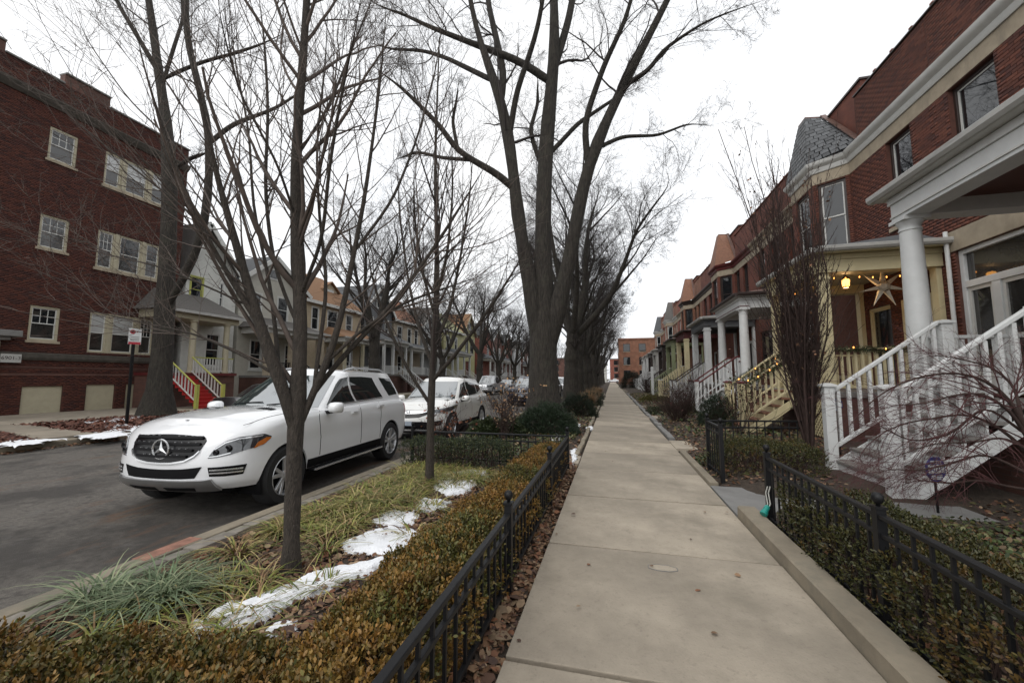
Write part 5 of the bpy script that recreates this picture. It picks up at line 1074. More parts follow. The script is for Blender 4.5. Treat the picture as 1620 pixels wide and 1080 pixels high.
fence('iron_fence','near black iron fence on the right kerb beside the entry walk',(1.56,.6),(1.56,4.8),.68,(.42,2.38,4.2),ph=.13)
fence('iron_fence','short black iron fence panel past the entry walk',(1.56,6.62),(1.56,7.5),.78,(0.,.88),ph=.13)
fence('iron_fence','black iron fence running toward the yellow porch behind low boxwood',(1.6,7.56),(3.3,7.9),.78,(),ph=.12)
# ---------------------------------------------------------------- grass
def blades(name,C,az,L_,bend,wd,col,seg=4):
    n=len(C); t=np.linspace(0,1,seg+1); d=np.stack([np.cos(az),np.sin(az),np.zeros(n)],1); s=np.stack([-np.sin(az),np.cos(az),np.zeros(n)],1); V=[]
    for ti in t:
        h=L_*(ti-.5*bend*ti**2.2); r=L_*bend*ti**1.7*.8; c=C+d*r[:,None]+np.array([0,0,1.])*h[:,None]; w=wd*(1-.85*ti**2)
        V+= [c-s*w[:,None]/2,c+s*w[:,None]/2]
    V=np.stack(V,1); k=2*(seg+1); b=np.arange(n)[:,None]*k; F=np.concatenate([b+np.array([2*i,2*i+1,2*i+3,2*i+2]) for i in range(seg)])
    return npmesh(name,V.reshape(-1,3),[F],np.repeat(col,k,0))
rg=np.random.default_rng(5)
DRIVE=[tuple(atZ(x,y,.08).xy) for x,y in DRIVE_PX]
def clumps(centers,per,r,lm,ls,pal,wd,bmin=.5,bmax=1.35):
    n=len(centers)*per; c=np.repeat(np.array(centers),per,0); az=rg.uniform(0,2*math.pi,n); rr=r*np.sqrt(rg.random(n)); C=np.stack([c[:,0]+np.cos(az)*rr,c[:,1]+np.sin(az)*rr,soilz(c[:,0],c[:,1])-.01],1)
    return C,az+rg.normal(0,.4,n),np.abs(rg.normal(lm,ls,n))+.05,rg.uniform(bmin,bmax,n),wd*(.7+.6*rg.random(n)),pick(rg,n,pal)
LP=[(.16,.19,.035),(.24,.25,.055),(.33,.30,.085),(.40,.32,.14),(.10,.13,.028),(.26,.16,.075)]
pts=[]
while len(pts)<185:
    x=rg.uniform(-3.2,-1.85); y=rg.uniform(2.7,6.2); dens=1 if (x<-2.5 and y>3.3) or y>5.2 else .12
    if math.hypot(x+2.47,y-2.75)<.25: continue
    if rg.random()<dens: pts.append((x,y))
a=clumps(pts,40,.09,.165,.06,LP,.0115,1.0,2.0); o=link('lilyturf_grass',blades('lilyturf_grass',*a),MT['blade']); props(o,'yellow-green strap-leaved grass under the young trees','grass',kind='stuff')
pts=[(rg.uniform(-2.9,-1.95),rg.uniform(1.7,2.6)) for _ in range(26)]
a=clumps(pts,26,.06,.15,.06,LP,.010,.9,1.9); o=link('lilyturf_grass',blades('lilyturf_grass',*a),MT['blade']); props(o,'sparse yellow grass tufts by the foot of the nearest tree','grass',kind='stuff')
SPAL=[(.13,.18,.095),(.18,.23,.125),(.095,.135,.065),(.25,.28,.16)]
root=thing('sedge_clump','blue-green sedge clump arching beside the kerb','grass clump',(-3.1,2.2,0))
pts=[(-3.05+rg.normal(0,.2),2.1+rg.normal(0,.13)) for _ in range(12)]; C,az,L_,bd_,w_,cl=clumps(pts,52,.08,.23,.07,SPAL,.0105,.9,1.8); C-=np.array([-3.1,2.2,0]); o=link('blades',blades('blades',C,az,L_,bd_,w_,cl,5),MT['blade'],root); o['kind']='stuff'
def sdpoly(P,poly):
    P=P[:,None,:]; A=np.array(poly)[None]; B=np.roll(A,-1,1); e=B-A; w=P-A; t=np.clip((w*e).sum(2)/((e*e).sum(2)+1e-9),0,1); d=np.sqrt(((w-e*t[...,None])**2).sum(2)).min(1)
    c=((A[...,1]<=P[...,1])!=(B[...,1]<=P[...,1]))&(P[...,0]<A[...,0]+(P[...,1]-A[...,1])*e[...,0]/(e[...,1]+1e-12)); ins=(c.sum(1)%2)==1; return np.where(ins,d,-d)
# ---------------------------------------------------------------- fallen leaves
def litter(name,label,n,fx,fy,zf,pal,size=.045,seed=1,flat=.5,reject=None):
    rg=np.random.default_rng(seed); x=fx(rg,n); y=fy(rg,n)
    if reject is not None: k=~reject(x,y); x,y=x[k],y[k]; n=len(x)
    C=np.stack([x,y,zf(x,y)+rg.uniform(.002,.02,n)],1); az=rg.uniform(0,6.28,n); D=np.stack([np.cos(az),np.sin(az),rg.normal(0,flat*.5,n)],1); N_=np.stack([rg.normal(0,flat,n),rg.normal(0,flat,n),np.ones(n)],1); L_=size*np.exp(rg.normal(0,.35,n))
    o=link(name,leafmesh(name,C,D,N_,L_,L_*rg.uniform(.45,.9,n),pick(rg,n,pal),True,.25),MT['dead_leaf']); return props(o,label,'leaves',kind='stuff')
BR=[(.17,.09,.045),(.12,.06,.035),(.24,.145,.08),(.085,.045,.03),(.29,.20,.12),(.20,.085,.04)]
U=lambda a,b:(lambda rg,n:rg.uniform(a,b,n))
litter('fallen_leaves','brown leaves along the foot of the left iron fence',3600,lambda rg,n:-.70+.075*rg.normal(0,1,n).clip(-1.6,1.4),U(.8,7.3),soilz,BR,.04,2)
litter('fallen_leaves','brown leaves between the grass tufts in the parkway',12000,U(-3.45,-1.75),U(1.6,6.3),soilz,BR,.036,3)
litter('fallen_leaves','brown leaves in the parkway beyond the rear fence',6000,U(-3.7,-.65),U(7.2,26),soilz,BR,.06,4)
litter('fallen_leaves','leaves lying in the right-hand front gardens',9000,U(1.5,4.6),lambda rg,n:1+10*rg.random(n)**1.2,gardz,BR+[(.10,.10,.03)],.045,5,reject=lambda x,y:((y>5.0)&(y<6.35)&(x<4))|((y>6.2)&(y<7.9)&(x>3)))
litter('fallen_leaves','leaves in the gardens further along the row',6000,U(1.5,4.8),U(11,40),gardz,BR,.07,6)
litter('fallen_leaves','few small leaves scattered on the sidewalk',46,U(-.55,1.25),lambda rg,n:2+26*rg.random(n)**1.5,lambda x,y:0*x+.002,BR,.03,7,.15)
litter('fallen_leaves','brown leaves collected in the far gutter',1500,lambda rg,n:-12.95+.13*rg.normal(0,1,n),U(1,15),lambda x,y:0*x-.135,BR,.06,8)
litter('bark_chips','red-brown bark chips covering the far parkway',9000,U(-18.5,-13.4),U(3.5,16),lambda x,y:0*x+.035,[(.13,.045,.028),(.09,.032,.02),(.17,.07,.042)],.085,9,reject=lambda x,y:sdpoly(np.stack([x,y],1),DRIVE)>0)
# ---------------------------------------------------------------- snow patches
def snow(label,poly,h=.055,res=.012,zf=None,seed=0,edge=.05,rag=(.07,.09)):
    p=np.array(poly); x0,y0=p.min(0)-.1; x1,y1=p.max(0)+.1; nx,ny=max(8,int((x1-x0)/res)),max(8,int((y1-y0)/res)); nx,ny=min(nx,130),min(ny,130)
    v,f=fieldmesh(x0,x1,y0,y1,nx,ny,lambda X,Y:X*0); d=sdpoly(v[:,:2],poly)+rag[0]*(vnoise(v[:,0],v[:,1],rag[1],seed)-.36)+rag[0]*.5*(vnoise(v[:,0],v[:,1],rag[1]*.35,seed+1)-.5)
    hh=.72*h*np.sqrt(np.clip(d/(edge*1.6),0,1))*(.8+.4*vnoise(v[:,0],v[:,1],.3,seed+2)+.12*vnoise(v[:,0],v[:,1],.07,seed+3)); v[:,2]=zf(v[:,0],v[:,1])*np.where(d>0,.0,1)+hh+np.where(d>0,zf(np.full(1,p[:,0].mean()),np.full(1,p[:,1].mean()))[0]*.6+.004,-.05)
    k=(d>-.012)[f].all(1); f=f[k]; used=np.unique(f); mp=np.full(len(v),-1); mp[used]=np.arange(len(used)); c=p.mean(0); v=v[used]-np.array([c[0],c[1],0])
    if len(f)==0: return
    o=link('snow_patch',npmesh('snow_patch',v,[mp[f]],smooth=True),MT['snow'],None,(c[0],c[1],0)); return props(o,label,'snow','melting snow patches')
def gz(pts,z=.03): return [tuple(atZ(x,y,z).xy) for x,y in pts]
snow('melting snow patch at the edge of the foreground hedge, left end',gz([(288,985),(308,972),(330,975),(345,990),(335,1003),(318,1012),(295,1005)]),seed=1,zf=soilz)
snow('long snow patch beside the foot of the nearest tree',gz([(338,970),(365,955),(400,948),(440,930),(475,915),(520,902),(565,893),(610,880),(640,880),(635,892),(590,905),(550,922),(505,942),(480,948),(440,965),(410,985),(370,992),(352,985),(375,972)]),.07,seed=2,zf=soilz)
snow('broad snow patch in the middle of the parkway grass',gz([(537,858),(560,848),(590,838),(625,832),(662,838),(668,850),(650,866),(615,878),(580,874),(548,868)]),.07,seed=3,zf=soilz)
snow('snow patch just beyond the broad one, toward the slender tree',gz([(588,822),(610,808),(640,806),(665,815),(658,828),(625,834),(600,832)]),.06,seed=4,zf=soilz)
snow('small snow patch left of the slender tree foot',gz([(632,778),(650,773),(665,776),(660,784),(640,786)]),.05,seed=5,zf=soilz)
snow('snow patch at the foot of the slender tree',gz([(648,800),(670,790),(700,792),(716,798),(705,808),(680,812),(655,808)]),.06,seed=6,zf=soilz)
snow('large snow patch right of the slender tree',gz([(684,765),(700,752),(735,745),(770,746),(776,756),(755,768),(735,783),(705,788),(688,780)]),.08,seed=7,zf=soilz)
snow('snow scrap among the hedge leaves at lower left',gz([(415,990),(450,978),(480,985),(470,996),(440,1000)]),.03,seed=8,zf=soilz,rag=(.09,.05))
for k,(pl,lb) in enumerate([([(100,690),(160,683),(200,685),(160,693)],'thin snow streak on the near bark mulch across the road'),([(5,700),(60,692),(100,690),(60,700),(0,706)],'snow streak at the left edge on the bark mulch'),([(140,667),(165,663),(200,660),(225,657),(205,664),(165,669)],'snow line along the far sidewalk edge left of the sign post'),([(148,683),(175,678),(186,682),(165,688)],'snow scrap on the mulch left of the parking sign foot'),([(208,676),(225,672),(232,678),(215,681)],'snow scrap right of the parking sign foot'),([(165,672),(185,669),(195,671),(178,675)],'small snow fleck behind the parking sign foot')]):
    snow(lb,[tuple(atZ(x,y,.05).xy) for x,y in pl],.025,.05,lambda x,y:0*x+.045,seed=20+k,edge=.1,rag=(.6,.3))
for k,(pl,lb) in enumerate([([(868,690),(880,685),(892,688),(888,696),(872,697)],'snow behind the rear iron fence corner'),([(903,712),(912,708),(911,724),(905,733)],'snow on the path beside the rear fence corner'),([(903,671),(916,669),(918,674),(906,675)],'snow fleck in the bare bed past the rear fence'),([(926,676),(936,673),(938,678),(928,680)],'snow fleck by the stone edging of the bare bed'),([(1176,746),(1190,742),(1200,745),(1188,750)],'snow beside the low boxwood past the entry walk'),([(1095,690),(1108,687),(1112,691),(1100,694)],'snow in the garden bed before the small fence')]):
    snow(lb,[tuple(atZ(x,y,.03).xy) for x,y in pl],.035,.02,lambda x,y:0*x+.02,seed=40+k,edge=.05)
litter('fallen_leaves','scattered brown leaves lying on the parkway snow',170,U(-2.6,-1.75),U(1.9,6.1),lambda x,y:0*x+.055,BR,.03,11,.25)
# ---------------------------------------------------------------- shrubs
def evergreen(name,label,c,r,h,seed,col,n=2600,lsz=.05,group=None,needle=True):
    rg=np.random.default_rng(seed); root=thing(name,label,'shrub',(c[0],c[1],0),group)
    d=unit(rg.normal(0,1,(n,3))); d[:,2]=np.abs(d[:,2]); rr=(.72+.28*rg.random(n)**.5)*(1+.22*(vnoise(d[:,0]*3+5,d[:,1]*3+d[:,2]*2,.5,seed)-.5)*2); P=d*rr[:,None]*np.array([r,r,h])
    k=6; D=unit(d[:,None,:]*.9+rg.normal(0,.55,(n,k,3))+np.array([0,0,.35])); L_=lsz*(.7+.6*rg.random(n*k)); cl=np.repeat(np.array([col])*(.5+.9*rg.random((n,1))),k,0)
    link('foliage',leafmesh('foliage',np.repeat(P,k,0)+rg.normal(0,lsz*.3,(n*k,3)),D.reshape(-1,3),unit(rg.normal(0,1,(n*k,3))+np.repeat(d,k,0)),L_,L_*(.16 if needle else .5),cl,not needle),MT['leaf'],root)['kind']='stuff'
    m=70; S=np.zeros((m,3)); S[:,:2]=rg.normal(0,r*.12,(m,2)); Dv=unit(np.stack([rg.normal(0,.6*r,m),rg.normal(0,.6*r,m),np.full(m,h)],1)); Pp,Rr=grow(rg,S,Dv,np.full(m,h*.85),np.full(m,.012),5,.12,.05,.3); v,f=tubes_np([(Pp,Rr,4)]); link('stems',npmesh('stems',v,[f]),MT['shrub_dark'],root); return root
GY=(.022,.038,.018)
evergreen('evergreen_shrub','spiky dark evergreen mound right of the maple foot',(-1.75,10.9),.8,.75,1,GY,4200,.07)
evergreen('evergreen_shrub','rounded dark evergreen further along, left of the sidewalk',(-1.35,16.2),.75,.85,2,(.015,.026,.012),3600,.06)
evergreen('evergreen_shrub','low green shrub just left of the maple foot',(-2.9,10.2),.8,.45,3,(.04,.055,.02),2600,.05,needle=False)
evergreen('evergreen_shrub','small dark shrub far along the left edging',(-1.1,22.5),.6,.7,4,(.02,.03,.014),1800,.06)
evergreen('evergreen_shrub','broad dark shrub in the distance left of the sidewalk',(-1.5,29),.9,.7,5,(.022,.03,.015),2000,.07)
evergreen('evergreen_shrub','dark green rounded shrub beside the white porch steps further along',(3.05,13.3),.5,1.0,6,(.016,.03,.014),3200,.05)
evergreen('evergreen_shrub','large dark bush in front of the orange brick block',(2.9,62),1.7,2.4,7,(.02,.022,.012),2600,.16)
evergreen('evergreen_shrub','low yellow-green cushion in the far right garden',(2.6,27),1.0,.35,8,(.12,.11,.03),2200,.06,needle=False)
evergreen('evergreen_shrub','green ground cover mound beside the dark twiggy bush',(2.6,18.5),1.1,.3,9,(.05,.06,.03),2400,.06,needle=False)
# ground cover
def cover(name,label,n,x0,x1,y0,y1,zf,pal,size,seed,reject=None):
    rg=np.random.default_rng(seed); x=rg.uniform(x0,x1,n); y=rg.uniform(y0,y1,n); k=vnoise(x,y,.6,seed)+.3*rg.random(n)>.5; x,y=x[k],y[k]
    if reject is not None: k=~reject(x,y); x,y=x[k],y[k]
    n=len(x); C=np.stack([x,y,zf(x,y)+rg.random(n)*.10],1); D=rg.normal(0,1,(n,3)); D[:,2]=np.abs(D[:,2])*.5; L_=size*(.6+.8*rg.random(n)); o=link(name,leafmesh(name,C,D,rg.normal(0,.5,(n,3))+np.array([0,0,1.]),L_,L_*.6,pick(rg,n,pal)),MT['leaf']); return props(o,label,'ground cover',kind='stuff')
GC=[(.05,.075,.025),(.075,.095,.03),(.11,.11,.04),(.12,.075,.03),(.035,.05,.02)]
cover('ground_cover','green ground cover beyond the rear iron fence',9000,-3.7,-.9,7.3,10.6,soilz,GC,.045,1)
cover('ground_cover','ground cover along the left bed in the distance',9000,-3.6,-.75,10.6,40,soilz,GC[:3]+[(.10,.06,.03)],.07,2)
cover('ground_cover','low leafy plants under the weeping shrub',9000,2.2,4.9,2.2,5.0,gardz,GC,.04,3)
cover('ground_cover','mixed low plants in the bed before the small fence',3800,1.5,2.6,7.8,9.2,gardz,GC,.04,4)
cover('ground_cover','sparse plants in the gardens further along',9000,1.6,4.6,10.6,40,gardz,GC+[(.14,.10,.04)],.07,5)
cover('ground_cover','leafy plants between the low boxwood and the porch steps',3000,2.3,3.4,7.9,11,gardz,GC,.045,6)
def twiggy(name,label,c,m,h,spread,seed,mt,per=(6,5,3),r0=.012,trop=.06,leaves=None,jit=.1,minr=.002,sd=3,up=1.,group=None,sub=.45,end=.3):
    rg=np.random.default_rng(seed); root=thing(name,label,'shrub',(c[0],c[1],0),group); S=np.zeros((m,3)); S[:,:2]=rg.normal(0,spread*.12,(m,2)); S[:,2]=.0
    Dv=unit(np.stack([rg.normal(0,spread,m),rg.normal(0,spread,m),np.full(m,up)],1)); Ln=h*(.55+.5*rg.random(m)); P,Rr=grow(rg,S,Dv,Ln,np.full(m,r0)*(.6+.8*rg.random(m)),9,jit,trop,end); out=[(P,Rr,5)]
    for i,p in enumerate(per):
        s=spawn(rg,P,Rr,Ln,p,.2,.97,34,10,sub,.25,.55,.25,minr); Ln=s[2]; P,Rr=grow(rg,*s,5 if i==0 else 3,jit*1.1,trop,.35); out.append((P,Rr,sd))
    v,f=tubes_np(out); link('branches',npmesh('branches',v,[f]),MT[mt],root)
    if leaves:
        n,pal,sz=leaves; q=P.reshape(-1,3); i=rg.integers(0,len(q),n); D=rg.normal(0,1,(n,3))+np.array([0,0,-.6]); L_=sz*(.6+.8*rg.random(n)); o=link('leaves',leafmesh('leaves',q[i],D,rg.normal(0,1,(n,3)),L_,L_*.6,pick(rg,n,pal),True,.3),MT['dead_leaf'],root); o['kind']='stuff'
    return root
twiggy('columnar_shrub','tall narrow leafless shrub beside the white porch newel',(3.2,7.85),40,6.0,.075,1,'shrub_dark',(24,5,3),.016,.10,leaves=(260,[(.20,.10,.05),(.14,.07,.04)],.045),jit=.055,sub=.17,minr=.0028)
twiggy('bare_shrub','dense purple-brown twiggy bush on the right of the sidewalk',(2.15,14.4),90,1.35,.5,2,'shrub_dark',(6,4,2),.008,.05,leaves=(300,[(.10,.03,.03),(.07,.03,.02)],.04))
twiggy('bare_shrub','bare shrub with rust-coloured dried leaves behind the SUV',(-3.4,7.9),18,1.1,.35,3,'shrub_dark',(5,3,2),.008,.03,leaves=(150,[(.24,.085,.045),(.30,.14,.08),(.17,.06,.035)],.055))
twiggy('bare_shrub','bare multi-stemmed shrub with pale seed heads left of the maple',(-2.5,9.3),16,1.3,.42,4,'shrub_dark',(6,4,3),.010,.04,leaves=(160,[(.45,.33,.22),(.38,.22,.12)],.05))
twiggy('bare_shrub','straggling bare shrub at the maple foot',(-2.9,11.4),14,1.6,.4,5,'twig',(6,4,3),.010,.04,leaves=(140,[(.42,.25,.12)],.06))
twiggy('bare_shrub','rose canes twining on the cream stair newel',(3.25,11.7),14,1.7,.4,6,'shrub_dark',(6,4),.008,.03,leaves=(420,[(.05,.06,.02),(.12,.05,.03)],.05))
twiggy('bare_shrub','leafless shrub before the white columned porch',(3.2,19),24,2.2,.4,7,'shrub_dark',(6,4,2),.010,.05)
twiggy('bare_shrub','bare shrub far along the right gardens',(3.2,40),40,2.2,.5,8,'shrub_dark',(6,4,2),.012,.05)
for i,(y,lb) in enumerate([(19.5,'tan dried grass tuft left of the sidewalk, nearest'),(25.5,'tan dried grass tuft further along the left bed'),(33,'tan dried grass tuft far along the left bed')]):
    root=thing('dry_grass',lb,'grass clump',(-1.2,y,0)); n=1500; az=rg.uniform(0,6.28,n); rr=.3*np.sqrt(rg.random(n)); C=np.stack([np.cos(az)*rr,np.sin(az)*rr,np.zeros(n)],1); o=link('blades',blades('blades',C,az,rg.normal(.8,.15,n),rg.uniform(.2,.7,n),np.full(n,.012),pick(rg,n,[(.30,.20,.11),(.24,.15,.08)])),MT['blade'],root); o['kind']='stuff'
# weeping maple
YW=5.1
wl=[limb_px([(1655,800,26),(1640,730,24),(1622,672,20),(1590,620,14),(1545,592,10),(1490,588,8),(1430,602,6),(1380,630,4),(1345,672,2.5)],YW,-.3,.6),
 limb_px([(1640,730,18),(1612,700,14),(1570,668,11),(1525,652,9),(1478,662,7),(1430,668,5),(1385,690,3.5),(1350,730,2)],YW,.35,.6),
 limb_px([(1632,700,16),(1600,650,12),(1555,620,9),(1505,625,7),(1460,640,5),(1410,640,4),(1372,660,2.5)],YW,-.7,.6),
 limb_px([(1645,760,16),(1600,735,12),(1555,715,9),(1500,735,7),(1450,745,5),(1400,740,4),(1360,765,2.5)],YW,-.2,.6),
 limb_px([(1648,775,14),(1600,770,10),(1550,758,8),(1500,765,6),(1450,758,4),(1410,775,2.5)],YW,.5,.6),
 limb_px([(1622,672,14),(1605,610,10),(1570,580,8),(1530,570,6),(1480,560,4),(1440,572,2.5)],YW,.6,.6),
 limb_px([(1630,690,12),(1560,640,9),(1500,690,7),(1440,700,5),(1390,672,3.5),(1340,640,2)],YW,.1,.6),
 limb_px([(1640,720,12),(1590,690,9),(1540,700,7),(1480,700,5),(1420,720,4),(1375,742,2)],YW,-.9,.6),
 limb_px([(1640,700,12),(1625,640,9),(1640,580,7),(1660,540,4)],YW,.2,.6)]
make_tree('weeping_maple','weeping leafless maple with reddish twigs before the white stair railing',wl,21,[
 dict(per=28,tper=20,f0=.22,ang=36,asd=14,lr=.36,rr=.42,N=8,jit=.09,trop=-.02,lmin=.25,lmax=.8,droop=.10),
 dict(per=5,f0=.15,ang=36,lr=.5,rr=.5,N=5,jit=.12,trop=-.03,lmin=.1,minr=.0016,droop=.1),
 dict(per=3,f0=.2,ang=40,lr=.5,rr=.6,N=3,jit=.12,trop=-.03,lmin=.05,lmax=.18,minr=.0012)],trunkmat='shrub_dark',twigmat='twig_red',sides=(10,7,5,3,3))
# ================================================================ cars
def carpaint(name,c,rough=.25):
    m=mat(name,c,rough,.04,2,coat=1.,spec=.5); return m
carpaint('paint_white',(.80,.81,.82)); carpaint('paint_pearl',(.74,.74,.715)); carpaint('paint_black',(.012,.012,.014)); carpaint('paint_silver',(.36,.37,.38),.3); carpaint('paint_navy',(.03,.035,.06)); carpaint('paint_grey',(.16,.17,.18))
mat('car_glass',(.018,.022,.022),.02,.1,2,spec=1.); MT['car_glass'].node_tree.nodes['Principled BSDF'].inputs['IOR'].default_value=1.45
mat('windscreen',(.028,.046,.046),.02,.1,2,spec=1.); MT['windscreen'].node_tree.nodes['Principled BSDF'].inputs['IOR'].default_value=2.6
mat('car_black',(.006,.006,.007),.6,.2,10,spec=.15); mat('gloss_black',(.006,.006,.007),.2,.1,5,spec=.25); mat('chrome',(.72,.73,.74),.18,.05,4,metal=.75); mat('alloy',(.55,.56,.57),.3,.1,6,metal=.6); mat('tyre',(.018,.018,.018),.85,.25,40,.3,120)
mat('lamp_glass',(.10,.105,.11),.05,.5,9,metal=.5,coat=1.); mat('amber',(.55,.15,.015),.2,.2,9,coat=1.); mat('tail_red',(.35,.012,.012),.2,.2,9,coat=1.); mat('skid',(.42,.42,.42),.3,.1,9,metal=.85); mat('plate_blue',(.42,.48,.55),.4,.2,20)
def itp(xs,ys): return lambda x: float(np.interp(x,xs,ys))
def sm(xs,ys):
    """smooth interpolation"""
    xs=np.array(xs,float); ys=np.array(ys,float)
    def f(x):
        x=np.clip(x,xs[0],xs[-1]); i=int(np.clip(np.searchsorted(xs,x)-1,0,len(xs)-2)); h=xs[i+1]-xs[i]; t=(x-xs[i])/h
        def d(j):
            if j==0: return (ys[1]-ys[0])/(xs[1]-xs[0])
            if j==len(xs)-1: return (ys[-1]-ys[-2])/(xs[-1]-xs[-2])
            return (ys[j+1]-ys[j-1])/(xs[j+1]-xs[j-1])
        m0,m1=d(i)*h,d(i+1)*h; return float((2*t**3-3*t*t+1)*ys[i]+(t**3-2*t*t+t)*m0+(-2*t**3+3*t*t)*ys[i+1]+(t**3-t*t)*m1)
    return f
class Shell:
    def __init__(s,xf,xr,b,zb,zt,Lf,Lr,pf=2.6,pr=3.,crown=.05,nv=26,nf=26,ns=46,nr=10,ridge=0.):
        s.xf,s.xr,s.b,s.zb,s.zt,s.Lf,s.Lr,s.pf,s.pr,s.crown,s.nv,s.nf,s.ns,s.nr,s.ridge=xf,xr,b,zb,zt,Lf,Lr,pf,pr,crown,nv,nf,ns,nr,ridge
    def plan(s,u,v):
        xf,xr,b=s.xf(v),s.xr(v),s.b(v); x1,x2=xf-s.Lf,xr+s.Lr
        if u<1: a=u*math.pi/2; return x1+s.Lf*max(0,math.cos(a))**(2/s.pf),b*math.sin(a)**(2/s.pf)
        if u<=2: return x1+(x2-x1)*(u-1),b
        a=(u-2)*math.pi/2; return x2-s.Lr*math.sin(a)**(2/s.pr),b*max(0,math.cos(a))**(2/s.pr)
    def S(s,u,v,side=1):
        x,y=s.plan(u,v); return Vector((x,y*side,s.zb+v*(s.zt(x)-s.zb)))
    def at(s,u,z,side=1,eps=0.):
        v=.5
        for _ in range(4): x,_y=s.plan(u,v); v=(z-s.zb)/(s.zt(x)-s.zb); v=min(max(v,0),1)
        p=s.S(u,v,side)
        if eps:
            e=.004; q=s.S(min(u+e,3),v,side)-s.S(max(u-e,0),v,side); r=s.S(u,min(v+.01,1),side)-s.S(u,max(v-.01,0),side); n=q.cross(r)
            if n.length>1e-9:
                n.normalize(); c=Vector((s.plan(1.5,v)[0]*0,0,0)); 
                o=Vector((p.x-0.5*(s.xf(v)-s.Lf+s.xr(v)+s.Lr) if not(1<=u<=2) else 0,p.y,0))
                if n.dot(o)<0: n=-n
                p=p+n*eps
        return p
    def uy(s,y,v=.5): return math.asin(min(1,(abs(y)/s.b(v)))**(s.pf/2))/(math.pi/2)
    def ux(s,x,v=.5): x1,x2=s.xf(v)-s.Lf,s.xr(v)+s.Lr; return 1+(x1-x)/(x1-x2)
    def mesh(s,ncr=10):
        us=[i/s.nf for i in range(s.nf)]+[1+i/s.ns for i in range(s.ns)]+[2+i/s.nr for i in range(s.nr+1)]; m=MB(); n=len(us)
        V=[];idx={}
        def add(p): V.append(tuple(p)); return len(V)-1
        for j in range(s.nv+1):
            v=j/s.nv
            for i,u in enumerate(us):
                for sd in (1,-1):
                    if sd==-1 and i in (0,n-1): idx[i,j,-1]=idx[i,j,1]; continue
                    idx[i,j,sd]=add(s.S(u,v,sd))
        F=[]
        for j in range(s.nv):
            for i in range(n-1):
                for sd in (1,-1): F.append((idx[i,j,sd],idx[i+1,j,sd],idx[i+1,j+1,sd],idx[i,j+1,sd]))
        # crown
        J=s.nv; cr={}
        for i in range(n):
            a=Vector(V[idx[i,J,1]]); 
            for k in range(ncr+1):
                if k==0: cr[i,k]=idx[i,J,1]
                elif k==ncr: cr[i,k]=idx[i,J,-1]
                elif i in (0,n-1): cr[i,k]=idx[i,J,1]
                else:
                    w=1-2*k/ncr; c=s.crown(a.x) if callable(s.crown) else s.crown; fade=min(1,a.y/.55)**1.0
                    z=a.z+c*(1-abs(w)**2.2)*fade+s.ridge*math.exp(-((abs(w)-.55)/.12)**2)*fade
                    cr[i,k]=add((a.x,a.y*w,z))
        for i in range(n-1):
            for k in range(ncr): F.append((cr[i,k],cr[i+1,k],cr[i+1,k+1],cr[i,k+1]))
        bt=[idx[i,0,1] for i in range(n)]+[idx[i,0,-1] for i in range(n-2,0,-1)]; F.append(tuple(bt))
        m.v=V; m.f=[tuple(dict.fromkeys(f)) for f in F]; m.f=[f for f in m.f if len(f)>2]; return m
    def patch(s,lo,hi,nu=12,nv=4,eps=.004,side=1,skirt=.012):
        """sheet between two (u,z) polylines, lying eps proud of the shell"""
        def lerp(pl,t):
            x=t*(len(pl)-1); i=min(int(x),len(pl)-2); w=x-i; return pl[i][0]*(1-w)+pl[i+1][0]*w,pl[i][1]*(1-w)+pl[i+1][1]*w
        m=MB(); g=[]
        for i in range(nu+1):
            a,b=lerp(lo,i/nu),lerp(hi,i/nu)
            for j in range(nv+1):
                t=j/nv; g.append(s.at(a[0]*(1-t)+b[0]*t,a[1]*(1-t)+b[1]*t,side,eps))
        F=[(i*(nv+1)+j,(i+1)*(nv+1)+j,(i+1)*(nv+1)+j+1,i*(nv+1)+j+1) for i in range(nu) for j in range(nv)]
        m.add(g,F)
        if skirt:
            ring=[i*(nv+1) for i in range(nu+1)]+[nu*(nv+1)+j for j in range(1,nv+1)]+[i*(nv+1)+nv for i in range(nu-1,-1,-1)]+[j for j in range(nv-1,0,-1)]
            b=[]
            for r in ring:
                i,j=divmod(r,nv+1); a_,b_=lerp(lo,i/nu),lerp(hi,i/nu); t=j/nv; b.append(s.at(a_[0]*(1-t)+b_[0]*t,a_[1]*(1-t)+b_[1]*t,side,eps-skirt))
            k=len(ring); m.add([g[r] for r in ring]+b,[(i,(i+1)%k,k+(i+1)%k,k+i) for i in range(k)])
        return m
    def strip(s,pl,w,eps=.003,side=1,n=24):
        lo=[(u,z-w/2) for u,z in pl]; hi=[(u,z+w/2) for u,z in pl]; return s.patch(lo,hi,n,1,eps,side,.01)
    def vstrip(s,pl,w,eps=.003,side=1,n=16):
        lo=[(u-w/2,z) for u,z in pl]; hi=[(u+w/2,z) for u,z in pl]; return s.patch(lo,hi,n,1,eps,side,.01)
def merge(*ms):
    m=MB()
    for a in ms: m.add(a.v,a.f)
    return m
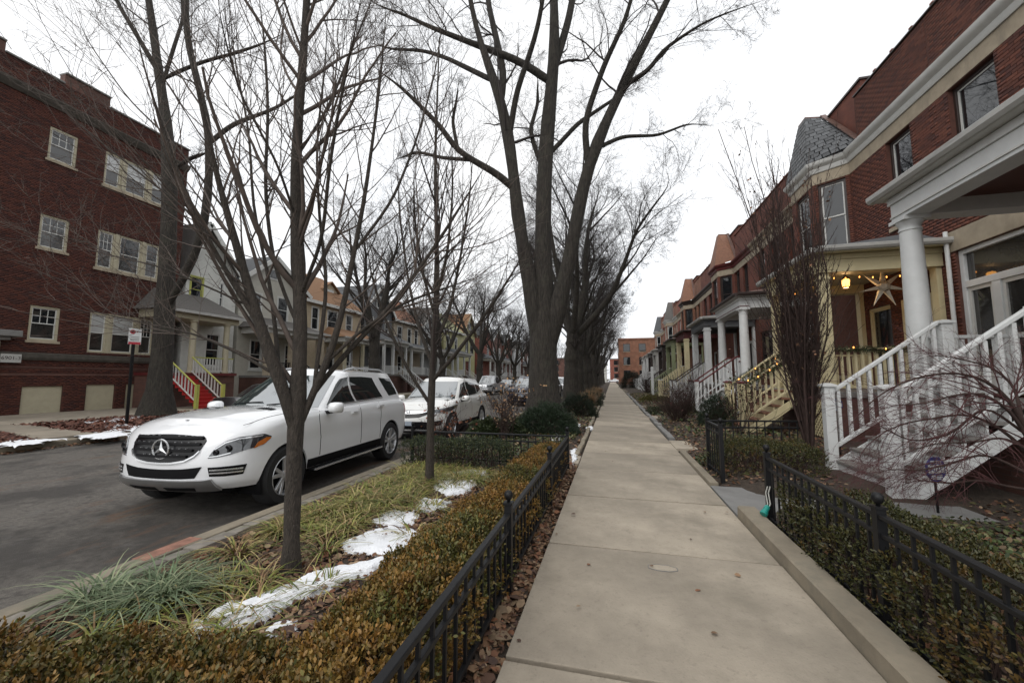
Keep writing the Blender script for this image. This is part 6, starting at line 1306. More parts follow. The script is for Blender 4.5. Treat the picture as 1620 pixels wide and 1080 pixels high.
def wheel(root,x,y,r,w,spokes=5,twin=True,side=1,rimr=None,rimm='alloy'):
    rr=rimr or r*.70; o=thing_local(root,'wheel',(x,y,r))
    m=MB(); m.lathe([(rr,-w/2),(r*.93,-w/2),(r*.985,-w/2+.03),(r,-w/2+.05),(r,w/2-.05),(r*.985,w/2-.03),(r*.93,w/2),(rr,w/2),(rr*.97,w/2-.03)],(0,0,0),36,'y',False); t=m.build('tyre',MT['tyre'],o,smooth=True)
    m=MB(); s=side; m.lathe([(rr*.99,s*(w/2-.01)),(rr*.95,s*(w/2+.0)),(rr*.92,s*(w/2-.015)),(rr*.90,s*(-w/2+.03)),(rr*.2,s*(-w/2+.03))],(0,0,0),32,'y',False)
    rim=m.build('rim',MT[rimm],o,smooth=True)
    m=MB(); m.lathe([(rr*.88,s*(w/2-.11)),(rr*.88,s*(w/2-.10)),(.02,s*(w/2-.10))],(0,0,0),24,'y'); m.build('brake_disc',MT['car_black'],o)
    m=MB()
    for k in range(spokes):
        for d in ((-.17,.17) if twin else (0,)):
            a=2*math.pi*k/spokes+math.pi/2; p=Vector((math.cos(a+d*.8)*rr*.22,s*(w/2-.04),math.sin(a+d*.8)*rr*.22)); q=Vector((math.cos(a+d*1.25)*rr*.94,s*(w/2-.018),math.sin(a+d*1.25)*rr*.94)); m.beam(p,q,.045 if twin else .075,.03,up=(0,1,0))
    m.lathe([(rr*.26,s*(w/2-.06)),(rr*.26,s*(w/2-.025)),(rr*.12,s*(w/2-.012)),(.01,s*(w/2-.012))],(0,0,0),20,'y')
    m.build('spokes',MT[rimm],o,bevel=.004)
def thing_local(root,name,loc):
    o=bpy.data.objects.new(name,None); COL.objects.link(o); o.parent=root; o.location=loc; o.empty_display_size=.1; ORG[o.name]=Vector((0,0,0)); return o
def cut(obj,cyls):
    tmp=bpy.data.scenes.new('cutting_room'); COL.objects.unlink(obj); tmp.collection.objects.link(obj); par=obj.parent; obj.parent=None; cs=[]
    for (x,z,r) in cyls:
        for sd in (1,-1):
            m=MB(); m.lathe([(r,0),(r,.6)],(x,.62 if sd>0 else -1.22,z),40,'y'); c=bpy.data.objects.new('cutter',m.mesh('cutter')); tmp.collection.objects.link(c); cs.append(c)
            b=obj.modifiers.new('cut','BOOLEAN'); b.operation='DIFFERENCE'; b.object=c; b.solver='EXACT'
    vl=tmp.view_layers[0]; vl.update(); nm=bpy.data.meshes.new_from_object(obj.evaluated_get(vl.depsgraph)); obj.modifiers.clear(); obj.data=nm
    for c in cs: bpy.data.objects.remove(c)
    tmp.collection.objects.unlink(obj); COL.objects.link(obj); obj.parent=par; bpy.data.scenes.remove(tmp)
    obj.data.shade_smooth(); obj.data.set_sharp_from_angle(angle=R(32))
def body(root,shell,paint,arches,name='body',dz=0.):
    ms=shell.mesh(); ms.v=[(p[0],p[1],p[2]+dz) for p in ms.v]; o=ms.build(name,MT[paint],root,smooth=True)
    if arches:
        cut(o,arches)
        for (x,z,r) in arches:
            for sd in (1,-1):
                m=MB(); n=28; vs=[];fs=[]
                for yy,rr in ((.60*sd,r-.004),(.93*sd,r-.004)):
                    for k in range(n+1): a=math.pi*(-.12+1.24*k/n); vs.append((x+math.cos(a)*rr,yy,z+math.sin(a)*rr))
                for k in range(n): fs.append((k,k+1,n+2+k,n+1+k))
                vs.append((x,.60*sd,z)); 
                for k in range(n): fs.append((k,k+1,2*n+2))
                m.add(vs,fs); m.build('wheel_arch_liner',MT['car_black'],root)
    return o
def suv(name,label,loc,rz,paint,kind,group=None,lod=0):
    K=KINDS[kind]; root=thing(name,label,'car',(0,0,0),group); dz=K.get('dz',0.)
    def E(m,n,mt,par=root,**k): m.v=[(p[0],p[1],p[2]+dz) for p in m.v]; return m.build(n,MT[mt],par,**k)
    wb=K['wb']/2; r=K['r']; zt=sm(*K['zt']); L0=K['nose']; T0=K['tail']; H=K['H']; Wd=K['W']/2
    xf=sm([0,.12,.3,.55,.8,.93,1],[L0+a for a in K['nosep']]); xr=sm([0,.2,.5,.85,1],[T0+a for a in (.10,.02,0,.05,.12)])
    b=sm([0,.1,.3,.5,.72,.88,.95,1],[Wd*a for a in (.955,.975,.99,.992,1.,.985,.965,.925)])
    S=Shell(xf,xr,b,K['zb'],zt,K['Lf'],.55,K['pf'],3.2,sm(*K['crown']),ridge=K.get('ridge',0.))
    arches=[(wb,r,r+.045),(-wb,r,r+.045)]
    if lod: S.nv,S.nf,S.ns,S.nr=9,9,22,5
    bd=body(root,S,paint,arches,dz=dz)
    # cabin
    A0,A1,B0,B1=K['cab']; zc0,zc1=K['zc']; hx=lambda v,a,c,bulge: a+(c-a)*v+bulge*math.sin(math.pi*v)
    C=Shell(lambda v:hx(v,A0,A1,.035),lambda v:hx(v,B0,B1,-.03),lambda v:hx(v,Wd*K['cw'][0],Wd*K['cw'][1],.018),zc0,lambda x:zc1+K['rz'](x),K['cLf'],.35,2.35,2.6,.055,nv=14,ns=30)
    E(C.mesh(),'roof',paint,smooth=True)
    def U(x,z): return C.ux(x,(z-zc0)/(zc1-zc0))
    for sd in (1,-1):
        for nm,lo,hi in K['glass']:
            E(C.patch([(U(x,z),z) for x,z in lo],[(U(x,z),z) for x,z in hi],14,6,.006,sd),nm,'car_glass',smooth=True)
        lo=K['glass'][0][1]; tl=[(U(x,z-.018),z-.018) for x,z in (lo[0],)+(K['glass'][-2][1][-1],)]
        E(C.strip(tl,.016,.009,sd,30),'window_trim',K.get('wtrim','chrome'))
    z0,z1=K['ws']; n=9; yl,yh=K['wsy']
    for sd in (1,-1): pass
    def cab_u(y,z):
        v=(z-zc0)/(zc1-zc0); return C.uy(y,v)
    m1=C.patch([(cab_u(yl*t,z0),z0) for t in np.linspace(0,1,n)],[(cab_u(yh*t,z1),z1) for t in np.linspace(0,1,n)],14,8,.006,1,0); m2=C.patch([(cab_u(yl*t,z0),z0) for t in np.linspace(0,1,n)],[(cab_u(yh*t,z1),z1) for t in np.linspace(0,1,n)],14,8,.006,-1,0)
    ws=E(merge(m1,m2),'windscreen','windscreen',smooth=True)
    wm=MB()
    for y0_ in (.05,-.62):
        p=C.at(cab_u(y0_,z0+.03),z0+.03,1 if y0_>0 else -1,.02); q=C.at(cab_u(y0_+.55 if y0_<0 else y0_+.6,z0+.07),z0+.07,-1 if y0_<0 else 1,.02); wm.tube([p,(p+q)/2+Vector((.01,0,.005)),q],.008,5)
    E(wm,'wiper','car_black',ws)
    E(MB().box(A0-.12,A0+.1,-Wd*.78,Wd*.78,zt(A0)-.02,zt(A0)+.035),'cowl','car_black')
    # wheels
    for x in (wb,-wb):
        for sd in (1,-1): wheel(root,x,sd*(Wd-.125),r,.25,side=sd,spokes=5,rimm=K.get('rim','alloy'))
        E(MB().box(x-.12,x+.12,-.6,.6,.24,.4),'axle','car_black')
    E(MB().box(-wb-.75,wb+.55,-Wd*.70,Wd*.70,.19,.42),'underbody','car_black',bevel=.05)
    # sills, seams, handles, mirrors
    zf=lambda z:(z-K['zb'])/(zt(0)-K['zb'])
    X=lambda x,z: S.ux(x,zf(z))
    for sd in (1,-1):
        E(S.patch([(X(wb-r-.06,K['zb']+.01),K['zb']+.01),(X(-wb+r+.06,K['zb']+.01),K['zb']+.01)],[(X(wb-r-.05,K['zb']+.13),K['zb']+.13),(X(-wb+r+.05,K['zb']+.13),K['zb']+.13)],20,2,.012,sd,.03),'sill','car_black')
        if K.get('board'):
            E(MB().box(wb-r-.08,-wb+r+.08,sd*(Wd-.06),sd*(Wd+.055),K['zb']-.035,K['zb']+.0),'running_board','car_black',bevel=.01); E(MB().box(wb-r-.1,-wb+r+.1,sd*(Wd+.053),sd*(Wd+.07),K['zb']-.03,K['zb']-.006),'running_board_trim','chrome')
        for x in K['seams']:
            zt_=zt(x)-.01
            E(S.vstrip([(X(x+K['sl'],K['zb']+.15),K['zb']+.15),(X(x,.7),.7),(X(x,zt_),zt_)],.0035,.0015,sd),'door_seam','gloss_black')
        for x,z in K['handles']:
            h=E(S.patch([(X(x+.10,z-.02),z-.02),(X(x-.10,z-.016),z-.016)],[(X(x+.10,z+.016),z+.016),(X(x-.10,z+.02),z+.02)],8,2,.028,sd,.03),'door_handle',paint,smooth=True)
            E(S.patch([(X(x+.09,z-.005),z-.005),(X(x-.09,z-.003),z-.003)],[(X(x+.09,z+.002),z+.002),(X(x-.09,z+.004),z+.004)],6,1,.031,sd,.01),'handle_trim','chrome',h)
        mx,mz=K['mirror']; y=sd*(Wd+.04)
        ml=MB(); pf=[(.00,0,.0),(.05,0,.035),(.085,.01,.06)]
        vs=[];
        for xx,kk in ((mx-.06,.86),(mx-.035,1.),(mx+.03,.95),(mx+.075,.7),(mx+.095,.35)):
            for a in range(12):
                g=2*math.pi*a/12; ca,sa=math.cos(g),math.sin(g); e=lambda q: math.copysign(abs(q)**.6,q); vs.append((xx,y+sd*.07+e(ca)*.115*kk,mz+e(sa)*.085*kk))
        fs=[(i*12+a,i*12+(a+1)%12,(i+1)*12+(a+1)%12,(i+1)*12+a) for i in range(4) for a in range(12)]+[tuple(range(12)),tuple(range(48,60))]
        ml.add(vs,fs); mr=E(ml,'wing_mirror',paint,smooth=True); E(MB().beam((mx,sd*(Wd-.12),mz-.08),(mx,y+sd*.03,mz-.06),.07,.05),'mirror_stalk','car_black',mr)
        E(MB().box(mx-.0605,mx-.066,y-sd*.01,y+sd*.16,mz-.06,mz+.06),'mirror_glass','chrome',mr)
        if K.get('mirrorline'): E(MB().box(mx+.088,mx+.075,y+sd*.03,y+sd*.17,mz-.028,mz-.012),'mirror_indicator','amber',mr)
        if K.get('rails'):
            pts=[C.at(U(x,zc1-.02),zc1-.02,sd,.0)+Vector((0,-sd*.07,h)) for x,h in ((A1-.25,.06),(A1-.42,.10),(-.6,.125),(B1+.5,.105),(B1+.28,.06))]; E(MB().tube(pts,.016,8),'roof_rail','alloy',smooth=True)
            for x in (A1-.45,B1+.55): p=C.at(U(x,zc1-.02),zc1-.02,sd,0)+Vector((0,-sd*.07,0)); E(MB().beam(p+Vector((0,0,.0)),p+Vector((0,0,.11)),.05,.03),'rail_foot','car_black')
        E(S.patch([(2.15,.82),(2.62,.84)],[(2.12,1.02),(2.55,1.02)],8,3,.008,sd),'tail_lamp','tail_red',smooth=True)
    K['front'](root,S,C,E,zt,Wd,K,X)
    root.location=loc; root.rotation_euler=(0,0,rz); return root
def both(S,lo,hi,**k): return merge(S.patch(lo,hi,side=1,**k),S.patch(lo,hi,side=-1,**k))
def front_luxury(root,S,C,E,zt,Wd,K,X):
    Y=lambda y,z: (S.uy(y,min(1,(z-K['zb'])/(zt(2.1)-K['zb']))),z)
    gl=[(0,.605),(.16,.61),(.32,.635),(.42,.69),(.46,.74)]; gh=[(0,.905),(.2,.9),(.38,.89),(.46,.875),(.49,.845)]
    gr=E(both(S,[Y(*p) for p in gl],[Y(*p) for p in gh],nu=24,nv=8,eps=.010,skirt=.02),'grille','gloss_black',smooth=True)
    E(both(S,[Y(y,z-.018) for y,z in gl],[Y(y,z) for y,z in gl],nu=24,nv=1,eps=.02,skirt=.03),'grille_surround','chrome',gr)
    for z in (.67,.735,.80,.865):
        ym=.30+(z-.62)*.75 if z<.8 else .45
        E(both(S,[Y(0,z-.013),Y(ym,z-.008)],[Y(0,z+.013),Y(ym,z+.018)],nu=24,nv=2,eps=.03,skirt=.03),'grille_bar','car_black',gr)
        for k in range(4):
            y=.14+k*.085
            if y<ym-.03:
                for sd in (1,-1): p=S.at(Y(y,z)[0],z+.018,sd,.02); E(MB().box(p.x-.01,p.x+.008,p.y-.007,p.y+.007,p.z-.006,p.z+.006),'grille_stud','alloy',gr)
    # round emblem with three-pointed star
    p=S.at(0,.755,1,.045); f=Vector((p.x,0,.755)); m=MB(); n=40; vs=[];fs=[]
    for k in range(n):
        a=2*math.pi*k/n
        for q in range(6): g=2*math.pi*q/6; rr=.108+.010*math.cos(g); vs.append((f.x+.010*math.sin(g),rr*math.cos(a),f.z+rr*math.sin(a)))
    for k in range(n):
        for q in range(6): fs.append((k*6+q,((k+1)%n)*6+q,((k+1)%n)*6+(q+1)%6,k*6+(q+1)%6))
    m.add(vs,fs); em=E(m,'emblem','chrome',gr,smooth=True); m=MB()
    for k in range(3):
        a=math.pi/2+k*2*math.pi/3; t=Vector((f.x,math.cos(a)*.103,f.z+math.sin(a)*.103)); c=Vector((f.x+.016,0,f.z)); l=Vector((f.x,math.cos(a+1.05)*.026,f.z+math.sin(a+1.05)*.026)); r_=Vector((f.x,math.cos(a-1.05)*.026,f.z+math.sin(a-1.05)*.026)); m.add([t,l,c,r_],[(0,1,2),(0,2,3)])
    E(m,'emblem_star','chrome',em)
    # headlamps wrap the corner
    us=.90; yu=lambda y:S.uy(y,.62)
    lo=[(yu(.57),.655),(yu(.65),.66),(yu(.76),.685),(yu(.85),.72),(us-.05,.765),(us+.01,.825)]; hi=[(yu(.57),.672),(yu(.61),.765),(yu(.69),.838),(yu(.79),.875),(us-.08,.89),(us+.015,.85)]
    for sd in (1,-1):
        h=E(S.patch(lo,hi,24,6,.006,sd),'headlamp','lamp_glass',smooth=True)
        E(S.patch([(us-.16,.735),(us-.05,.772),(us+.003,.823)],[(us-.13,.80),(us-.05,.845),(us+.008,.842)],10,3,.010,sd),'side_indicator','amber',h,smooth=True)
        E(S.patch([(hi[1][0],.742),(hi[2][0],.81),(hi[3][0],.847),(us-.1,.862)],[(hi[1][0],.755),(hi[2][0],.825),(hi[3][0],.862),(us-.09,.88)],12,1,.011,sd),'lamp_strip','chrome',h)
        E(S.patch([(yu(.56),.663),(yu(.66),.672),(yu(.76),.70)],[(yu(.56),.67),(yu(.66),.684),(yu(.76),.712)],10,1,.010,sd),'lamp_edge','chrome',h)
        for yy,zz,rr_ in ((.635,.715,.036),(.735,.755,.044)):
            pp=S.at(yu(yy),zz,sd,-.008); E(MB().lathe([(rr_,0),(rr_*.96,.022),(rr_*.7,.028),(rr_*.3,.024)],pp,20,'x'),'lamp_lens','gloss_black',h,smooth=True)
        E(S.patch([Y(.60,.455),Y(.74,.45),Y(.86,.455)],[Y(.58,.555),Y(.74,.56),Y(.88,.565)],12,4,.005,sd),'fog_recess','gloss_black',smooth=True)
        for z in (.49,.525): E(S.patch([Y(.60,z-.008),Y(.86,z-.008)],[Y(.60,z+.008),Y(.86,z+.008)],10,1,.014,sd,.02),'fog_bar','chrome')
    E(both(S,[Y(0,.425),Y(.30,.43),Y(.45,.44)],[Y(0,.53),Y(.3,.54),Y(.52,.565)],nu=12,nv=4,eps=.005),'lower_intake','car_black',smooth=True)
    E(both(S,[Y(0,.275),Y(.3,.275),Y(.58,.29),Y(.66,.30)],[Y(0,.41),Y(.3,.412),Y(.55,.42),Y(.62,.43)],nu=14,nv=5,eps=.03,skirt=.05),'skid_plate','skid',smooth=True)
    for a,b in ((.06,.42),): 
        for sd in (1,-1): E(S.patch([Y(a,.30),Y(b,.305)],[Y(a,.345),Y(b+.02,.35)],10,2,.034,sd),'skid_slot','car_black')
    for sd in (1,-1):
        vs=[(1.22,.30,0),(1.22,.56,0),(1.34,.60,0),(1.34,.33,0)]
        def top(x,y): return hood_z(S,zt,K,x,y)
        m=MB(); g=[]
        for i in range(5):
            for j in range(9): x=1.20+.11*i/4+.03*j/8; y=(.30+.27*j/8)*sd; g.append((x,y,top(x,abs(y))+.004))
        m.add(g,[(i*9+j,i*9+j+1,(i+1)*9+j+1,(i+1)*9+j) for i in range(4) for j in range(8)]); v=E(m,'bonnet_vent','car_black',bd_parent(root))
        for k in range(1,6): j=k*8/6; y=(.30+.27*j/8)*sd; x=1.2+.03*j/8; E(MB().box(x,x+.11,y-.004,y+.004,top(x+.05,abs(y))+.003,top(x+.05,abs(y))+.010),'vent_rib','gloss_black',v)
    # bonnet shut line and badge
    for sd in (1,-1):
        pts=[]; 
        for i in range(20):
            x=.98+1.0*i/19; y=(.80-.05*i/19)*sd; pts.append(Vector((x,y,hood_z(S,zt,K,x,abs(y))+.001)))
        E(MB().tube(pts,.0032,4),'bonnet_seam','gloss_black')
    E(MB().lathe([(.026,0),(.026,.004),(.01,.005)],(2.02,0,hood_z(S,zt,K,2.02,0)),16),'bonnet_badge','alloy')
def bd_parent(root): return root
def hood_z(S,zt,K,x,y):
    b=S.b(1); u=None
    # half width of the top ring at this x
    xf=S.xf(1); x1=xf-S.Lf
    yb=b if x<x1 else b*max(0.,1-((x-x1)/S.Lf)**S.pf)**(1/S.pf)
    w=min(1,y/max(yb,.01)); fade=min(1,yb/.55); return zt(x)+S.crown(x)*(1-w**2.2)*fade+S.ridge*math.exp(-((w-.55)/.12)**2)*fade
def front_crossover(root,S,C,E,zt,Wd,K,X):
    Y=lambda y,z: (S.uy(y,min(1,(z-K['zb'])/(zt(1.9)-K['zb']))),z)
    g=E(both(S,[Y(0,.60),Y(.30,.62),Y(.52,.70)],[Y(0,.80),Y(.3,.80),Y(.56,.80)],nu=14,nv=4,eps=.004),'grille','gloss_black',smooth=True)
    E(both(S,[Y(0,.70),Y(.3,.715),Y(.55,.765)],[Y(0,.775),Y(.3,.78),Y(.57,.795)],nu=14,nv=3,eps=.022,skirt=.03),'grille_bar','chrome',g,smooth=True)
    p=S.at(0,.735,1,.03); m=MB(); 
    for yy in (-.04,.04): m.box(p.x,p.x+.012,yy-.01,yy+.01,.69,.785)
    m.box(p.x,p.x+.012,-.03,.03,.728,.745); E(m,'emblem','chrome',g)
    for sd in (1,-1):
        h=E(S.patch([Y(.50,.70),Y(.68,.71),(.92,.755),(1.06,.82)],[Y(.50,.79),Y(.68,.82),(.90,.87),(1.09,.90)],16,4,.007,sd),'headlamp','lamp_glass',smooth=True)
        E(S.patch([Y(.52,.70),Y(.68,.705),(.9,.745)],[Y(.52,.715),Y(.68,.725),(.9,.765)],10,1,.012,sd),'lamp_strip','chrome',h)
        E(S.patch([Y(.62,.40),Y(.80,.41)],[Y(.60,.52),Y(.82,.54)],8,3,.006,sd),'fog_recess','car_black')
    E(both(S,[Y(0,.30),Y(.4,.31),Y(.7,.33)],[Y(0,.52),Y(.4,.52),Y(.58,.50)],nu=12,nv=4,eps=.006),'lower_intake','car_black',smooth=True)
    p=S.at(0,.47,1,.02); E(MB().box(p.x,p.x+.012,-.15,.15,.42,.53),'number_plate','plate_blue')
    E(both(S,[Y(0,.27),Y(.4,.275),Y(.7,.29)],[Y(0,.31),Y(.4,.315),Y(.66,.33)],nu=12,nv=2,eps=.02,skirt=.04),'skid_plate','skid')
def front_jeep(root,S,C,E,zt,Wd,K,X):
    Y=lambda y,z: (S.uy(y,min(1,(z-K['zb'])/(zt(1.9)-K['zb']))),z)
    for k in range(-3,4):
        y=k*.145; sd=1 if y>=0 else -1; y=abs(y)
        m=S.patch([Y(max(0,y-.05),.80),Y(y+.05,.80)],[Y(max(0,y-.05),.96),Y(y+.05,.96)],4,3,.008,sd); s=E(m,'grille_slot','car_black')
        E(S.patch([Y(max(0,y-.06),.785),Y(y+.06,.785)],[Y(max(0,y-.06),.797),Y(y+.06,.797)],4,1,.012,sd),'slot_trim','chrome',s)
    for sd in (1,-1): E(S.patch([Y(.58,.80),(.9,.82),(1.03,.84)],[Y(.58,.93),(.9,.96),(1.05,.97)],12,4,.008,sd),'headlamp','lamp_glass',smooth=True)
    E(both(S,[Y(0,.42),Y(.7,.44)],[Y(0,.66),Y(.66,.64)],nu=12,nv=3,eps=.008),'lower_intake','car_black')
    p=S.at(0,.62,1,.02); E(MB().box(p.x,p.x+.012,-.15,.15,.56,.68),'number_plate','plate_blue')
def front_plain(root,S,C,E,zt,Wd,K,X):
    Y=lambda y,z: (S.uy(y,min(1,(z-K['zb'])/(zt(1.9)-K['zb']))),z); z=K['gz']
    E(both(S,[Y(0,z-.07),Y(.4,z-.06)],[Y(0,z+.06),Y(.45,z+.06)],nu=10,nv=2,eps=.006),'grille','car_black')
    for sd in (1,-1): E(S.patch([Y(.52,z-.05),(.95,z+.0)],[Y(.52,z+.05),(1.02,z+.1)],10,3,.008,sd),'headlamp','lamp_glass',smooth=True)
    E(both(S,[Y(0,K['zb']+.05),Y(.5,K['zb']+.06)],[Y(0,K['zb']+.18),Y(.5,K['zb']+.17)],nu=10,nv=2,eps=.006),'lower_intake','car_black')
KINDS=dict(
 luxury=dict(dz=.065,wb=2.915,r=.372,W=1.926,H=1.796,nose=2.325,tail=-2.475,nosep=(-.10,-.02,0,-.015,-.075,-.15,-.27),zb=.29,zt=([-2.5,-1.5,0,.9,1.5,2.0,2.35],[1.10,1.12,1.10,1.085,1.055,1.0,.945]),Lf=.66,pf=2.75,crown=([-2.5,.8,1.4,2.0,2.3],[.04,.075,.085,.075,.05]),ridge=.012,
  cab=(1.02,.02,-2.40,-2.02),zc=(1.0,1.655),cw=(.90,.71),rz=lambda x:.03*math.exp(-((x+.7)/1.0)**2),cLf=.42,
  glass=[('side_window',[(.66,1.145),(.4,1.15),(.1,1.155),(-.30,1.165)],[(.66,1.15),(.32,1.46),(.10,1.555),(-.26,1.59)]),('side_window',[(-.36,1.17),(-.8,1.18),(-1.30,1.20)],[(-.32,1.592),(-.7,1.595),(-1.06,1.575)]),('quarter_window',[(-1.58,1.21),(-1.95,1.23)],[(-1.32,1.575),(-1.80,1.56)])],
  ws=(1.12,1.61),wsy=(.78,.60),seams=(.78,-.34,-1.02),sl=-.0,handles=((-.12,.99),(-1.02,1.035)),mirror=(.62,1.12),board=True,rails=True,mirrorline=False,front=front_luxury),
 crossover=dict(wb=2.66,r=.345,W=1.855,H=1.69,nose=2.20,tail=-2.38,nosep=(-.08,-.01,0,-.02,-.1,-.2,-.34),zb=.27,zt=([-2.4,-1.5,0,.8,1.4,1.9,2.2],[1.12,1.1,1.06,1.02,.96,.90,.82]),Lf=.85,pf=2.35,crown=([-2.4,.8,1.4,2.1],[.04,.08,.09,.05]),ridge=.01,
  cab=(1.12,.10,-2.30,-1.75),zc=(.95,1.585),cw=(.90,.69),rz=lambda x:.04*math.exp(-((x+.4)/.9)**2),cLf=.45,
  glass=[('side_window',[(.66,1.08),(.2,1.085),(-.28,1.10)],[(.66,1.085),(.2,1.45),(-.26,1.52)]),('side_window',[(-.34,1.1),(-.7,1.11),(-1.12,1.14)],[(-.32,1.52),(-.7,1.515),(-1.1,1.46)]),('quarter_window',[(-1.18,1.15),(-1.62,1.27)],[(-1.16,1.45),(-1.55,1.38)])],
  ws=(1.03,1.53),wsy=(.75,.58),seams=(.74,-.31,-1.15),sl=0.,handles=((-.1,.93),(-1.0,.96)),mirror=(.62,1.05),rails=False,front=front_crossover),
 jeep=dict(wb=2.9,r=.38,W=1.94,H=1.78,nose=2.3,tail=-2.5,nosep=(-.08,-.01,0,-.01,-.04,-.1,-.2),zb=.32,zt=([-2.5,-1.5,0,.9,1.5,2.0,2.35],[1.16,1.16,1.14,1.11,1.09,1.06,1.02]),Lf=.6,pf=3.,crown=([-2.5,.8,1.4,2.3],[.04,.06,.07,.05]),ridge=.012,
  cab=(.95,.1,-2.40,-2.15),zc=(1.02,1.67),cw=(.91,.74),rz=lambda x:.03*math.exp(-((x+.7)/1.0)**2),cLf=.36,
  glass=[('side_window',[(.6,1.16),(-.3,1.17)],[(.3,1.5),(-.28,1.6)]),('side_window',[(-.36,1.17),(-1.2,1.18)],[(-.34,1.6),(-1.15,1.6)]),('quarter_window',[(-1.3,1.19),(-2.0,1.2)],[(-1.28,1.58),(-1.9,1.56)])],
  ws=(1.13,1.62),wsy=(.78,.64),seams=(.75,-.33,-1.2),sl=0.,handles=((-.1,1.02),(-1.0,1.04)),mirror=(.62,1.14),rails=True,front=front_jeep,wtrim='car_black'),
 sedan=dict(wb=2.75,r=.32,W=1.82,H=1.46,nose=2.3,tail=-2.4,nosep=(-.08,-.01,0,-.03,-.1,-.2,-.34),zb=.2,zt=([-2.5,-1.6,0,.9,1.5,2.0,2.35],[.98,.98,.93,.90,.84,.76,.68]),Lf=.85,pf=2.4,crown=([-2.5,.8,1.4,2.3],[.05,.06,.07,.05]),
  cab=(1.1,.0,-1.75,-1.0),zc=(.82,1.37),cw=(.9,.66),rz=lambda x:.04*math.exp(-((x+.3)/.7)**2),cLf=.42,
  glass=[('side_window',[(.62,.95),(-.25,.96)],[(.2,1.2),(-.22,1.32)]),('side_window',[(-.3,.96),(-1.15,.98)],[(-.27,1.32),(-.85,1.28)])],
  ws=(.9,1.32),wsy=(.74,.56),seams=(.7,-.28,-1.1),sl=0.,handles=((-.08,.82),(-.95,.84)),mirror=(.58,.94),rails=False,front=front_plain,gz=.58,wtrim='car_black'))
SU=suv('suv','white luxury SUV with star emblem parked at the near kerb',(-5.24,5.88,-.125),R(-90+4.3),'paint_white','luxury')
suv('suv','pearl white crossover parked behind the white luxury SUV',(-5.2,11.65,-.125),R(-90+1),'paint_pearl','crossover')
suv('suv','dark SUV with slotted upright grille, beyond the pearl crossover',(-5.05,24.8,-.125),R(-90-1),'paint_navy','jeep',lod=1)
suv('sedan','black sedan at the far kerb before the red steps',(-12.05,12.6,-.125),R(90+1),'paint_black','sedan',lod=1)
suv('sedan','silver sedan at the far kerb past the pickup',(-12.2,46.0,-.125),R(-90),'paint_silver','sedan',lod=1)
suv('suv','grey crossover at the near kerb, glimpsed beside the maple trunk',(-5.0,32,-.125),R(-90),'paint_grey','crossover',lod=1)
suv('suv','white SUV at the near kerb, glimpsed right of the maple trunk',(-5.0,39.5,-.125),R(-90),'paint_white','jeep',lod=1)
suv('suv','silver crossover parked far up the near kerb',(-5.0,52,-.125),R(-90),'paint_silver','crossover',lod=1)
suv('sedan','white sedan parked across the end of the sidewalk',(.6,155.5,-.14),R(180),'paint_white','sedan',lod=1)
suv('sedan','dark sedan at the far kerb beyond the silver sedan',(-12.2,53.0,-.125),R(-90),'paint_grey','sedan',lod=1)
# pickup at the far kerb
def pickup(label,loc,rz,paint):
    root=thing('pickup_truck',label,'truck',(0,0,0)); E=lambda m,n,mt,par=root,**k: m.build(n,MT[mt],par,**k)
    zt=itp([-3,-.9,-.85,.9,2.8],[1.12,1.12,1.18,1.15,1.08]); S=Shell(sm([0,.15,.4,.8,1],[2.7,2.8,2.8,2.76,2.6]),lambda v:-2.8,lambda v:.98-.06*max(0,v-.8)*4*.3,.4,zt,.6,.3,3.,4.,.05)
    S.nv,S.nf,S.ns=9,9,22; body(root,S,paint,[(1.75,.4,.46),(-1.75,.4,.46)])
    C=Shell(lambda v:1.15-.75*v,lambda v:-.95+.15*v,lambda v:.9-.2*v,1.05,lambda x:1.86,.36,.25,2.5,2.8,.05,nv=10,ns=20); E(C.mesh(),'cab',paint,smooth=True)
    U=lambda x,z:C.ux(x,(z-1.05)/.81)
    for sd in (1,-1):
        E(C.patch([(U(.7,1.22),1.22),(U(.05,1.22),1.22)],[(U(.45,1.6),1.6),(U(.05,1.76),1.76)],10,4,.006,sd),'side_window','car_glass'); E(C.patch([(U(0,1.22),1.22),(U(-.7,1.22),1.22)],[(U(0,1.76),1.76),(U(-.65,1.74),1.74)],10,4,.006,sd),'side_window','car_glass')
        for x in (1.75,-1.75): wheel(root,x,sd*.86,.4,.26,side=sd)
        E(MB().box(.62,.78,sd*1.0,sd*1.2,1.15,1.35),'wing_mirror','car_black',bevel=.02)
        Y=lambda y,z:(S.uy(y,.6),z); E(S.patch([Y(.62,.82),(1.02,.84)],[Y(.62,.98),(1.03,1.0)],8,3,.008,sd),'headlamp','lamp_glass')
    m=lambda s:C.patch([(C.uy(.78*t,.2),1.2) for t in (0,.5,1)],[(C.uy(.62*t,.85),1.76) for t in (0,.5,1)],10,6,.006,s,0)
    E(merge(m(1),m(-1)),'windscreen','windscreen',smooth=True)
    E(both(S,[(0,.74),(S.uy(.58,.5),.76)],[(0,1.0),(S.uy(.6,.5),1.0)],nu=10,nv=3,eps=.008),'grille','chrome'); E(both(S,[(0,.46),(S.uy(.85,.3),.48)],[(0,.64),(S.uy(.85,.3),.64)],nu=10,nv=3,eps=.03),'bumper','chrome')
    E(MB().box(-2.7,-.95,-.84,.84,1.10,1.175),'cargo_bed','car_black'); E(MB().box(-2.4,2.2,-.7,.7,.35,.6),'underbody','car_black')
    root.location=loc; root.rotation_euler=(0,0,rz)
pickup('silver pickup truck at the far kerb before the olive house',(-12.0,38.6,-.125),R(-90),'paint_silver')
